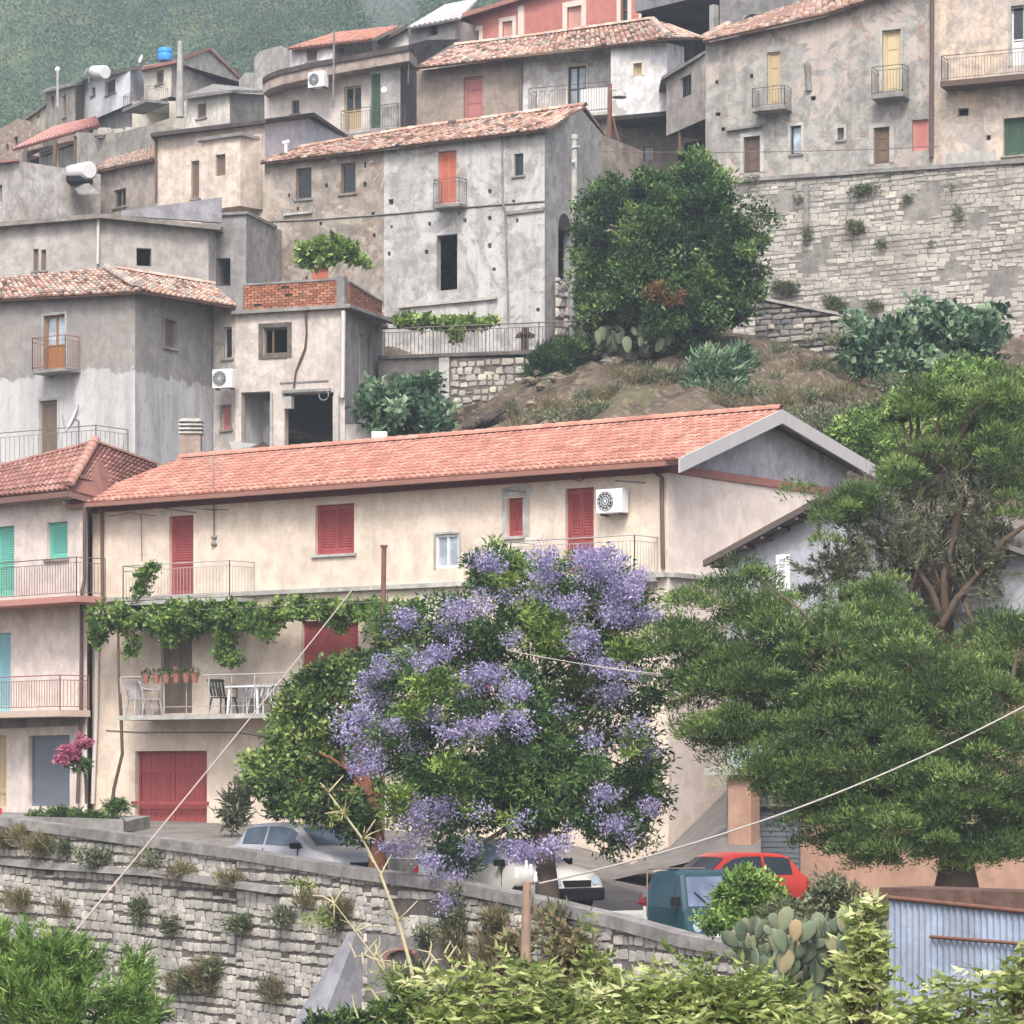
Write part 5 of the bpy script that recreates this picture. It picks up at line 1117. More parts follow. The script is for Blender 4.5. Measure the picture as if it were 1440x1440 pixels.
t = house('low_pinkish_house', 'low dusty house with brown roof edge and white-framed window under the solar tank', p.at(1, 20), [(p, [(24, 262), (95, 240), (140, 236)], [(43, 278, 54, 296, 'glass', None, {'frame': M_BROWNS, 'trim': M_CONC_PALE, 'tw': .15}), (88, 276, 112, 300, 'glass', None, {'frame': M_CONC_PALE})], plaster('dusty beige', (184, 174, 166), (166, 158, 151), seed=160))], 5, z0=18.5)
m = MB(); m.hexa([P(24, 263, 133.4), P(98, 240, 129.5), P(140, 236, 131), P(60, 250, 137), P(24, 259, 133.4), P(98, 236, 129.5), P(140, 232, 131), P(60, 246, 137)]); m.hexa([P(70, 290, 130), P(115, 271, 128), P(118, 270, 129), P(75, 286, 131), P(70, 286, 130), P(115, 267, 128), P(118, 266, 129), P(75, 282, 131)]); m.build('roof', M_TILE_DUSK, t)
p = Plane(-30, 126, 26, 124)
t = house('white_edge_house', 'pale whitewashed wall with dark window at the very left edge', p.at(.5, 20), [(p, [(-30, 233), (26, 226)], [(-3, 260, 3, 284, 'hole')], plaster('whitewash', (188, 186, 186), (168, 160, 154), seed=161))], 4, z0=18)
m = MB(); m.hexa([P(-30, 232, 125.5), P(28, 226, 123.6), P(28, 226, 127), P(-30, 232, 129), P(-30, 229, 125.5), P(28, 223, 123.6), P(28, 223, 127), P(-30, 229, 129)]); m.build('roof', M_TILE_DUSK, t)
p = Plane(357, 172, 408, 168)
t = house('pale_ruin', 'pale beige ruined house before the wooded slope, left of the white penthouse', p.at(1, 36), [(p, [(357, 82), (365, 72), (395, 64), (408, 70)], [], plaster('pale ruin render', (191, 185, 178), (172, 166, 161), rubble=.3, seed=162))], 5, z0=34)
p = Plane(336, 162, 362, 160)
t = house('small_white_hut', 'tiny whitish hut between the tall gable and the pale ruin', p.at(.3, 35), [(p, [(336, 112), (345, 102), (356, 102), (362, 108)], [], M_CONC_PALE)], 2, z0=33.5)

# ---- building at right behind the pines: rafters, pale wall, orange ground floor and portico
PV = Plane(1022, 68.4, 1500, 64.2)
M_VW = plaster('bluish grey render', (180, 182, 191), (164, 166, 174), st_amt=.3, seed=171); M_OR = plaster('salmon orange render', (186, 150, 130), (170, 138, 120), st_amt=.25, seed=172, bump=.2)
HV = house('rafter_house', 'bluish grey house with exposed rafters and salmon ground floor behind the pines', PV.at(2, -3), [(PV, [(1022, 788), (1200, 690), (1500, 800)], [(1250, 790, 1290, 850, 'shut', M_WHITE), (1350, 790, 1385, 860, 'shut', M_WHITE)], M_VW)], 8, z0=-4.2)
m = MB(); a, b = PV.at(PV.u(1022)-.28, PV.z(1022, 789)-.10, .45), PV.at(PV.u(1200), PV.z(1200, 690), .45); c = PV.at(PV.L, PV.z(1500, 800), .45); th = Vector((0, 0, .08)); bk = (-PV.n.to_3d())*8.5
for p, q in ((a, b), (b, c)): m.hexa([p, q, q+bk, p+bk, p+th, q+th, q+th+bk, p+th+bk])
m.build('roof', plaster('roof boards grey', (132, 123, 119), (115, 108, 104), seed=173), HV)
m = MB()
for i in range(8):
    q = a.lerp(b, (i+.3)/8)-Vector((0, 0, .07)); m.tube([q, q-PV.n.to_3d()*.6], .045, 4)
m.hexa([a-Vector((.06, 0, .04)), b-Vector((.06, 0, .04)), b+Vector((0, .05, -.04)), a+Vector((0, .05, -.04)), a+th+Vector((-.06, 0, .02)), b+th+Vector((-.06, 0, .02)), b+th+Vector((0, .05, .02)), a+th+Vector((0, .05, .02))])
m.build('rafter', paint('dark grey brown timber', (92, 82, 78), .8), HV)
m = MB(); m.pbox(PV, PV.u(1128), PV.L, -4.1, PV.z(1300, 905), .003, .06); m.build('ground_floor', M_OR, HV)
m = MB(); q = PV.off(1.1); m.pbox(PV, q.u(990), q.u(1060), PV.z(1020, 1090), PV.z(1020, 1079), .003, 1.1); m.build('canopy', M_CONC_PALE, HV)
m = MB(); q = PV.off(.9); m.pbox(PV, q.u(1024), q.u(1056), -4.1, PV.z(1040, 1090), .5, .9); m.build('pillar', M_OR, HV)
m = MB(); m.pbox(PV, PV.u(1060), PV.u(1066), -4.1, PV.z(1064, 1128), .02, .2); m.pbox(PV, PV.u(1060), PV.u(1125), PV.z(1090, 1134), PV.z(1090, 1127), .02, .2); g = m.build('shutter_frame', M_CONC, HV)
m = MB(); u0, u1 = PV.u(1066), PV.u(1126)
for k in range(30): z_ = -4.05+k*.115; m.pbox(PV, u0, u1, z_, z_+.1, .02, .06)
m.build('roller_shutter', M_STEEL, HV)
m = MB(); s_ = Plane(1000, 66.5, 1022, 68.4)

# sloping alley between the cream house and the portico
m = MB(); m.idx([P(826, 1246, 66), P(1000, 1205, 66.5), P(1024, 1096, 75.5), P(940, 1190, 72.3), P(955, 1100, 77.5)], [(0, 1, 3), (1, 2, 3), (3, 2, 4)]); 
m.idx([P(1000, 1205, 66.5), P(1070, 1240, 64), P(1070, 1096, 73), P(1024, 1096, 75.5)], [(0, 1, 2, 3)])
o = m.build('alley_ramp', plaster('alley concrete', (132, 126, 122), (116, 111, 108), st_amt=.3, seed=181), None); o['kind'] = 'structure'

# ================================================================ TREES AND PLANTS
def tree(name, label, cat, base, path, r0, spec, mat, bark, nb=18, group=None, extra=None, parts='crown'):
    """spec: dict for foliage()"""
    t = thing(name, label, cat, base, group)
    o, cs = foliage(parts, t, mat=mat, **spec)
    if path is not None: limbs('trunk', t, base, path, r0, cs, bark, nb)
    if extra: extra(t, cs)
    return t, cs
L_DARK = leafmat('dark glossy leaf', [(0, (24, 42, 28)), (.35, (46, 72, 42)), (.7, (84, 116, 62)), (1, (130, 156, 88))], .3)
L_MID = leafmat('mid green leaf', [(0, (34, 50, 30)), (.4, (70, 94, 52)), (.75, (112, 138, 74)), (1, (164, 176, 104))])
L_JAC = leafmat('feathery green leaf', [(0, (34, 58, 40)), (.4, (68, 98, 60)), (.75, (106, 136, 78)), (1, (152, 174, 98))], .4)
L_JACN = leafmat('fresh yellow green leaf', [(0, (66, 92, 42)), (.5, (104, 130, 58)), (1, (150, 170, 84))])
L_PURP = leafmat('lilac blossom petal', [(0, (122, 112, 148)), (.4, (158, 150, 190)), (.75, (184, 176, 210)), (1, (216, 210, 230))], .35)
L_PINE = leafmat('pine needle', [(0, (38, 54, 34)), (.4, (72, 94, 52)), (.75, (108, 134, 72)), (1, (150, 170, 98))], .28)
L_PINEB = leafmat('bright pine needle', [(0, (46, 68, 34)), (.4, (80, 110, 52)), (.75, (116, 146, 74)), (1, (162, 184, 106))], .2)
L_TWIG = leafmat('dry grey twig', [(0, (92, 86, 78)), (.5, (126, 120, 108)), (1, (164, 158, 142))], .1)
L_FIG = leafmat('blue green fig leaf', [(0, (34, 58, 42)), (.4, (68, 98, 72)), (.75, (108, 138, 104)), (1, (158, 180, 146))])
L_YEL = leafmat('yellow green leaflet', [(0, (70, 88, 46)), (.35, (120, 138, 74)), (.7, (172, 182, 116)), (1, (218, 220, 168))], .35)
L_VINE = leafmat('vine leaf', [(0, (44, 66, 34)), (.4, (82, 112, 52)), (.75, (122, 150, 76)), (1, (166, 186, 110))], .3)
L_OLIVE = leafmat('grey green shrub leaf', [(0, (62, 70, 52)), (.4, (98, 106, 78)), (.75, (132, 138, 106)), (1, (168, 170, 138))])
L_DRY = leafmat('dry straw weed', [(0, (92, 80, 62)), (.4, (128, 116, 88)), (.75, (112, 116, 76)), (1, (168, 156, 120))])
L_PINK = leafmat('magenta bract', [(0, (146, 70, 100)), (.5, (190, 108, 138)), (1, (222, 162, 182))], .35)
L_ORN = leafmat('withered orange leaf', [(0, (120, 84, 54)), (.5, (164, 120, 78)), (1, (196, 158, 110))])

# great dark tree in the middle of the slope
B = P(925, 510, 104.0)
blobs = [(940, 300, 103.5, 88, 66, 75), (890, 345, 103.2, 82, 80, 75), (990, 350, 103.2, 84, 90, 80), (925, 405, 102.6, 118, 80, 85), (860, 440, 103, 52, 55, 50), (1030, 395, 103.5, 40, 80, 50), (975, 255, 103.8, 45, 32, 40), (905, 280, 104, 60, 35, 50), (838, 390, 103, 38, 70, 40), (950, 462, 103, 80, 32, 50), (855, 285, 103.4, 34, 26, 30)]
t, cs = tree('leafy_tree', 'great dark green dense tree on the earth slope beside the retaining wall', 'tree', B, [P(930, 470, 104), P(940, 430, 104)], .42,
    dict(blobs=blobs, n=520, per=190, r=.5, L=.17, W=.085, shell=.7, tv=.17, cv=.26, tb=.5, up=.35), L_DARK, M_BARK, 16)
foliage('withered_branch', t, [(925, 412, 101.2, 26, 9, 12), (945, 420, 101.2, 18, 10, 10)], 14, 50, .25, .18, .06, L_ORN)

# jacaranda in bloom
BJ = P(771, 1290, 56.3)
bj = [(760, 830, 63, 70, 48, 55), (690, 800, 63, 36, 34, 30), (850, 850, 63, 66, 60, 60), (640, 890, 62.5, 88, 56, 70), (740, 930, 62, 130, 80, 90), (860, 960, 62, 84, 90, 80), (600, 980, 61.5, 86, 80, 80), (700, 1050, 61, 150, 90, 100), (850, 1090, 61.5, 90, 90, 80), (600, 1090, 61, 60, 90, 60), (720, 1130, 61, 140, 50, 90), (880, 1150, 61.5, 50, 54, 50), (560, 900, 62, 44, 40, 40), (925, 850, 63, 14, 12, 12), (640, 1190, 60.5, 44, 34, 40), (740, 1140, 60.3, 90, 20, 40), (860, 1160, 61, 50, 30, 40), (905, 1120, 61.5, 34, 60, 40), (760, 1100, 60.2, 90, 70, 40), (750, 1010, 60.4, 60, 50, 40)]
bj = [(b_[0], b_[1], b_[2]-2.6)+tuple(b_[3:]) for b_ in bj]
tj = thing('jacaranda_tree', 'large jacaranda covered in lilac blossom clusters beside the road in front of the cream house', 'tree', BJ)
o, cj = foliage('crown', tj, bj, 700, 120, .34, .13, .042, L_JAC, shell=.6, up=.1, tv=.16, cv=.26, tb=.48)
foliage('fresh_leaves', tj, [(a_, b_, c_-2.5, d_, e_, f_) for a_, b_, c_, d_, e_, f_ in [(770, 895, 60.6, 30, 42, 20), (712, 800, 61.5, 16, 30, 16), (615, 965, 59.6, 42, 22, 25), (760, 880, 60.5, 20, 30, 20), (585, 1000, 59.5, 22, 14, 15), (640, 1080, 59, 30, 20, 20), (720, 1000, 59.5, 20, 18, 15), (880, 920, 60.8, 16, 40, 16), (560, 1130, 59.4, 20, 30, 20), (890, 1040, 60, 20, 30, 20)]], 105, 60, .2, .13, .04, L_JACN, shell=.2, up=.5, tv=.2, cv=.25, tb=.4)
limbs('trunk', tj, BJ, [P(768, 1220, 57), P(758, 1130, 58.4), P(750, 1040, 58.6), P(745, 960, 59.4)], .21, cj, paint('dark bark', (64, 54, 48), .95, .5), 34)
fl = [(850, 800, 40, 26), (880, 835, 34, 28), (830, 790, 26, 18), (868, 862, 30, 22), (898, 812, 20, 14), (690, 790, 22, 14), (765, 782, 22, 14), (640, 862, 28, 16), (622, 882, 22, 14), (675, 850, 16, 10), (735, 836, 30, 10), (570, 870, 16, 14), (560, 890, 26, 10), (912, 868, 26, 12), (724, 898, 20, 10), (820, 905, 20, 14), (805, 895, 14, 12), (840, 930, 18, 14), (860, 945, 26, 14), (862, 975, 26, 14), (890, 950, 22, 10), (680, 945, 36, 16), (660, 965, 26, 12), (725, 972, 22, 20), (540, 940, 26, 14), (515, 962, 26, 16), (530, 985, 28, 12), (505, 1010, 36, 16), (485, 1032, 18, 12), (512, 1055, 26, 18), (522, 1080, 22, 12), (602, 1002, 16, 18), (555, 1018, 22, 12), (685, 1012, 30, 10), (655, 1028, 34, 14), (630, 1032, 12, 8), (730, 1012, 14, 10), (788, 990, 14, 8), (832, 1040, 14, 14), (890, 1040, 22, 18), (898, 1018, 18, 10), (584, 1052, 12, 8), (738, 1030, 10, 8), (575, 1140, 30, 30), (590, 1170, 24, 16), (568, 1190, 20, 12), (625, 1140, 22, 14), (610, 1212, 26, 14), (632, 1240, 22, 16), (632, 1268, 18, 12), (735, 1158, 18, 10), (740, 1198, 32, 14), (770, 1192, 20, 12), (797, 1180, 12, 14), (852, 1115, 26, 10), (840, 1145, 22, 10), (868, 1160, 28, 14), (918, 1135, 12, 12), (885, 1180, 14, 10), (662, 1190, 14, 10), (678, 1138, 10, 8), (760, 810, 20, 14), (800, 850, 26, 18), (780, 830, 18, 10), (650, 900, 18, 10), (585, 930, 26, 14), (615, 920, 24, 12)]
bl = [(x, y, (57.1 if y < 1000 else 56.3) + (0.9 if y < 900 else 0) + rnd(-.3, .3) + abs(x-730)/150, rx, ry, max(rx, ry)*.8) for x, y, rx, ry in fl]
oo, cb = foliage('blossom', tj, bl, 640, 44, .24, .06, .035, L_PURP, shell=.1, up=0, tv=.17, cv=.17, tb=.5, flat=.8)
foliage('blossom', tj, [(x+rnd(-20, 20), y+rnd(-20, 20), Y+.5, rx*.8, ry*.8) for x, y, Y, rx, ry, _ in bl[::3]], 170, 30, .15, .06, .045, L_PURP, shell=.3, tb=.3)

# round tree left of it with orange-brown trunk
BR_ = P(532, 1228, 61.5)
tree('citrus_tree', 'rounded green tree with a rusty brown trunk between the garage and the jacaranda', 'tree', BR_, [P(530, 1170, 61.8), P(522, 1120, 62), P(500, 1080, 62.4)], .17,
    dict(blobs=[(452, 985, 63.5, 44, 40, 45), (485, 948, 63.5, 36, 22, 30), (425, 1050, 63.5, 50, 34, 40), (480, 1060, 63, 50, 56, 50), (392, 1096, 63.3, 36, 18, 30), (440, 1110, 63, 48, 20, 40), (520, 1010, 63, 26, 60, 30), (410, 1005, 64, 18, 20, 24), (505, 1110, 62.6, 30, 24, 30), (362, 1080, 64, 12, 16, 14), (470, 1140, 61.6, 44, 16, 24), (410, 1136, 62, 26, 10, 16), (505, 1160, 61.6, 20, 14, 16)], n=290, per=150, r=.34, L=.12, W=.07, shell=.62, tv=.17, cv=.26, tb=.52), L_MID, M_BARK_R, 16)

# pines at the right
BPA = P(1335, 1010, 66)
tpa, c1 = tree('tall_pine', 'tall open pine with bare grey inner branches, forked trunk visible at the right', 'tree', BPA, [P(1328, 930, 65.8), P(1322, 870, 65.6), P(1300, 790, 65.4), P(1290, 700, 65.2)], .38,
    dict(blobs=[(1340, 590, 65, 95, 46, 60), (1285, 655, 64.5, 52, 36, 50), (1400, 640, 65, 70, 90, 70), (1140, 700, 64, 32, 26, 30), (1215, 722, 64, 50, 34, 40), (1420, 560, 66, 50, 36, 50), (1420, 720, 65, 40, 60, 50), (1170, 740, 64, 40, 24, 40), (1170, 850, 64, 40, 30, 45), (1230, 830, 64, 40, 40, 50), (1250, 890, 64, 70, 40, 60), (1410, 900, 64.5, 60, 50, 60), (1300, 560, 65.5, 40, 24, 40)], n=175, per=260, r=.38, L=.13, W=.028, shell=.6, style='pad', tv=.16, cv=.2, tb=.56), L_PINE, M_BARK, 34)
foliage('sparse_needles', tpa, [(1180, 790, 64.2, 70, 50, 50), (1260, 770, 64.2, 80, 60, 50), (1380, 770, 64.6, 60, 80, 60), (1300, 690, 64.6, 60, 40, 50)], 200, 70, .26, .14, .03, leafmat('greyish pine needle', [(0, (58, 62, 48)), (.4, (92, 98, 72)), (.75, (126, 132, 98)), (1, (158, 162, 130))]), shell=.1, style='pine', tb=.5)
foliage('bare_twigs', tpa, [(1250, 740, 64.6, 90, 56, 60), (1330, 700, 64.8, 90, 60, 60), (1380, 800, 65, 60, 60, 60), (1290, 800, 65, 60, 60, 60)], 120, 30, .42, .34, .016, L_TWIG, shell=.3, up=.5)
m = MB()
for a, b in (((1322, 870), (1290, 800)), ((1290, 800), (1220, 740)), ((1322, 880), (1390, 790)), ((1390, 790), (1440, 740)), ((1328, 860), (1340, 760)), ((1340, 760), (1370, 680)), ((1290, 800), (1250, 700)), ((1318, 890), (1250, 850)), ((1250, 850), (1180, 840))):
    p, q = P(*a, 64.6), P(*b, 64.4); mid = p.lerp(q, .5)+Vector((rnd(-.15, .15), rnd(-.2, .2), rnd(-.1, .15))); m.tube([p, mid, q], [.1, .075, .05], 6)
m.build('branch', M_BARK, tpa)
tree('pale_bush_tree', 'bright green leafy treetops at the right edge behind the tall pine', 'tree', P(1400, 700, 92), [P(1400, 640, 92), P(1395, 600, 92)], .2,
    dict(blobs=[(1300, 575, 90, 56, 34, 50), (1370, 545, 91, 70, 34, 60), (1420, 590, 90, 60, 50, 50), (1260, 610, 89, 40, 30, 40), (1210, 605, 88, 34, 18, 30)], n=230, per=120, r=.46, L=.17, W=.075, shell=.6, tb=.6, cv=.24), L_PINEB, M_BARK, 8)
BPB = P(1345, 1262, 56)
tpb, c2 = tree('spreading_pine', 'wide low dark pine spreading over the parked cars at the right', 'tree', BPB, [P(1345, 1215, 56), P(1335, 1150, 56), P(1310, 1080, 56.4), P(1280, 1010, 57)], .36,
    dict(blobs=[(960, 930, 57.5, 44, 60, 40), (1000, 880, 58, 46, 50, 40), (1050, 850, 58, 50, 50, 45), (1100, 960, 57, 90, 90, 80), (1040, 1000, 57, 90, 66, 60), (1180, 1060, 56, 130, 100, 90), (1270, 980, 56.6, 110, 90, 90), (1380, 1000, 56.6, 90, 80, 90), (1360, 1110, 55.6, 110, 110, 90), (1250, 1150, 55.6, 110, 70, 80), (1130, 1100, 56, 60, 60, 50), (1440, 920, 57, 60, 60, 60), (1150, 920, 57.6, 70, 50, 60), (1220, 900, 58, 70, 50, 50), (1440, 1160, 56, 50, 60, 50), (1180, 1180, 56, 50, 30, 40), (1240, 1195, 55.4, 70, 18, 40), (1390, 1195, 55.4, 60, 22, 40), (1310, 1190, 55, 40, 20, 30)], n=880, per=330, r=.43, L=.10, W=.024, shell=.8, style='pad', tv=.16, cv=.2, tb=.5), L_PINE, M_BARK, 30)
m = MB()
for a, b in (((1010, 870), (1040, 920)), ((1050, 850), (1090, 930)), ((1320, 880), (1330, 980)), ((1330, 980), (1345, 1215))):
    m.tube([P(*a, 58), P(*b, 58).lerp(P(*a, 58), .5)+Vector((.1, 0, 0)), P(*b, 58)], [.05, .08, .1], 6)

# bush and fig on the terrace
tree('dark_bush', 'dark rounded bush at the corner of the terrace railing', 'bush', P(785, 560, 103), [P(785, 540, 103)], .08, dict(blobs=[(778, 520, 103, 34, 34, 30), (800, 505, 103.2, 30, 26, 25), (765, 535, 103, 22, 20, 20)], n=110, per=110, r=.3, L=.22, W=.035, shell=.6, up=1.0, tb=.3), L_DARK, M_BARK, 5)
tree('fig_tree', 'small broad-leaved fig tree in the yard beside the terrace house', 'tree', P(575, 630, 99), [P(572, 600, 99), P(570, 580, 99)], .1, dict(blobs=[(560, 575, 99, 54, 40, 40), (600, 590, 99, 34, 32, 30), (530, 560, 99, 24, 24, 20), (590, 545, 100, 30, 20, 20)], n=80, per=42, r=.34, L=.26, W=.19, shell=.4, tb=.45, cv=.26), L_FIG, M_BARK, 8)
tree('fig_bush', 'wide blue-green fig bush below the great retaining wall at the right', 'bush', P(1310, 590, 100), [P(1310, 540, 100)], .12, dict(blobs=[(1300, 470, 100.5, 96, 40, 60), (1240, 500, 100, 50, 36, 40), (1350, 490, 100, 60, 46, 50), (1290, 520, 99.5, 70, 40, 50), (1390, 460, 101, 30, 24, 30)], n=210, per=52, r=.42, L=.27, W=.2, shell=.5, tb=.5, cv=.26), L_FIG, M_BARK, 10)
tree('grey_green_bush', 'grey-green artichoke-like bush at the foot of the great dark tree', 'bush', P(1000, 600, 99), [P(1000, 570, 99)], .06, dict(blobs=[(1010, 540, 99, 42, 42, 30), (980, 570, 98.5, 24, 26, 20), (1040, 520, 100, 20, 26, 20)], n=120, per=44, r=.42, L=.34, W=.09, shell=.5, up=.6, tb=.55), L_FIG, M_BARK, 4)
tree('scrub_bush', 'olive scrub between the fig bush and the tall pine', 'bush', P(1240, 640, 95), None, 0, dict(blobs=[(1240, 590, 95, 40, 30, 30), (1170, 600, 95, 60, 24, 40), (1290, 560, 96, 50, 28, 40), (1110, 590, 96, 40, 14, 30), (1200, 640, 92, 50, 30, 40)], n=220, per=60, r=.4, L=.16, W=.05, shell=.4, tb=.45), L_OLIVE, M_BARK, 4)
tree('green_bush', 'bright green bush behind the gable end of the cream house', 'bush', P(1200, 650, 86), None, 0, dict(blobs=[(1200, 612, 86, 30, 22, 22), (1230, 632, 86, 30, 30, 22)], n=60, per=70, r=.3, L=.16, W=.07, shell=.5, tb=.55), L_PINEB, M_BARK, 4)
tree('prickly_shrub', 'grey-green spiky agave-like plant left of the citrus tree against the house wall', 'bush', P(330, 1170, 74), None, 0, dict(blobs=[(328, 1140, 74, 16, 26, 14), (345, 1120, 74, 12, 20, 12)], n=26, per=34, r=.22, L=.26, W=.06, shell=.4, up=.8, tb=.3), L_OLIVE, M_BARK, 3)

# vines
def vine(name, label, at, blobs, n, per, r, L, W, mat, extra=None, **k):
    t = thing(name, label, 'vine', at); foliage('leaves', t, blobs, n, per, r, L, W, mat, shell=.2, **k)
    if extra: extra(t)
    return t
def vy(px): return PF.off(.9).Y(PF.off(.9).u(px))
pb = [(x, y, vy(x), 30, h, 40) for x, y, h in ((150, 872, 22), (180, 866, 22), (215, 866, 22), (250, 872, 24), (285, 868, 22), (320, 868, 22), (350, 868, 22), (385, 865, 20), (420, 860, 18), (455, 858, 16), (490, 857, 14), (520, 858, 13), (575, 858, 12), (550, 860, 10))]
pb += [(x, y, vy(x)-.1, 7, h, 6) for x, y, h in ((140, 900, 16), (318, 905, 26), (312, 925, 14), (328, 930, 10), (185, 912, 22), (270, 890, 12), (235, 900, 16), (480, 880, 14), (205, 810, 14), (197, 832, 14), (215, 800, 6), (375, 890, 10))]
def vine_stem(t):
    m = MB(); o1 = PF.off(1.2)
    for pts, r in (([(166, 880), (167, 950), (170, 1000), (172, 1060), (160, 1110), (156, 1150)], [.035, .04, .05, .045, .05, .06]), ([(184, 880), (186, 915)], [.02, .02])): m.tube([o1.at(*o1.uz(*p)) for p in pts], r, 6)
    m.build('stem', M_BARK, t)
    m = MB()
    for w_ in (.3, .9, 1.3): q = PF.off(w_); m.tube([q.at(q.u(135), PF.z(300, 862)), q.at(q.u(560), PF.z(300, 862))], .012, 4)
    for x in (170, 300, 420, 540): m.tube([PF.at(PF.u(x), PF.z(300, 862), 0), PF.at(PF.u(x), PF.z(300, 862), 1.35)], .018, 4)
    m.build('pergola_wire', M_IRON, t)
vine('pergola_vine', 'green grapevine trained over the long balcony of the cream house', PF.at(3, 0), pb, 420, 44, .2, .12, .1, L_VINE, vine_stem, tb=.5, tv=.2)
vine('terrace_vine', 'pale green vine sprouting above the brick parapet', P(462, 400, 104), [(440, 365, 104, 30, 12, 20), (465, 350, 104, 40, 16, 20), (495, 360, 104, 24, 16, 16), (430, 350, 104, 14, 10, 10)], 70, 40, .24, .2, .13, L_VINE, lambda t: None, tb=.68)
vine('railing_vine', 'bright green vine sprawling along the terrace railing below the ruin', P(630, 455, 105.5), [(570, 452, 105.4, 26, 8, 14), (600, 453, 105.4, 30, 9, 14), (635, 455, 105.3, 30, 10, 14), (665, 455, 105.2, 26, 8, 14), (640, 470, 105, 10, 12, 10), (690, 452, 105, 14, 5, 8)], 110, 40, .18, .16, .13, L_VINE, lambda t: None, tb=.72)
def boug(t): 
    m = MB(); m.tube([P(122, 1130, 79.5), P(120, 1090, 79.4), P(108, 1060, 79.3)], [.05, .04, .03], 6); m.build('stem', M_BARK, t); foliage('green_leaves', t, [(112, 1075, 79.3, 14, 12, 8)], 14, 40, .14, .1, .05, L_MID)
tb_ = vine('bougainvillea', 'pink bougainvillea at the corner between the pink and the cream house', P(122, 1130, 79.5), [(98, 1058, 79.2, 18, 14, 10), (118, 1043, 79.2, 10, 8, 8), (88, 1070, 79.2, 8, 6, 6)], 60, 34, .11, .08, .06, L_PINK, boug, tb=.5)
tb_['category'] = 'plant'
vine('planter_weeds', 'low green weeds and a bush growing in the bed before the two house fronts', P(130, 1150, 77), [(95, 1146, 76, 40, 7, 16), (165, 1135, 77, 16, 10, 10), (140, 1150, 76, 30, 7, 14), (50, 1150, 76, 20, 4, 10)], 90, 50, .16, .11, .04, L_MID, None, tb=.4)['category'] = 'plant'
m = MB(); a, b = P(-30, 1146, 76.5), P(176, 1152, 75); m.hexa([a-Vector((0, .3, .35)), b-Vector((0, .3, .35)), b+Vector((0, 0, -.35)), a+Vector((0, 0, -.35)), a-Vector((0, .3, 0)), b-Vector((0, .3, 0)), b, a])
m.hexa([a-Vector((0, .1, .3)), b-Vector((0, .1, .3)), b+Vector((.3, 2.6, -.3)), a+Vector((0, 2.6, -.3)), a-Vector((0, .1, .06)), b-Vector((0, .1, .06)), b+Vector((.3, 2.6, .05)), a+Vector((0, 2.6, .05))])
props(m.build('planter_bed', M_CONC, None, P(90, 1150, 76)), 'low concrete kerbed bed in front of the pink and cream houses', 'planter')

# weeds on walls and slope: nobody could count them
def weeds(name, mat, bl, n, per, r, L, W, **k):
    o, _ = foliage(name, None, bl, n, per, r, L, W, mat, shell=.1, loc=P(*bl[0][:3]), **k); o['kind'] = 'stuff'; return o
def wy(px): return lerp_tab(px, WALLPX)-.25
weeds('dry_weeds', L_DRY, [(x, y, wy(x), rx, ry, 6) for x, y, rx, ry in ((30, 1175, 26, 10), (60, 1190, 40, 12), (5, 1185, 20, 10), (200, 1215, 20, 8), (260, 1228, 40, 7), (330, 1240, 40, 6), (30, 1270, 22, 16), (90, 1280, 20, 12), (290, 1375, 34, 26), (250, 1385, 22, 16), (390, 1395, 16, 12), (480, 1280, 30, 16), (700, 1290, 24, 16), (640, 1330, 30, 40), (690, 1340, 30, 30), (670, 1400, 26, 26), (780, 1300, 30, 30), (430, 1270, 14, 10), (600, 1390, 30, 20))], 330, 46, .2, .2, .02, up=1.1, tb=.5)
weeds('green_weeds', L_OLIVE, [(x, y, wy(x), rx, ry, 6) for x, y, rx, ry in ((90, 1195, 36, 10), (140, 1205, 34, 12), (215, 1210, 14, 10), (195, 1280, 12, 24), (240, 1300, 16, 8), (340, 1300, 22, 10), (400, 1290, 24, 8), (270, 1380, 26, 18), (300, 1360, 16, 14), (640, 1300, 20, 50), (600, 1320, 16, 12), (800, 1330, 30, 30), (470, 1290, 20, 14), (380, 1390, 16, 14), (590, 1370, 26, 20), (690, 1300, 16, 14), (790, 1290, 22, 12))], 260, 46, .18, .14, .03, up=.5, tb=.4)
def sw(px): return PRW.Y(PRW.u(px))-.2
weeds('wall_tufts', L_OLIVE, [(x, y, sw(x), rx, ry, 5) for x, y, rx, ry in ((1135, 330, 6, 12), (1201, 320, 13, 11), (1210, 268, 14, 7), (1230, 264, 10, 5), (1120, 280, 7, 6), (1290, 238, 4, 5), (1348, 300, 6, 9), (1385, 335, 4, 5), (1307, 343, 4, 5), (1275, 280, 8, 3), (1335, 260, 4, 7), (1252, 250, 7, 4), (1105, 405, 22, 12), (1175, 425, 24, 8), (1060, 252, 8, 4), (1232, 430, 20, 6), (1237, 345, 4, 5))], 120, 50, .16, .16, .03, up=.3, tb=.4)
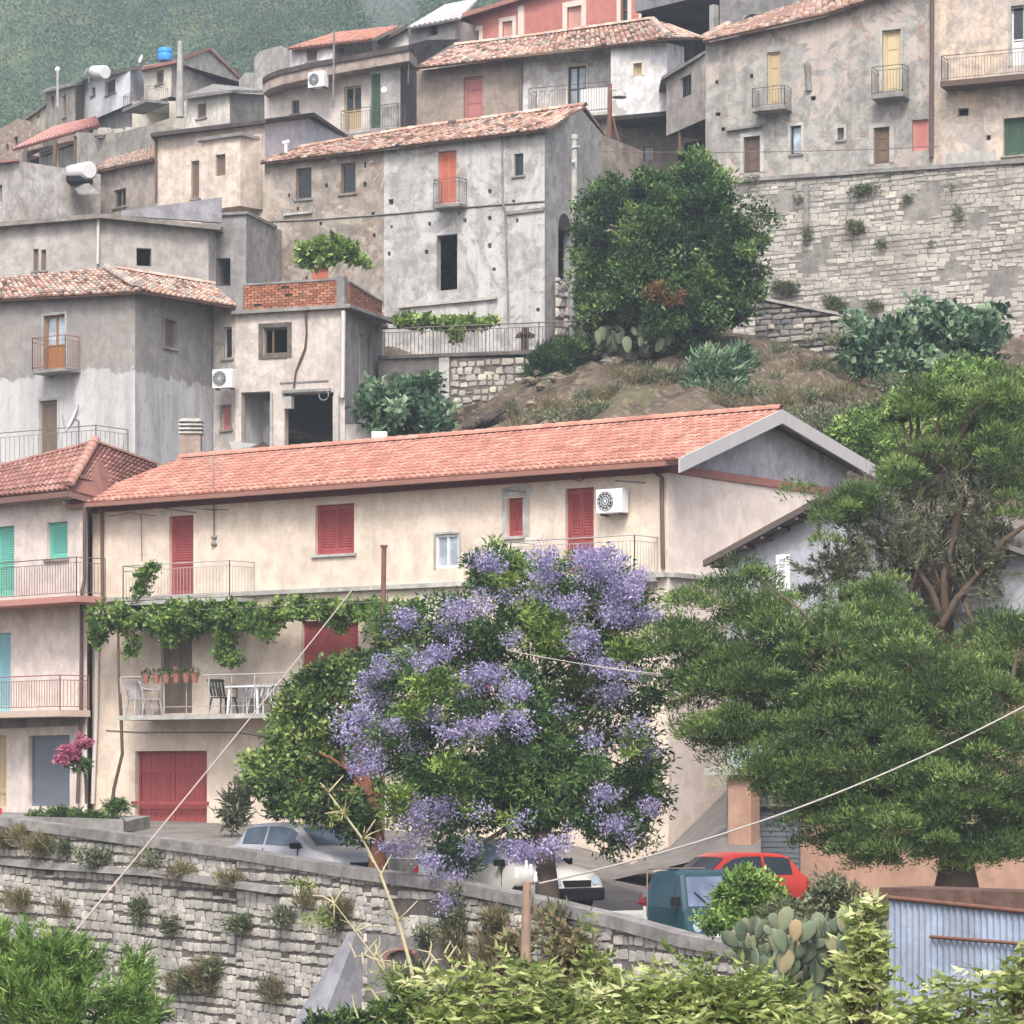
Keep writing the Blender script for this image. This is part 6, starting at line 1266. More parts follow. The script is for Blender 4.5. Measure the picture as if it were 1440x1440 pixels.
weeds('slope_scrub', L_OLIVE, [(x, y, Y, rx, ry, 30) for x, y, Y, rx, ry in ((870, 550, 98, 20, 8), (905, 520, 99, 20, 8), (1060, 590, 97, 40, 8), (1130, 560, 98, 40, 14), (1200, 560, 99, 40, 14), (1160, 520, 101, 30, 10), (1080, 540, 100, 30, 10), (720, 580, 100, 12, 12), (960, 585, 96, 20, 6), (1000, 590, 96, 60, 5), (1250, 540, 98, 30, 12), (1240, 600, 95, 30, 10), (820, 560, 98, 16, 5), (1380, 540, 97, 50, 20), (1100, 500, 103, 30, 10), (930, 530, 99, 40, 14), (850, 580, 97, 50, 12), (1000, 560, 98, 40, 20), (1060, 560, 98, 60, 20), (1150, 600, 95, 60, 16), (780, 590, 97, 40, 8), (1180, 480, 103, 40, 10))], 470, 44, .3, .2, .035, up=.8, tb=.45)
weeds('dry_slope_grass', L_DRY, [(x, y, Y, rx, ry, 40) for x, y, Y, rx, ry in ((780, 575, 98, 50, 14), (860, 560, 98, 50, 16), (940, 560, 98, 50, 20), (1020, 575, 97, 60, 16), (1100, 570, 97, 50, 22), (1170, 560, 98, 50, 26), (1120, 520, 101, 60, 20), (880, 530, 99, 40, 14), (1230, 580, 96, 40, 24), (1060, 520, 101, 40, 16), (730, 600, 97, 30, 10))], 380, 40, .26, .2, .022, up=1.1, tb=.45)
# boulders and rubble on the slope
m = MB()
def rock(m, c, s, t):
    vs = []; n1 = 7
    for k, (zz, rr) in enumerate(((-.6, .75), (0, 1), (.55, .7))):
        for i in range(n1): a = 2*math.pi*i/n1+k*.3; vs.append(c+Vector((math.cos(a)*rr*s*rnd(.75, 1.2), math.sin(a)*rr*s*rnd(.75, 1.2), zz*s*rnd(.5, .9))))
    vs.append(c+Vector((0, 0, s*.6)))
    m.idx(vs, [(k*n1+i, k*n1+(i+1) % n1, (k+1)*n1+(i+1) % n1, (k+1)*n1+i) for k in range(2) for i in range(n1)]+[(2*n1+i, 2*n1+(i+1) % n1, 3*n1) for i in range(n1)], t)
for i in range(900):
    px = rnd(745, 1250); py = rnd(500, 640); Y = 93+ (640-py)/140*11
    rock(m, P(px, py, Y)+Vector((0, .3, 0)), rnd(.04, .2)*(1.6 if random.random() < .08 else 1), rnd(0, .8))
for i in range(40): rock(m, P(rnd(838, 960), rnd(472, 502), 103)+Vector((0, 0, 0)), rnd(.12, .32), rnd(.5, 1))
for i in range(60): px = rnd(800, 870); rock(m, P(px, 545-(px-800)*.55+rnd(-8, 8), 102.5), rnd(.1, .28), rnd(.2, .8))
o = m.build('slope_rubble', tint('slope stone', [(0, (96, 84, 74)), (.5, (134, 120, 106)), (1, (184, 178, 168))], grime=((80, 66, 56), .6)), None, P(950, 560, 99)); o['kind'] = 'stuff'
m = MB()
for i in range(9):
    a = P(640+i*6, 612-i*3+rnd(-4, 4), 97.5); b = P(706+rnd(-8, 8), 575+rnd(0, 20), 98.5); m.tube([a, b], rnd(.05, .09), 5)
props(m.build('timber_pile', paint('dark rotten timber', (70, 62, 58), .9, .4), None, P(660, 610, 97.5)), 'pile of dark old beams lying left of the earth slope', 'timber pile')

# wooded mountainside far behind
def hill_z(Y): return np.interp(Y, [160, 185, 230, 300, 380, 460, 560, 700], [30, 36, 44, 60, 84, 112, 152, 200])
FAR = [(fy(0), fz) for fy, fz in ROWS if fy(0) > 140]
def hill_z(X, Y):
    for (y0, f0), (y1, f1) in zip(FAR, FAR[1:]):
        if Y <= y1: return f0(X)+(f1(X)-f0(X))*(Y-y0)/(y1-y0)
    return 215
nC = 7200; Yc = RNG.uniform(195, 600, nC); Xc = RNG.uniform(-.28, .05, nC)*Yc
Zc = np.array([hill_z(x, y) for x, y in zip(Xc, Yc)]); rC = RNG.uniform(1.3, 3.6, nC)*(Yc/420)**.6
per = 110; Cc = np.repeat(np.stack([Xc, Yc, Zc+rC*.45], 1), per, 0); rr = np.repeat(rC, per)[:, None]; u_ = unit(nC*per); u_[:, 2] = np.abs(u_[:, 2])*.9
patch = .5+.35*np.sin(Xc*.07+Yc*.031)+.3*np.sin(Xc*.19-Yc*.07); T = np.repeat(RNG.normal(.26, .07, nC)+patch*.36, per)+RNG.normal(0, .06, nC*per)
V = leaf_quads(Cc+u_*rr*RNG.uniform(.6, 1.05, (nC*per, 1)), unit(nC*per)+u_*.8, RNG.uniform(.5, 1.1, nC*per)*np.repeat(rC, per)*.15, np.repeat(rC, per)*.11)
o = quad_mesh('mountain_woods', V, T, leafmat('mountain macchia', [(0, (34, 54, 42)), (.4, (64, 88, 62)), (.75, (92, 112, 80)), (1, (124, 138, 104))], .1), None, (0, 400, 100)); o['kind'] = 'stuff'

# ---- foreground greenery near the camera
def fronds(name, parent, tips, n_leaf, Lf, ll, lw, mat, spread=1.0, loc=None):
    """pinnate leaves: (base point, direction) lists"""
    c_, d_, t_ = [], [], []
    for (b, d, tb) in tips:
        b = np.array(b); d = np.array(d)/np.linalg.norm(d); side = np.cross(d, [0, 0, 1]); side /= np.linalg.norm(side)+1e-6; nrm = np.cross(side, d)
        L_ = Lf*rnd(.7, 1.25)
        for k in range(n_leaf):
            s = .15+.85*k/(n_leaf-1); p = b + d*L_*s + np.array([0, 0, -.28])*L_*s*s
            for sg in (-1, 1):
                if random.random() < .06: continue
                c_.append(p); d_.append(side*sg*1.0 + d*.55 + nrm*rnd(-.15, .25) + np.array([0, 0, -.25+rnd(-.2, .2)])); t_.append(tb+rnd(-.14, .14))
        c_.append(b+d*L_+np.array([0, 0, -.28])*L_); d_.append(d); t_.append(tb)
    c_, d_ = np.array(c_), np.array(d_); n = len(c_)
    return quad_mesh(name, leaf_quads(c_, d_, ll*RNG.uniform(.75, 1.2, n), lw*RNG.uniform(.8, 1.2, n), .2), np.array(t_), mat, parent, loc)
def front_shrub(name, label, blobs, nst, per_st, mat, tb, base, Lf=.42, ll=.13, lw=.042, nl=7):
    t = thing(name, label, 'shrub', base); cs, ds = subclumps(blobs, nst, .5); tips = []; m = MB()
    for c, d in zip(cs, ds):
        tv = random.gauss(tb-.06, .24)
        for k in range(per_st):
            v = np.array([rnd(-1, 1), rnd(-1, .6), rnd(-.1, .9)]); tips.append((c+np.array([0, 0, rnd(-.1, .06)]), v+d*.3, tv))
        a = Vector(c); m.tube([a, a+Vector((rnd(-.06, .06), rnd(-.06, .06), -rnd(.3, .7)))], .008, 4, cap=False)
    fronds('leaves', t, tips, nl, Lf, ll, lw, mat); m.build('stem', M_WOOD, t); return t
front_shrub('yellow_green_shrub', 'large yellow-green shrub with feather leaves filling the bottom right foreground', [(700, 1470, 24, 100, 50, 60), (820, 1455, 24, 90, 50, 60), (930, 1450, 24, 100, 56, 60), (1060, 1455, 24, 100, 50, 60), (1180, 1480, 23.5, 90, 50, 60), (1300, 1490, 24, 90, 40, 60), (1430, 1480, 23.5, 70, 40, 60), (640, 1480, 24, 50, 34, 40)]+[(x_, random.Random(x_).uniform(1372, 1412), 24, 14, 20, 14) for x_ in (600, 655, 690, 745, 790, 880, 925, 960, 1010, 1055, 1310, 1360, 1400)], 360, 5, L_YEL, .5, P(900, 1500, 24)-Vector((0, 0, 2.6)), .34, .12, .032, 6)
front_shrub('tall_yellow_shoot', 'tall upright yellow leafy shoot in front of the prickly pear and the corrugated fence', [(1215, 1410, 22.5, 26, 50, 20), (1212, 1350, 22.5, 18, 34, 14), (1222, 1300, 22.5, 14, 26, 12), (1230, 1272, 22.5, 8, 10, 8)], 40, 4, L_YEL, .7, P(1225, 1500, 22.5)-Vector((0, 0, 2.3)), .15, .10, .036, 3)
front_shrub('thin_leafy_stalk', 'slender leafy stalk rising from the yellow shrub right of the wooden post', [(838, 1350, 26, 18, 50, 14), (842, 1400, 26, 30, 30, 20)], 26, 4, L_YEL, .5, P(840, 1500, 26)-Vector((0, 0, 2.8)), .13, .08, .03, 3)
front_shrub('right_edge_shoot', 'yellow leafy shoot at the lower right corner against the corrugated fence', [(1432, 1410, 23, 16, 46, 14), (1442, 1330, 23, 8, 14, 8)], 16, 4, L_YEL, .55, P(1430, 1500, 23)-Vector((0, 0, 2.4)), .15, .1, .036, 3)
tree('lower_left_pine', 'bright green pine top filling the bottom left corner', 'tree', P(60, 1500, 36)-Vector((0, 0, 6)), [P(60, 1500, 36), P(70, 1430, 36)], .18,
    dict(blobs=[(40, 1350, 36, 56, 36, 50), (90, 1370, 36, 46, 44, 50), (20, 1410, 35.6, 70, 50, 50), (110, 1420, 35.4, 90, 50, 60), (190, 1375, 36, 24, 26, 24), (0, 1330, 36, 30, 18, 30), (215, 1430, 36, 20, 30, 24)], n=330, per=90, r=.17, L=.13, W=.016, shell=.6, style='pine', tv=.15, cv=.15, tb=.58), L_PINEB, M_BARK, 14)
tree('lime_bush', 'small lime green bush in front of the teal three-wheeler and the red car', 'bush', P(1040, 1345, 47), [P(1035, 1310, 47), P(1035, 1280, 47)], .07,
    dict(blobs=[(1056, 1246, 46.5, 34, 22, 30), (1080, 1262, 46.5, 24, 20, 24), (1032, 1268, 46.5, 26, 22, 24), (1006, 1298, 46, 20, 12, 20), (1040, 1287, 46.5, 30, 14, 24)], n=150, per=70, r=.16, L=.085, W=.05, shell=.5, tb=.6), L_PINEB, M_BARK, 12)
# prickly pear
def prickly(name, label, base, pads, mat):
    t = thing(name, label, 'cactus', base); m = MB()
    for (px, py, Y, r, tilt, yaw, tv) in pads:
        c = P(px, py, Y); h = r*Y/F; vs = []; nu, nv = 9, 5
        M_ = Matrix.Rotation(yaw, 3, 'Z') @ Matrix.Rotation(tilt, 3, 'Y')
        for j in range(nv+1):
            th = math.pi*j/nv
            for i in range(nu):
                ph = 2*math.pi*i/nu; z_ = math.cos(th); w_ = math.sin(th)*(1-.18*(1-z_)*.5 if z_ < 0 else 1)
                vs.append(c+M_ @ Vector((math.cos(ph)*w_*h*.8, math.sin(ph)*w_*h*.14, z_*h*1.15)))
        m.idx(vs, [(j*nu+i, j*nu+(i+1) % nu, (j+1)*nu+(i+1) % nu, (j+1)*nu+i) for j in range(nv) for i in range(nu)], tv, True)
    m.build('pads', mat, t); return t
PADM = tint('cactus pad', [(0, (66, 82, 68)), (.4, (96, 112, 92)), (.7, (126, 132, 104)), (1, (146, 130, 100))], grime=((120, 108, 84), .5), gsc=6, rough=.7)
pads = []
front = [(rnd(1045, 1285), rnd(1385, 1440), 40.5+rnd(-1.3, 1.3), 0.0) for _ in range(34)]
while front and len(pads) < 420:
    x, y, Y, an = front.pop(0); r = rnd(8, 17); cx, cy = x+math.sin(an)*r, y-math.cos(an)*r
    lim = 1212+abs(cx-1130)*.5+(26 if cx < 1060 else 0)+(20 if cx > 1200 else 0)
    if cy < lim or cx < 1025 or cx > 1295: continue
    pads.append((cx, cy, Y, r, an*.9, rnd(-1.4, 1.4), min(1, max(0, random.gauss(.35, .3)))))
    for q in random.sample((-1, 0, 1), 2 if random.random() < .72 else 1):
        a2 = max(-1.3, min(1.3, an*.6+q*.6+rnd(-.2, .2))); front.append((cx+math.sin(an+q*.5)*r*.95, cy-math.cos(an+q*.5)*r*.95, Y+rnd(-.15, .15), a2))
prickly('prickly_pear', 'big grey-green prickly pear cactus between the lime bush and the corrugated fence', P(1140, 1440, 40.5)-Vector((0, 0, 1.6)), pads, PADM)
prickly('small_prickly_pear', 'small prickly pear clump on the rubble under the great dark tree', P(900, 480, 102), [(rnd(838, 950), rnd(466, 486), 102+rnd(-.4, .4), rnd(6, 11), rnd(-.6, .6), rnd(-1, 1), rnd(0, .6)) for i in range(46)], PADM)
tree('cactus_scrub', 'dull olive scrub behind and around the prickly pear cactus', 'bush', P(1150, 1400, 44)-Vector((0, 0, 1)), None, 0, dict(blobs=[(1100, 1290, 44, 40, 26, 30), (1170, 1265, 44, 40, 30, 30), (1225, 1300, 44, 30, 40, 30), (1130, 1340, 43, 60, 40, 30), (1060, 1330, 43, 30, 30, 20), (1260, 1350, 42, 24, 40, 24)], n=210, per=60, r=.2, L=.11, W=.035, shell=.4, tb=.42, cv=.25), L_OLIVE, M_BARK, 3)
# dead giant fennel stalks
def stalk(name, label, segs, mat, base):
    t = thing(name, label, 'plant', base)
    m = MB()
    for pts, r in segs: m.tube([P(x, y, Y) for x, y, Y in pts], [r*(1-.6*i/(len(pts)-1)) for i in range(len(pts))], 6)
    m.build('stem', mat, t); return t
Yk = 27.0; mk = paint('pale dry stalk', (176, 166, 136), .9, .4, (110, 112, 84))
main = [(590, 1450, Yk), (578, 1360, Yk), (560, 1295, Yk), (535, 1230, Yk), (510, 1180, Yk), (484, 1145, Yk), (462, 1115, Yk)]
segs = [(main, .02)]
for i, (x, y, _) in enumerate(main[2:]):
    for k in range(4): dx, dy = rnd(-32, 32), rnd(-34, 8); segs.append(([(x, y, Yk), (x+dx*.5, y+dy*.4-3, Yk+rnd(-.2, .2)), (x+dx, y+dy, Yk+rnd(-.3, .3))], .009))
main2 = [(600, 1460, Yk-1), (560, 1400, Yk-1), (530, 1350, Yk-1), (500, 1310, Yk-1), (470, 1270, Yk-1)]
segs.append((main2, .012))
for x, y, _ in main2[1:]+main2[1:]:
    for k in range(3): dx, dy = rnd(-36, 40), rnd(-26, 26); segs.append(([(x, y, Yk-1), (x+dx*.5, y+dy*.5-4, Yk-1), (x+dx, y+dy, Yk-1+rnd(-.2, .2))], .009))
for k in range(26): x, y = rnd(500, 640), rnd(1340, 1450); a = rnd(-1, 1); segs.append(([(x, y, Yk-1), (x+14*a, y-16, Yk-1), (x+26*a+rnd(-8, 8), y-24+rnd(-8, 20), Yk-1)], .010))
tk = stalk('dead_fennel_stalk', 'tall bare dead fennel stalk with forked twigs leaning in front of the cobblestone wall', segs, mk, P(590, 1500, Yk)-Vector((0, 0, 3)))
foliage('flower_umbel', tk, [(475, 1150, Yk, 20, 14, 10), (430, 1240, Yk, 24, 14, 10), (560, 1390, Yk-1, 50, 34, 20), (450, 1290, Yk-1, 34, 12, 12)], 50, 26, .07, .05, .012, L_YEL, shell=.2, tb=.35)
tree('corner_bush_green', 'dark green weeds at the bottom centre beside the plastered drain arch', 'bush', P(500, 1450, 44)-Vector((0, 0, 3)), None, 0, dict(blobs=[(490, 1445, 44, 60, 22, 30), (560, 1430, 44, 50, 30, 30), (640, 1440, 44, 50, 40, 30)], n=120, per=50, r=.2, L=.13, W=.05, shell=.4, tb=.3), L_MID, M_BARK, 3)
tree('wilted_shrub', 'wilted brown and green shrub around the wooden post', 'bush', P(740, 1440, 37)-Vector((0, 0, 2)), None, 0, dict(blobs=[(725, 1330, 37, 14, 20, 10), (800, 1340, 37, 30, 26, 20), (770, 1300, 37, 16, 10, 10), (700, 1380, 37, 30, 30, 20), (780, 1390, 37, 40, 30, 26)], n=110, per=30, r=.18, L=.12, W=.06, shell=.3, tb=.55), L_DRY, M_BARK, 3)

# ================================================================ VEHICLES
HEAD = math.atan2(-.8, .6)
def car(name, label, at, rz, body, L=3.8, W=1.62, H=1.42, glassm=None, dark_bumper=False, van=False, lamp=None):
    t = thing(name, label, 'car', at, rz=rz); hw = W/2; k = L/3.8
    st = [(-1.9, .32, .62, .64, .86, .80), (-1.86, .26, .9, .95, .95, .84), (-1.72, .25, .93, 1.05, .98, .82), (-1.42, .24, .94, 1.34 if not van else 1.4, 1, .76), (-1.2, .24, .94, 1.39, 1, .75), (-.5, .23, .93, 1.42, 1, .75), (.1, .23, .91, 1.41, 1, .74), (.38, .23, .90, 1.34, 1, .72), (1.02, .23, .89, .95, 1, .80), (1.3, .24, .85, .90, .99, .78), (1.65, .25, .77, .81, .96, .76), (1.84, .28, .62, .66, .9, .74), (1.92, .34, .5, .52, .82, .7)]
    def ring(s):
        x, zb, zl, zr, f, wr = s; w_ = hw*f; r = hw*wr; sc = H/1.42
        zb, zl, zr = zb*sc, zl*sc, zr*sc
        return [(x*k, w_*.9, zb), (x*k, w_, zb+.14), (x*k, w_*1.0, zl-.22*sc if zl-.22*sc > zb+.16 else zb+.16), (x*k, w_*.96, zl), (x*k, r*1.0+ (w_*.96-r)*.10, zr-.07*sc if zr-.07*sc > zl else zl+.005), (x*k, r*.86, zr-.015), (x*k, r*.4, zr), (x*k, -r*.4, zr), (x*k, -r*.86, zr-.015), (x*k, -(r*1.0+(w_*.96-r)*.10), zr-.07*sc if zr-.07*sc > zl else zl+.005), (x*k, -w_*.96, zl), (x*k, -w_, zl-.22*sc if zl-.22*sc > zb+.16 else zb+.16), (x*k, -w_, zb+.14), (x*k, -w_*.9, zb)]
    R_ = [ring(s) for s in st]; n = 14; m = MB(); vs = [p for r in R_ for p in r]
    fs = [(i*n+j, i*n+j+1, (i+1)*n+j+1, (i+1)*n+j) for i in range(len(R_)-1) for j in range(n-1)]+[(i*n+n-1, i*n, (i+1)*n, (i+1)*n+n-1) for i in range(len(R_)-1)]
    m.idx(vs, fs, .5, True); m.idx(R_[0], [tuple(range(n))], .5); m.idx(R_[-1], [tuple(range(n))[::-1]], .5)
    m.build('body', body, t, local=True)
    def on(x, j, f):     # point on side surface between ring index j and j+1
        xs = [s[0]*k for s in st]; i = max(0, min(len(xs)-2, next((q for q in range(len(xs)-1) if xs[q+1] >= x), len(xs)-2))); a = (x-xs[i])/(xs[i+1]-xs[i])
        p = Vector(R_[i][j]).lerp(Vector(R_[i+1][j]), a); q = Vector(R_[i][j+1]).lerp(Vector(R_[i+1][j+1]), a); return p.lerp(q, f)
    gm = glassm or M_GLASS
    for (x0, x1) in ((-1.38*k, -.62*k), (-.54*k, .52*k)):
        for sg in (1, -1):
            o = Vector((0, .012*sg, .004)); j, a, b = (3, .1, .97) if sg > 0 else (9, .03, .9); g = MB()
            xs = [x0+(x1-x0)*q/4 for q in range(5)]
            lo = [on(x, j, a if sg > 0 else b)+o for x in xs]; hi = [on(x, j, b if sg > 0 else a)+o for x in xs]
            if x1 < 0: pass
            for q in range(4): g.poly([lo[q], lo[q+1], hi[q+1], hi[q]], smooth=True)
            if x1 > 0: g.poly([lo[4], on(.82*k, j, .12 if sg > 0 else .88)+o, hi[4]])
            g.build('side_window', gm, t, local=True)
    def cross(x, f): # roofline points
        return on(x, 5, 0)
    for nm, xa, xb in (('windscreen', .97*k, .42*k), ('rear_window', -1.69*k, -1.45*k)):
        g = MB(); a, b = on(xa, 5, 0), on(xb, 5, 0); c, d = on(xa, 6, 0), on(xb, 6, 0); s = 1 if xa > 0 else -1; o = Vector((.014*s, 0, .012))
        pts = [(a, b), (c, d)]
        rows = [[a+o, c+o, Vector((c.x, -c.y, c.z))+o, Vector((a.x, -a.y, a.z))+o], [b+o, d+o, Vector((d.x, -d.y, d.z))+o, Vector((b.x, -b.y, b.z))+o]]
        for q in range(3): g.poly([rows[0][q], rows[0][q+1], rows[1][q+1], rows[1][q]], smooth=True)
        g.build(nm, gm, t, local=True)
    for x in (-1.22*k, 1.2*k):
        for sg in (1, -1):
            g = MB(); g.tube([(x, sg*(hw-.2), .29), (x, sg*(hw+.015), .29)], .29, 18); w_ = g.build('wheel', M_BLACK, t, local=True)
            g = MB(); g.tube([(x, sg*(hw+.0), .29), (x, sg*(hw+.025), .29)], .18, 12); g.build('rim', M_STEEL, w_, local=True)
    for sg in (1, -1):
        g = MB(); g.hexa([(1.70*k, sg*hw*.5, .56), (1.70*k, sg*hw*.9, .56), (1.88*k, sg*hw*.78, .56), (1.93*k, sg*hw*.5, .56), (1.62*k, sg*hw*.5, .72), (1.62*k, sg*hw*.93, .72), (1.80*k, sg*hw*.84, .7), (1.86*k, sg*hw*.5, .68)]); g.build('headlight', M_GLASS_SKY, t, local=True)
        g = MB(); g.box(-1.91*k, -1.80*k, *sorted((sg*hw*.78, sg*hw*.97)), .72, .86); g.build('tail_light', paint('tail lamp red', (186, 60, 62), .3, .1), t, local=True)
        g = MB(); g.box(.62*k, .76*k, *sorted((sg*(hw-.02), sg*(hw+.17))), .9, 1.02); g.build('wing_mirror', M_BLACK, t, local=True, bevel=.02)
        g = MB(); g.box(-.5*k, -.36*k, *sorted((sg*(hw-.01), sg*(hw+.02))), .76, .79); g.build('door_handle', M_BLACK, t, local=True)
        g = MB(); g.box(-.585*k, -.572*k, *sorted((sg*(hw-.01), sg*(hw+.004))), .3, .9); g.build('door_gap', M_BLACK, t, local=True); g = MB(); g.box(.66*k, .673*k, *sorted((sg*(hw-.01), sg*(hw+.004))), .3, .88); g.build('door_gap', M_BLACK, t, local=True)
    g = MB(); g.box(1.80*k, 1.96*k, -hw*.86, hw*.86, .26, .5); g.build('front_bumper', M_BLACK if dark_bumper else body, t, local=True, bevel=.04)
    g = MB(); g.box(-1.96*k, -1.84*k, -hw*.9, hw*.9, .28, .55); g.build('rear_bumper', M_BLACK if dark_bumper else body, t, local=True, bevel=.04)
    g = MB(); g.box(1.86*k, 1.935*k, -hw*.42, hw*.42, .52, .64); g.build('grille', M_BLACK, t, local=True)
    return t
def carpaint(name, c, rough=.3):
    if name in MC: return MC[name]
    k = N(name); k.b.inputs['Coat Weight'].default_value = .5; k.b.inputs['Coat Roughness'].default_value = .15
    d = tuple(x*.8 for x in rgb(c)); MC[name] = k.base(k.mix(k.ramp(k.noise(k.pos(), 3, 4), [(.4, 0), (.7, .4)]), rgb(c), d), rough); return MC[name]
def on_road(px, Y, dz=0): X = (px-HX)*Y/F; return Vector((X, Y, 0))
def road_at(px, Y):
    X = (px-HX)*Y/F; pts = [(wall_y(X)+.1, road_z(X)), (wall_y(X)+3.5, road_z(X)), (wall_y(X)*.35+hf(X)*.65, road_z(X)*.3+g_front(X)*.7), (hf(X)+.3, g_front(X))]
    return Vector((X, Y, lerp_tab(Y, pts)+.055))
car('silver_hatchback', 'silver hatchback parked behind the parapet under the citrus tree', road_at(436, 63.5)-Vector((0, 0, .12)), HEAD+.06, carpaint('silver car paint', (166, 165, 172)), 3.6, 1.58, 1.42, glass('sky reflecting glass', (66, 76, 88), .1))  # bluish window colour stands in for reflected sky
car('white_hatchback', 'old white hatchback with dark bumper parked under the jacaranda', road_at(716, 59.0)+Vector((0, 0, .12)), HEAD+.1, carpaint('aged white car paint', (206, 204, 200)), 3.7, 1.58, 1.4, glass('sky glass pale', (128, 140, 160), .06), True)
car('red_car', 'bright red car with black window frames parked in front of the portico', road_at(1018, 63)-Vector((0, 0, .2)), math.atan2(-.55, -.83), carpaint('red car paint', (206, 62, 50)), 3.3, 1.5, 1.45, None, False)
car('black_car', 'dark car of which only the tail shows at the left edge behind the parapet', road_at(-92, 72.9)-Vector((0, 0, .25)), HEAD+math.pi, carpaint('black car paint', (44, 44, 48)), 3.7, 1.6, 1.42)
def ape():
    t = thing('three_wheeler', 'teal three-wheeled pickup with small cab and white open bed behind the parapet', 'pickup', road_at(945, 55.2)-Vector((0, 0, .03)), rz=math.atan2(-.86, .5))
    bm_ = carpaint('teal van paint', (36, 64, 74), .45)
    secs = [(.15, 1.38, .60, .56), (.2, 1.56, .62, .5), (.9, 1.60, .62, .5), (1.06, 1.55, .61, .5), (1.28, .95, .60, .58), (1.38, .45, .52, .5)]
    m = MB(); vs = []
    for x, zt, w_, wt in secs: vs += [(x, w_*.9, .2), (x, w_, .35), (x, w_, min(.95, zt-.02)), (x, wt*1.04, zt-.06), (x, wt*.9, zt), (x, -wt*.9, zt), (x, -wt*1.04, zt-.06), (x, -w_, min(.95, zt-.02)), (x, -w_, .35), (x, -w_*.9, .2)]
    n = 10; m.idx(vs, [(i*n+j, i*n+(j+1) % n, (i+1)*n+(j+1) % n, (i+1)*n+j) for i in range(len(secs)-1) for j in range(n)]+[tuple(range(n)), tuple(range((len(secs)-1)*n, len(secs)*n))[::-1]], .5, False)
    m.build('cab', bm_, t, local=True, bevel=.03)
    m = MB(); m.poly([(1.275, .49, .98), (1.275, -.49, .98), (1.09, -.43, 1.48), (1.09, .43, 1.48)]); g = m.build('windscreen', glass('sky lit windscreen', (84, 94, 114), .1), t, local=True)
    m = MB(); m.tube([(1.3, -.1, 1.0), (1.2, -.32, 1.22)], .012, 5); m.build('wiper', M_BLACK, g, local=True)
    for sg in (1, -1):
        m = MB(); m.poly([(.35, sg*.615, .98), (1.02, sg*.615, .98), (.96, sg*.53, 1.46), (.38, sg*.53, 1.46)]); m.build('side_window', M_GLASS, t, local=True)
        m = MB(); m.box(1.15, 1.22, *sorted((sg*.62, sg*.78)), .98, 1.14); m.build('wing_mirror', M_BLACK, t, local=True)
        m = MB(); m.tube([(1.33, sg*.36, .62), (1.37, sg*.36, .62)], .09, 12); m.build('headlight', M_GLASS_SKY, t, local=True)
        m = MB(); m.tube([(-1.0, sg*.52, .22), (-1.0, sg*.64, .22)], .22, 14); m.build('wheel', M_BLACK, t, local=True)
    m = MB(); m.tube([(1.0, -.07, .22), (1.0, .07, .22)], .22, 14); m.build('wheel', M_BLACK, t, local=True)
    m = MB(); m.box(-1.5, .08, -.66, .66, .42, .48); b = m.build('bed', bm_, t, local=True)
    m = MB(); m.box(-1.5, .08, .63, .66, .485, .80); m.box(-1.5, .08, -.66, -.63, .485, .80); m.box(-1.53, -1.503, -.66, .66, .485, .80); m.box(.083, .11, -.66, .66, .485, .95); m.build('side_board', carpaint('off white board', (196, 194, 190), .5), b, local=True)
    m = MB(); m.tube([(.13, -.6, .8), (.13, -.6, 1.6), (.13, .6, 1.6), (.13, .6, .8)], .018, 6); m.build('rack', M_IRON, t, local=True)
    m = MB(); m.box(1.36, 1.4, -.12, .12, .42, .5); m.build('number_plate', M_PLASTIC_W, t, local=True)
ape()

# ================================================================ EQUIPMENT ON HOUSES
def ac_unit(label, c, d, n, mat=M_PLASTIC_W, w_=.8, h=.55, dp=.3):
    d = Vector((d.x, d.y, 0)).normalized(); n = Vector((n.x, n.y, 0)).normalized(); t = thing('air_conditioner', label, 'air conditioner', c-Vector((0, 0, h/2)), 'air conditioning units on house walls')
    def bx_(m, a0, a1, z0, z1, o0, o1): m.hexa([c+d*a+n*o+Vector((0, 0, z)) for z in (z0, z1) for a, o in ((a0, o1), (a1, o1), (a1, o0), (a0, o0))])
    m = MB(); bx_(m, -w_/2, w_/2, -h/2, h/2, .06, .06+dp); m.build('casing', mat, t, bevel=.015)
    m = MB(); ctr = c-d*w_*.12+n*(.065+dp); r = h*.41
    up = Vector((0, 0, 1)); m.poly([ctr+d*math.cos(R(20*i))*r+up*math.sin(R(20*i))*r for i in range(18)]); m.build('fan_opening', M_BLACK, t)
    m = MB()
    for rr in (.35, .6, .85, 1.0): m.tube([ctr+n*.01+d*math.cos(R(20*i))*r*rr+up*math.sin(R(20*i))*r*rr for i in range(19)], .006, 4, cap=False)
    for i in range(0, 180, 30): v = d*math.cos(R(i))*r+up*math.sin(R(i))*r; m.tube([ctr+n*.01-v, ctr+n*.01+v], .005, 4, cap=False)
    m.build('fan_grille', mat, t)
    m = MB(); bx_(m, -w_*.38, -w_*.34, -h/2-.05, -h/2-.003, -.0, dp); bx_(m, w_*.34, w_*.38, -h/2-.05, -h/2-.003, -.0, dp); m.build('bracket', M_IRON, t)
    return t
ac_unit('white air conditioner on the cream house wall right of the tall red shutter', PF.at(PF.u(868), PF.z(868, 706)), PF.d, PF.n, w_=.72, h=.56)
ac_unit('bulky white air conditioner on the corner of the terrace house, left of the dark window', P(319, 534, 103.1), PT.d, PT.n, w_=.72, h=.62)
ac_unit('air conditioner under the dark curved roof overhang', P(452, 114, 134.4), PC.d, PC.n, w_=.85, h=.66, dp=.35)
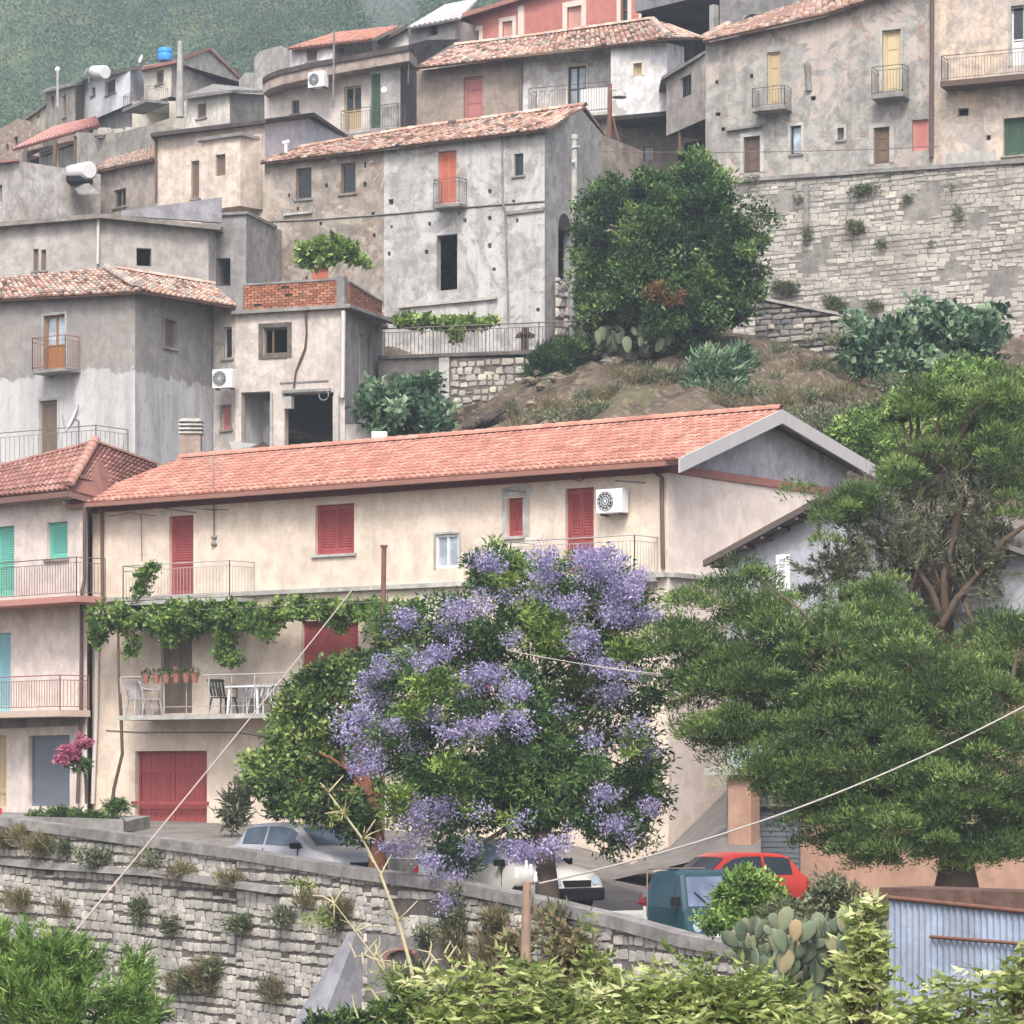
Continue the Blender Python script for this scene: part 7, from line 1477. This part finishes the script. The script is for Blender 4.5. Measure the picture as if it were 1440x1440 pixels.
# upright white board with dark illegible strokes on the rafter house
m = MB(); c0 = PV.at(PV.u(1103), PV.z(1103, 806)); q = PV; u0, u1, z0, z1 = PV.u(1093), PV.u(1113), PV.z(1103, 832), PV.z(1103, 780)
t = thing('vertical_sign', 'narrow upright white sign with worn dark lettering on the bluish wall by the pine', 'sign', q.at(u0, z0, .05))
m.pbox(PV, u0, u1, z0, z1, .03, .10); m.build('board', M_PLASTIC_W, t, bevel=.03)
m = MB(); uc = (u0+u1)/2; zz = z1-.1
for k in range(9):
    h = .05; a, b = uc-.07, uc+.06; s = zz-h
    sty = k % 4
    m.pbox(PV, a, b, s, s+.012, .101, .106)
    if sty in (0, 2): m.pbox(PV, a, b, zz-.02, zz-.008, .101, .106)
    if sty in (1, 3): m.pbox(PV, a, a+.014, s+.013, zz-.01, .101, .106)
    if sty in (0, 1): m.pbox(PV, b-.014, b, s+.013, zz-.021, .101, .106)
    zz -= .066
m.build('lettering', M_IRON, t)
# poles
def pole(name, label, cat, pts, r, mat, extra=None, n=10):
    t = thing(name, label, cat, pts[0]); m = MB(); m.tube(pts, r, n); m.build('pole', mat, t)
    if extra: extra(t)
    return t
b0 = P(806, 520, 104.2)
def cp_(t):
    m = MB(); q = P(808, 196, 104.2); m.tube([q, q+Vector((0, 0, .16))], .12, 8); m.tube([P(803, 208, 104.1), P(815, 206, 104.1)], .03, 5); m.tube([P(804, 228, 104), P(808, 228, 104)], .07, 6); m.build('insulator', M_CONC_PALE, t)
pole('concrete_pole', 'tall pale concrete utility pole beside the grey gable of the ruinous house', 'utility pole', [b0-Vector((0, 0, .6)), P(807, 380, 104.2), P(808, 192, 104.2)], [.14, .12, .09], M_CONC_PALE, cp_)
def lamp_(t):
    m = MB(); m.tube([P(857, 125, 122.6), P(870, 128, 122.3)], .03, 6); m.tube([P(870, 128, 122.3), P(871, 132, 122.2), P(871, 137, 122.2)], [.05, .25, .3], 10); m.build('lamp_head', M_CONC_PALE, t)
    m = MB(); m.tube([P(862, 165, 122.6), P(867, 188, 122.6), P(872, 207, 122.6)], .05, 6); m.build('brace', M_RUST, t)
pole('lamp_pole', 'rusty street lamp pole in front of the white balcony house', 'street lamp', [P(855, 255, 122.6), P(857, 180, 122.6), P(858, 118, 122.6)], [.12, .1, .08], M_RUST, lamp_)
def rp(t): m = MB(); q = P(540, 770, 73.4); m.tube([q, q+Vector((0, 0, .06))], .085, 8); m.tube([P(532, 870, 73.4), P(548, 870, 73.4)], .02, 5); m.build('collar', M_RUST, t)
pole('rusty_pole', 'rusty iron pole standing in front of the cream house left of the jacaranda', 'pole', [P(537, 1150, 73.4)-Vector((0, 0, 1.0)), P(538, 930, 73.4), P(540, 768, 73.4)], [.07, .065, .06], M_RUST, rp)
def wp(t):
    m = MB()
    for dx, dz in ((-.1, .03), (.05, .06), (.1, -.02), (0, .1)): q = P(740, 1238, 33)+Vector((dx, 0, dz)); m.tube([q, q+Vector((0, 0, .05)), q+Vector((0, 0, .07)), q+Vector((0, 0, .11))], [.014, .022, .012, .018], 8)
    m.build('insulator', M_PLASTIC_W, t); m = MB(); m.tube([P(726, 1246, 33), P(758, 1240, 33)], .02, 6); m.tube([P(744, 1246, 33), P(750, 1262, 32.9), P(747, 1285, 33)], .012, 5); m.build('crossarm', M_IRON, t)
pole('wooden_post', 'short weathered orange-brown wooden post with white insulators in the foreground', 'utility pole', [P(738, 1600, 33)-Vector((0, 0, 2)), P(739, 1340, 33), P(741, 1240, 33)], [.062, .056, .046], paint('orange weathered wood', (150, 126, 110), .9, .8, (104, 92, 84)), wp)
def cable(label, a, b, r, sag, mat=M_CABLE, n=24):
    m = MB(); pts = [a.lerp(b, i/n)-Vector((0, 0, sag*4*(i/n)*(1-i/n))) for i in range(n+1)]; m.tube(pts, r, 6)
    props(m.build('cable', mat, None, a), label, 'cable')
cable('thick pale cable running from the wooden post up to the right edge', P(756, 1243, 33), P(1560, 925, 40), .011, .32)
cable('pale cable climbing from the lower left pine to the cream house', P(85, 1335, 44), P(498, 826, 73.8), .015, .05, paint('pinkish cable', (176, 160, 152), .7, .2))
cable('thin pale cable crossing in front of the jacaranda', P(712, 914, 54), P(932, 948, 54.4), .009, .04); cable('thinner second strand under the cable by the jacaranda', P(830, 936, 54.2), P(932, 951, 54.4), .006, .0)
cable('long thin dark wire across the ruinous house and the retaining wall', P(846, 213, 113), P(1320, 206, 108), .014, .1, M_IRON)
# corrugated fence
pfz = Plane(1250, 37.5, 1500, 35.5)
t = thing('corrugated_fence', 'bluish corrugated metal sheet fence at the lower right with a rusty top rail', 'fence', pfz.at(0, -3.6))
m = MB(); nseg = int(pfz.L/.02); zt0, zt1 = pfz.z(1250, 1264), pfz.z(1500, 1290); zb = -3.9
for i in range(nseg):
    u0, u1 = pfz.L*i/nseg, pfz.L*(i+1)/nseg; w0, w1 = .018*math.sin(u0/.095*2*math.pi), .018*math.sin(u1/.095*2*math.pi); jz = .012*math.sin(u0*1.7)
    sh = .006*int(u0/.8)
    a, b = zt0+(zt1-zt0)*u0/pfz.L, zt0+(zt1-zt0)*u1/pfz.L
    m.poly([pfz.at(u0, zb, w0), pfz.at(u1, zb, w1), pfz.at(u1, b+jz, w1), pfz.at(u0, a+jz, w0)], smooth=True, uv=[(u0, zb), (u1, zb), (u1, b), (u0, a)])
m.build('sheet', plaster('bluish zinc sheet', (156, 168, 188), (140, 152, 172), stain=(120, 110, 108), st_amt=.4, seed=201, bump=.1), t)
m = MB(); m.tube([pfz.at(0, zt0+.02, .03), pfz.at(pfz.L, zt1+.02, .03)], .03, 6); m.tube([pfz.at(pfz.u(1312), pfz.z(1312, 1317), .05), pfz.at(pfz.u(1470), pfz.z(1470, 1329), .05)], .022, 5); m.build('rail', M_RUST, t)
m = MB(); b1 = Plane(1236, 46, 1500, 43.5); m.pbox(b1, 0, b1.L, -4, b1.z(1300, 1250), -1.0, 0); props(m.build('low_roof', plaster('brown low wall', (112, 88, 78), (96, 76, 68), seed=202), None, b1.at(0, -4)), 'low brown wall top just behind the corrugated fence', 'wall')

# dishes, tanks, chimneys
def dish(label, c, r, d, mat=M_WHITE):
    t = thing('satellite_dish', label, 'satellite dish', c-Vector((0, 0, r)), 'satellite dishes'); d = Vector(d).normalized(); up = Vector((0, 0, 1)); a = d.cross(up).normalized(); b = a.cross(d); m = MB()
    rings = [[c+a*math.cos(R(30*i))*r*f+b*math.sin(R(30*i))*r*f+d*(f*f*r*.22) for i in range(12)] for f in (.05, .4, .7, 1.0)]
    for o_ in (0, -.015):
        vs = [p+d*o_ for rg in rings for p in rg]; m.idx(vs, [(k*12+i, k*12+(i+1) % 12, (k+1)*12+(i+1) % 12, (k+1)*12+i) for k in range(3) for i in range(12)], .5, True)
    m.build('reflector', mat, t); m = MB(); m.tube([c, c-d*.12, c-d*.12-up*(r+.25)], .025, 6); m.tube([c-b*r+d*.22*r, c+d*r*.9-b*.1*r], .012, 5); m.build('mount', M_STEEL, t)
dish('white satellite dish seen edge-on on the iron terrace railing of the grey hip-roofed house', P(106, 590, 99.6), .5, (-.9, -.25, .42)); dish('tiny white dish on the roof left of the blue tank', P(199, 83, 158.5), .24, (-.8, -.5, .3)); dish('small white disc on a thin mast left of the bluish white cube house', P(81, 97, 163), .14, (-.3, -.9, .2)); dish('dish with chimney cowl on the roof of the bluish white cube', P(122, 101, 162), .24, (-.9, -.3, .5))
pole('roof_mast', 'thin white mast before the taupe block house', 'mast', [P(81, 150, 163), P(81, 98, 163)], .07, M_CONC_PALE)
pole('tall_white_pole', 'tall pale pole beside the tall grey gable', 'utility pole', [P(253, 165, 155), P(253, 58, 155)], [.22, .12], M_CONC_PALE)
pole('antenna_mast', 'slender antenna mast rising over the curved dark roof', 'mast', [P(468, 152, 133.6), P(469, 118, 133.6), P(470, 40, 133.6)], [.06, .05, .04], M_CONC)
pole('thin_rod', 'thin rod on the roof beside the penthouse', 'mast', [P(574, 118, 132), P(575, 85, 132)], .03, M_IRON)
def tank(name, label, a, b, r, mat, legs=True):
    t = thing(name, label, 'water tank', (a+b)/2-Vector((0, 0, r))); d = (b-a).normalized(); m = MB(); m.tube([a-d*.08, a, b, b+d*.08], [r*.8, r, r, r*.8], 20); m.build('drum', mat, t)
    return t
t = tank('solar_water_tank', 'big white horizontal solar water tank on the roof at the far left', P(101, 245, 126), P(125, 240, 124.6), .36, M_WHITE)
m = MB(); a = P(98, 258, 125.6); b = P(126, 258, 124.4); m.hexa([a-Vector((0, 0, .1)), b-Vector((0, 0, .1)), b+Vector((.6, -1.5, -.75)), a+Vector((.6, -1.5, -.75)), a, b, b+Vector((.6, -1.5, -.68)), a+Vector((.6, -1.5, -.68))]); m.build('collector_frame', M_CONC, t)
m = MB(); m.box(a.x, b.x, 124.6, 125.4, a.z-.1, a.z+.12); m.build('cradle', M_BLACK, t)
t = tank('white_water_tank', 'small white water tank on the roof of the bluish white cube', P(133, 102, 162.5), P(147, 102, 161.5), .36, M_WHITE)
t = thing('blue_water_tank', 'bright blue upright water barrel on the roof ridge, upper left', 'water tank', P(232, 86, 159)); c = P(232, 86, 159); m = MB(); m.tube([c+Vector((0, 0, z)) for z in (0, .06, .34, .38, .42, .6, .66)], [.33, .37, .37, .34, .37, .36, .28], 18); m.build('barrel', paint('bright blue plastic', (60, 142, 224), .4, .1), t)
m = MB(); m.tube([c+Vector((0, 0, .66)), c+Vector((0, 0, .7))], .14, 12); m.build('cap', paint('blue cap', (50, 120, 200), .4, .1), t)
t = thing('chimney_stack', 'beige chimney with slatted concrete cowl above the cream house roof', 'chimney', P(268, 655, 87)); c = P(269, 650, 87)
m = MB(); m.box(c.x-.28, c.x+.28, c.y-.25, c.y+.25, c.z-.5, P(0, 611, 87).z); m.build('shaft', plaster('beige chimney', (176, 160, 148), (156, 142, 132), seed=211), t)
m = MB(); z = P(0, 611, 87).z
for i in range(4): m.box(c.x-.32+.03*i*0, c.x+.32, c.y-.3, c.y+.3, z+.003+i*.11, z+.055+i*.11)
m.box(c.x-.2, c.x+.2, c.y-.18, c.y+.18, z+.056, z+.36); m.box(c.x-.26, c.x+.26, c.y-.22, c.y+.22, z+.39, z+.43); m.build('cowl', M_CONC_PALE, t)
# tv aerial over the cream roof
t = thing('tv_aerial', 'thin faded television aerial standing on the left of the cream house roof', 'aerial', P(300, 790, 80.5)); m = MB(); a = P(301, 765, 80.2); m.tube([a, P(300, 640, 80.2)], .02, 5)
for y, w_ in ((645, 12), (652, 18), (659, 14), (718, 26)): m.tube([P(300-w_, y-3, 80.2), P(300+w_, y+2, 80.2)], .01, 4)
for y in (755, 765): m.tube([P(297, y, 80.2), P(305, y, 80.2)], .05, 5)
m.build('mast', M_CONC, t)
# sink / white basin at the open room, yard clutter
m = MB(); c = P(338, 625, 101.6); m.hexa([c+Vector(v) for v in ((-.25, -.2, -.2), (.2, -.2, -.2), (.2, .3, -.2), (-.25, .3, -.2), (-.35, -.3, .08), (.6, -.3, -.02), (.6, .4, -.02), (-.35, .4, .08))]); props(m.build('basin', M_WHITE, None, c), 'white basin tilted at the foot of the open room of the terrace house', 'basin', None)
m = MB(); c = P(506, 600, 99.5); m.box(c.x-.45, c.x+.6, c.y-.2, c.y+.2, c.z-1.2, c.z+.05); props(m.build('yard_wall', M_CONC_PALE, None, c-Vector((0, 0, 1.2))), 'short pale wall stub beside the fig tree', 'wall')
m = MB(); c = P(536, 612, 98.2); m.box(c.x-.3, c.x+.2, c.y-.2, c.y+.2, c.z-.6, c.z+.1); props(m.build('white_crate', M_WHITE, None, c-Vector((0, 0, .6)), bevel=.03), 'white crate in the yard half hidden by the fig tree', 'crate')
m = MB(); q2 = Plane(630, 101.5, 720, 101); m.pbox(q2, 0, 1.6, q2.z(640, 640), q2.z(640, 612), -.3, 0); props(m.build('white_ledge', M_CONC_PALE, None, q2.at(0, 11)), 'pale low ledge under the crazy-paved terrace wall', 'wall')
# pale low wall and road edge under the trees
ql = Plane(512, 66, 668, 62.5); m = MB(); m.pbox(ql, 0, ql.L, -2.6, ql.z(560, 1188), -.5, 0); m.pbox(ql, 0, ql.L, -2.6, ql.z(560, 1206), .003, .4); props(m.build('courtyard_wall', M_CONC_PALE, None, ql.at(0, -2.6)), 'low pale courtyard wall between the citrus tree and the jacaranda', 'wall')

# ---- balcony furniture
zsb = PF.z(300, 1006)
def plastic_chair(label, px, out, rz, mat, name='garden_chair'):
    u = PF.off(out).u(px); p = PF.at(u, zsb, out); t = thing(name, label, 'chair', p, 'plastic chairs on the long balcony', rz)
    m = MB(); m.box(-.24, .24, -.23, .22, .41, .44); m.build('seat', mat, t, local=True, bevel=.01)
    m = MB()
    for i in range(5): x = -.2+i*.1; m.hexa([(x-.03, .2, .46), (x+.03, .2, .46), (x+.03, .225, .46), (x-.03, .225, .46), (x-.03, .31, .82), (x+.03, .31, .82), (x+.03, .335, .82), (x-.03, .335, .82)])
    m.hexa([(-.26, .3, .82), (.26, .3, .82), (.26, .34, .82), (-.26, .34, .82), (-.24, .32, .9), (.24, .32, .9), (.24, .36, .9), (-.24, .36, .9)]); m.build('backrest', mat, t, local=True)
    for sx in (-1, 1):
        for sy in (-1, 1): m = MB(); m.tube([(sx*.22, sy*.2, .41), (sx*.27, sy*.26, 0)], [.028, .02], 6); m.build('leg', mat, t, local=True)
        m = MB(); m.tube([(sx*.26, -.22, .41), (sx*.28, -.2, .66), (sx*.28, .1, .67), (sx*.26, .28, .72)], .024, 6); m.build('armrest', mat, t, local=True)
    return t
az_ = math.atan2(PF.d.y, PF.d.x)
grey_pl = paint('greyish plastic', (170, 166, 168), .5, .2)
plastic_chair('grey-white slatted chair at the left end of the long balcony', 196, .7, az_+1.2, grey_pl); plastic_chair('pale chair with striped cushion next to the vine stem on the balcony', 213, .45, az_+2.4, grey_pl)
plastic_chair('dark green chair facing the white table on the balcony', 314, .75, az_+1.35, M_PLASTIC_G); plastic_chair('second dark green chair half hidden by the citrus tree on the balcony', 400, .75, az_-1.3, M_PLASTIC_G)
plastic_chair('white slatted chair behind the white balcony table', 345, .3, az_, M_PLASTIC_W); plastic_chair('white slatted chair right of centre behind the balcony table', 368, .3, az_, M_PLASTIC_W)
p = PF.at(PF.off(.75).u(352), zsb, .75); t = thing('garden_table', 'white plastic table on the long balcony', 'table', p, rz=az_); m = MB(); m.box(-.55, .55, -.35, .35, .66, .70); m.build('tabletop', M_PLASTIC_W, t, local=True, bevel=.01)
for sx in (-1, 1):
    for sy in (-1, 1): m = MB(); m.tube([(sx*.45, sy*.27, .66), (sx*.5, sy*.3, 0)], [.04, .03], 6); m.build('leg', M_PLASTIC_W, t, local=True)
for i, (px, lab) in enumerate(((205, 'leftmost terracotta pot hung on the balcony rail, beside the vine stem'), (220, 'dark leafy flower pot second from the left on the balcony rail'), (234, 'terracotta flower pot before the half open brown door'), (248, 'terracotta flower pot in the middle of the brown door'), (262, 'terracotta flower pot at the right edge of the brown door'), (274, 'rightmost terracotta flower pot on the balcony rail'))):
    q = PF.off(1.3); c = q.at(q.u(px), zsb+.80); t = thing('flower_pot', lab, 'flower pot', c, 'flower pots along the balcony rail'); m = MB(); m.tube([c, c+Vector((0, 0, .2)), c+Vector((0, 0, .24))], [.07, .1, .11], 12); m.build('pot', paint('terracotta pot', (146, 102, 88), .8, .3), t)
    cn = np.repeat(np.array([c+Vector((0, 0, .26))]), 60, 0)+unit(60)*.1; quad_mesh('leaves', leaf_quads(cn, unit(60)+np.array([0, 0, .6]), np.full(60, .1), np.full(60, .04)), RNG.uniform(0, .6, 60), L_DRY if i % 2 else L_MID, t)

# thin smoke drifting up from the far slope
m = MB()
for px, py, rx, rz_ in ((556, 44, 1.3, 1.6), (549, 30, 1.9, 1.8), (558, 16, 2.3, 2.0), (547, 2, 2.9, 2.2)):
    c = P(px, py, 300); nu, nv = 16, 8; vs = [c+Vector((math.cos(2*math.pi*i/nu)*math.sin(math.pi*j/nv)*rx, math.sin(2*math.pi*i/nu)*math.sin(math.pi*j/nv)*rx, math.cos(math.pi*j/nv)*rz_)) for j in range(nv+1) for i in range(nu)]
    m.idx(vs, [((j+1)*nu+i, (j+1)*nu+(i+1) % nu, j*nu+(i+1) % nu, j*nu+i) for j in range(nv) for i in range(nu)], .5, True)
k = N('thin smoke'); k.t.nodes.remove(k.b); v = k.n('VolumePrincipled'); v.inputs['Color'].default_value = (.9, .93, .98, 1); v.inputs['Density'].default_value = .06
k.l(v.outputs[0], k.out.inputs['Volume']); o = m.build('smoke', k.m, None, P(550, 30, 300)); o['kind'] = 'stuff'
# ---- haze over the whole valley
m = MB(); m.box(-260, 260, -70, 1600, -40, 232)
k = N('valley haze'); k.t.nodes.remove(k.b); v = k.n('VolumePrincipled'); v.inputs['Color'].default_value = (.76, .87, 1.0, 1); v.inputs['Density'].default_value = .00065; v.inputs['Anisotropy'].default_value = .1
k.l(v.outputs[0], k.out.inputs['Volume']); o = m.build('haze', k.m); o['kind'] = 'stuff'
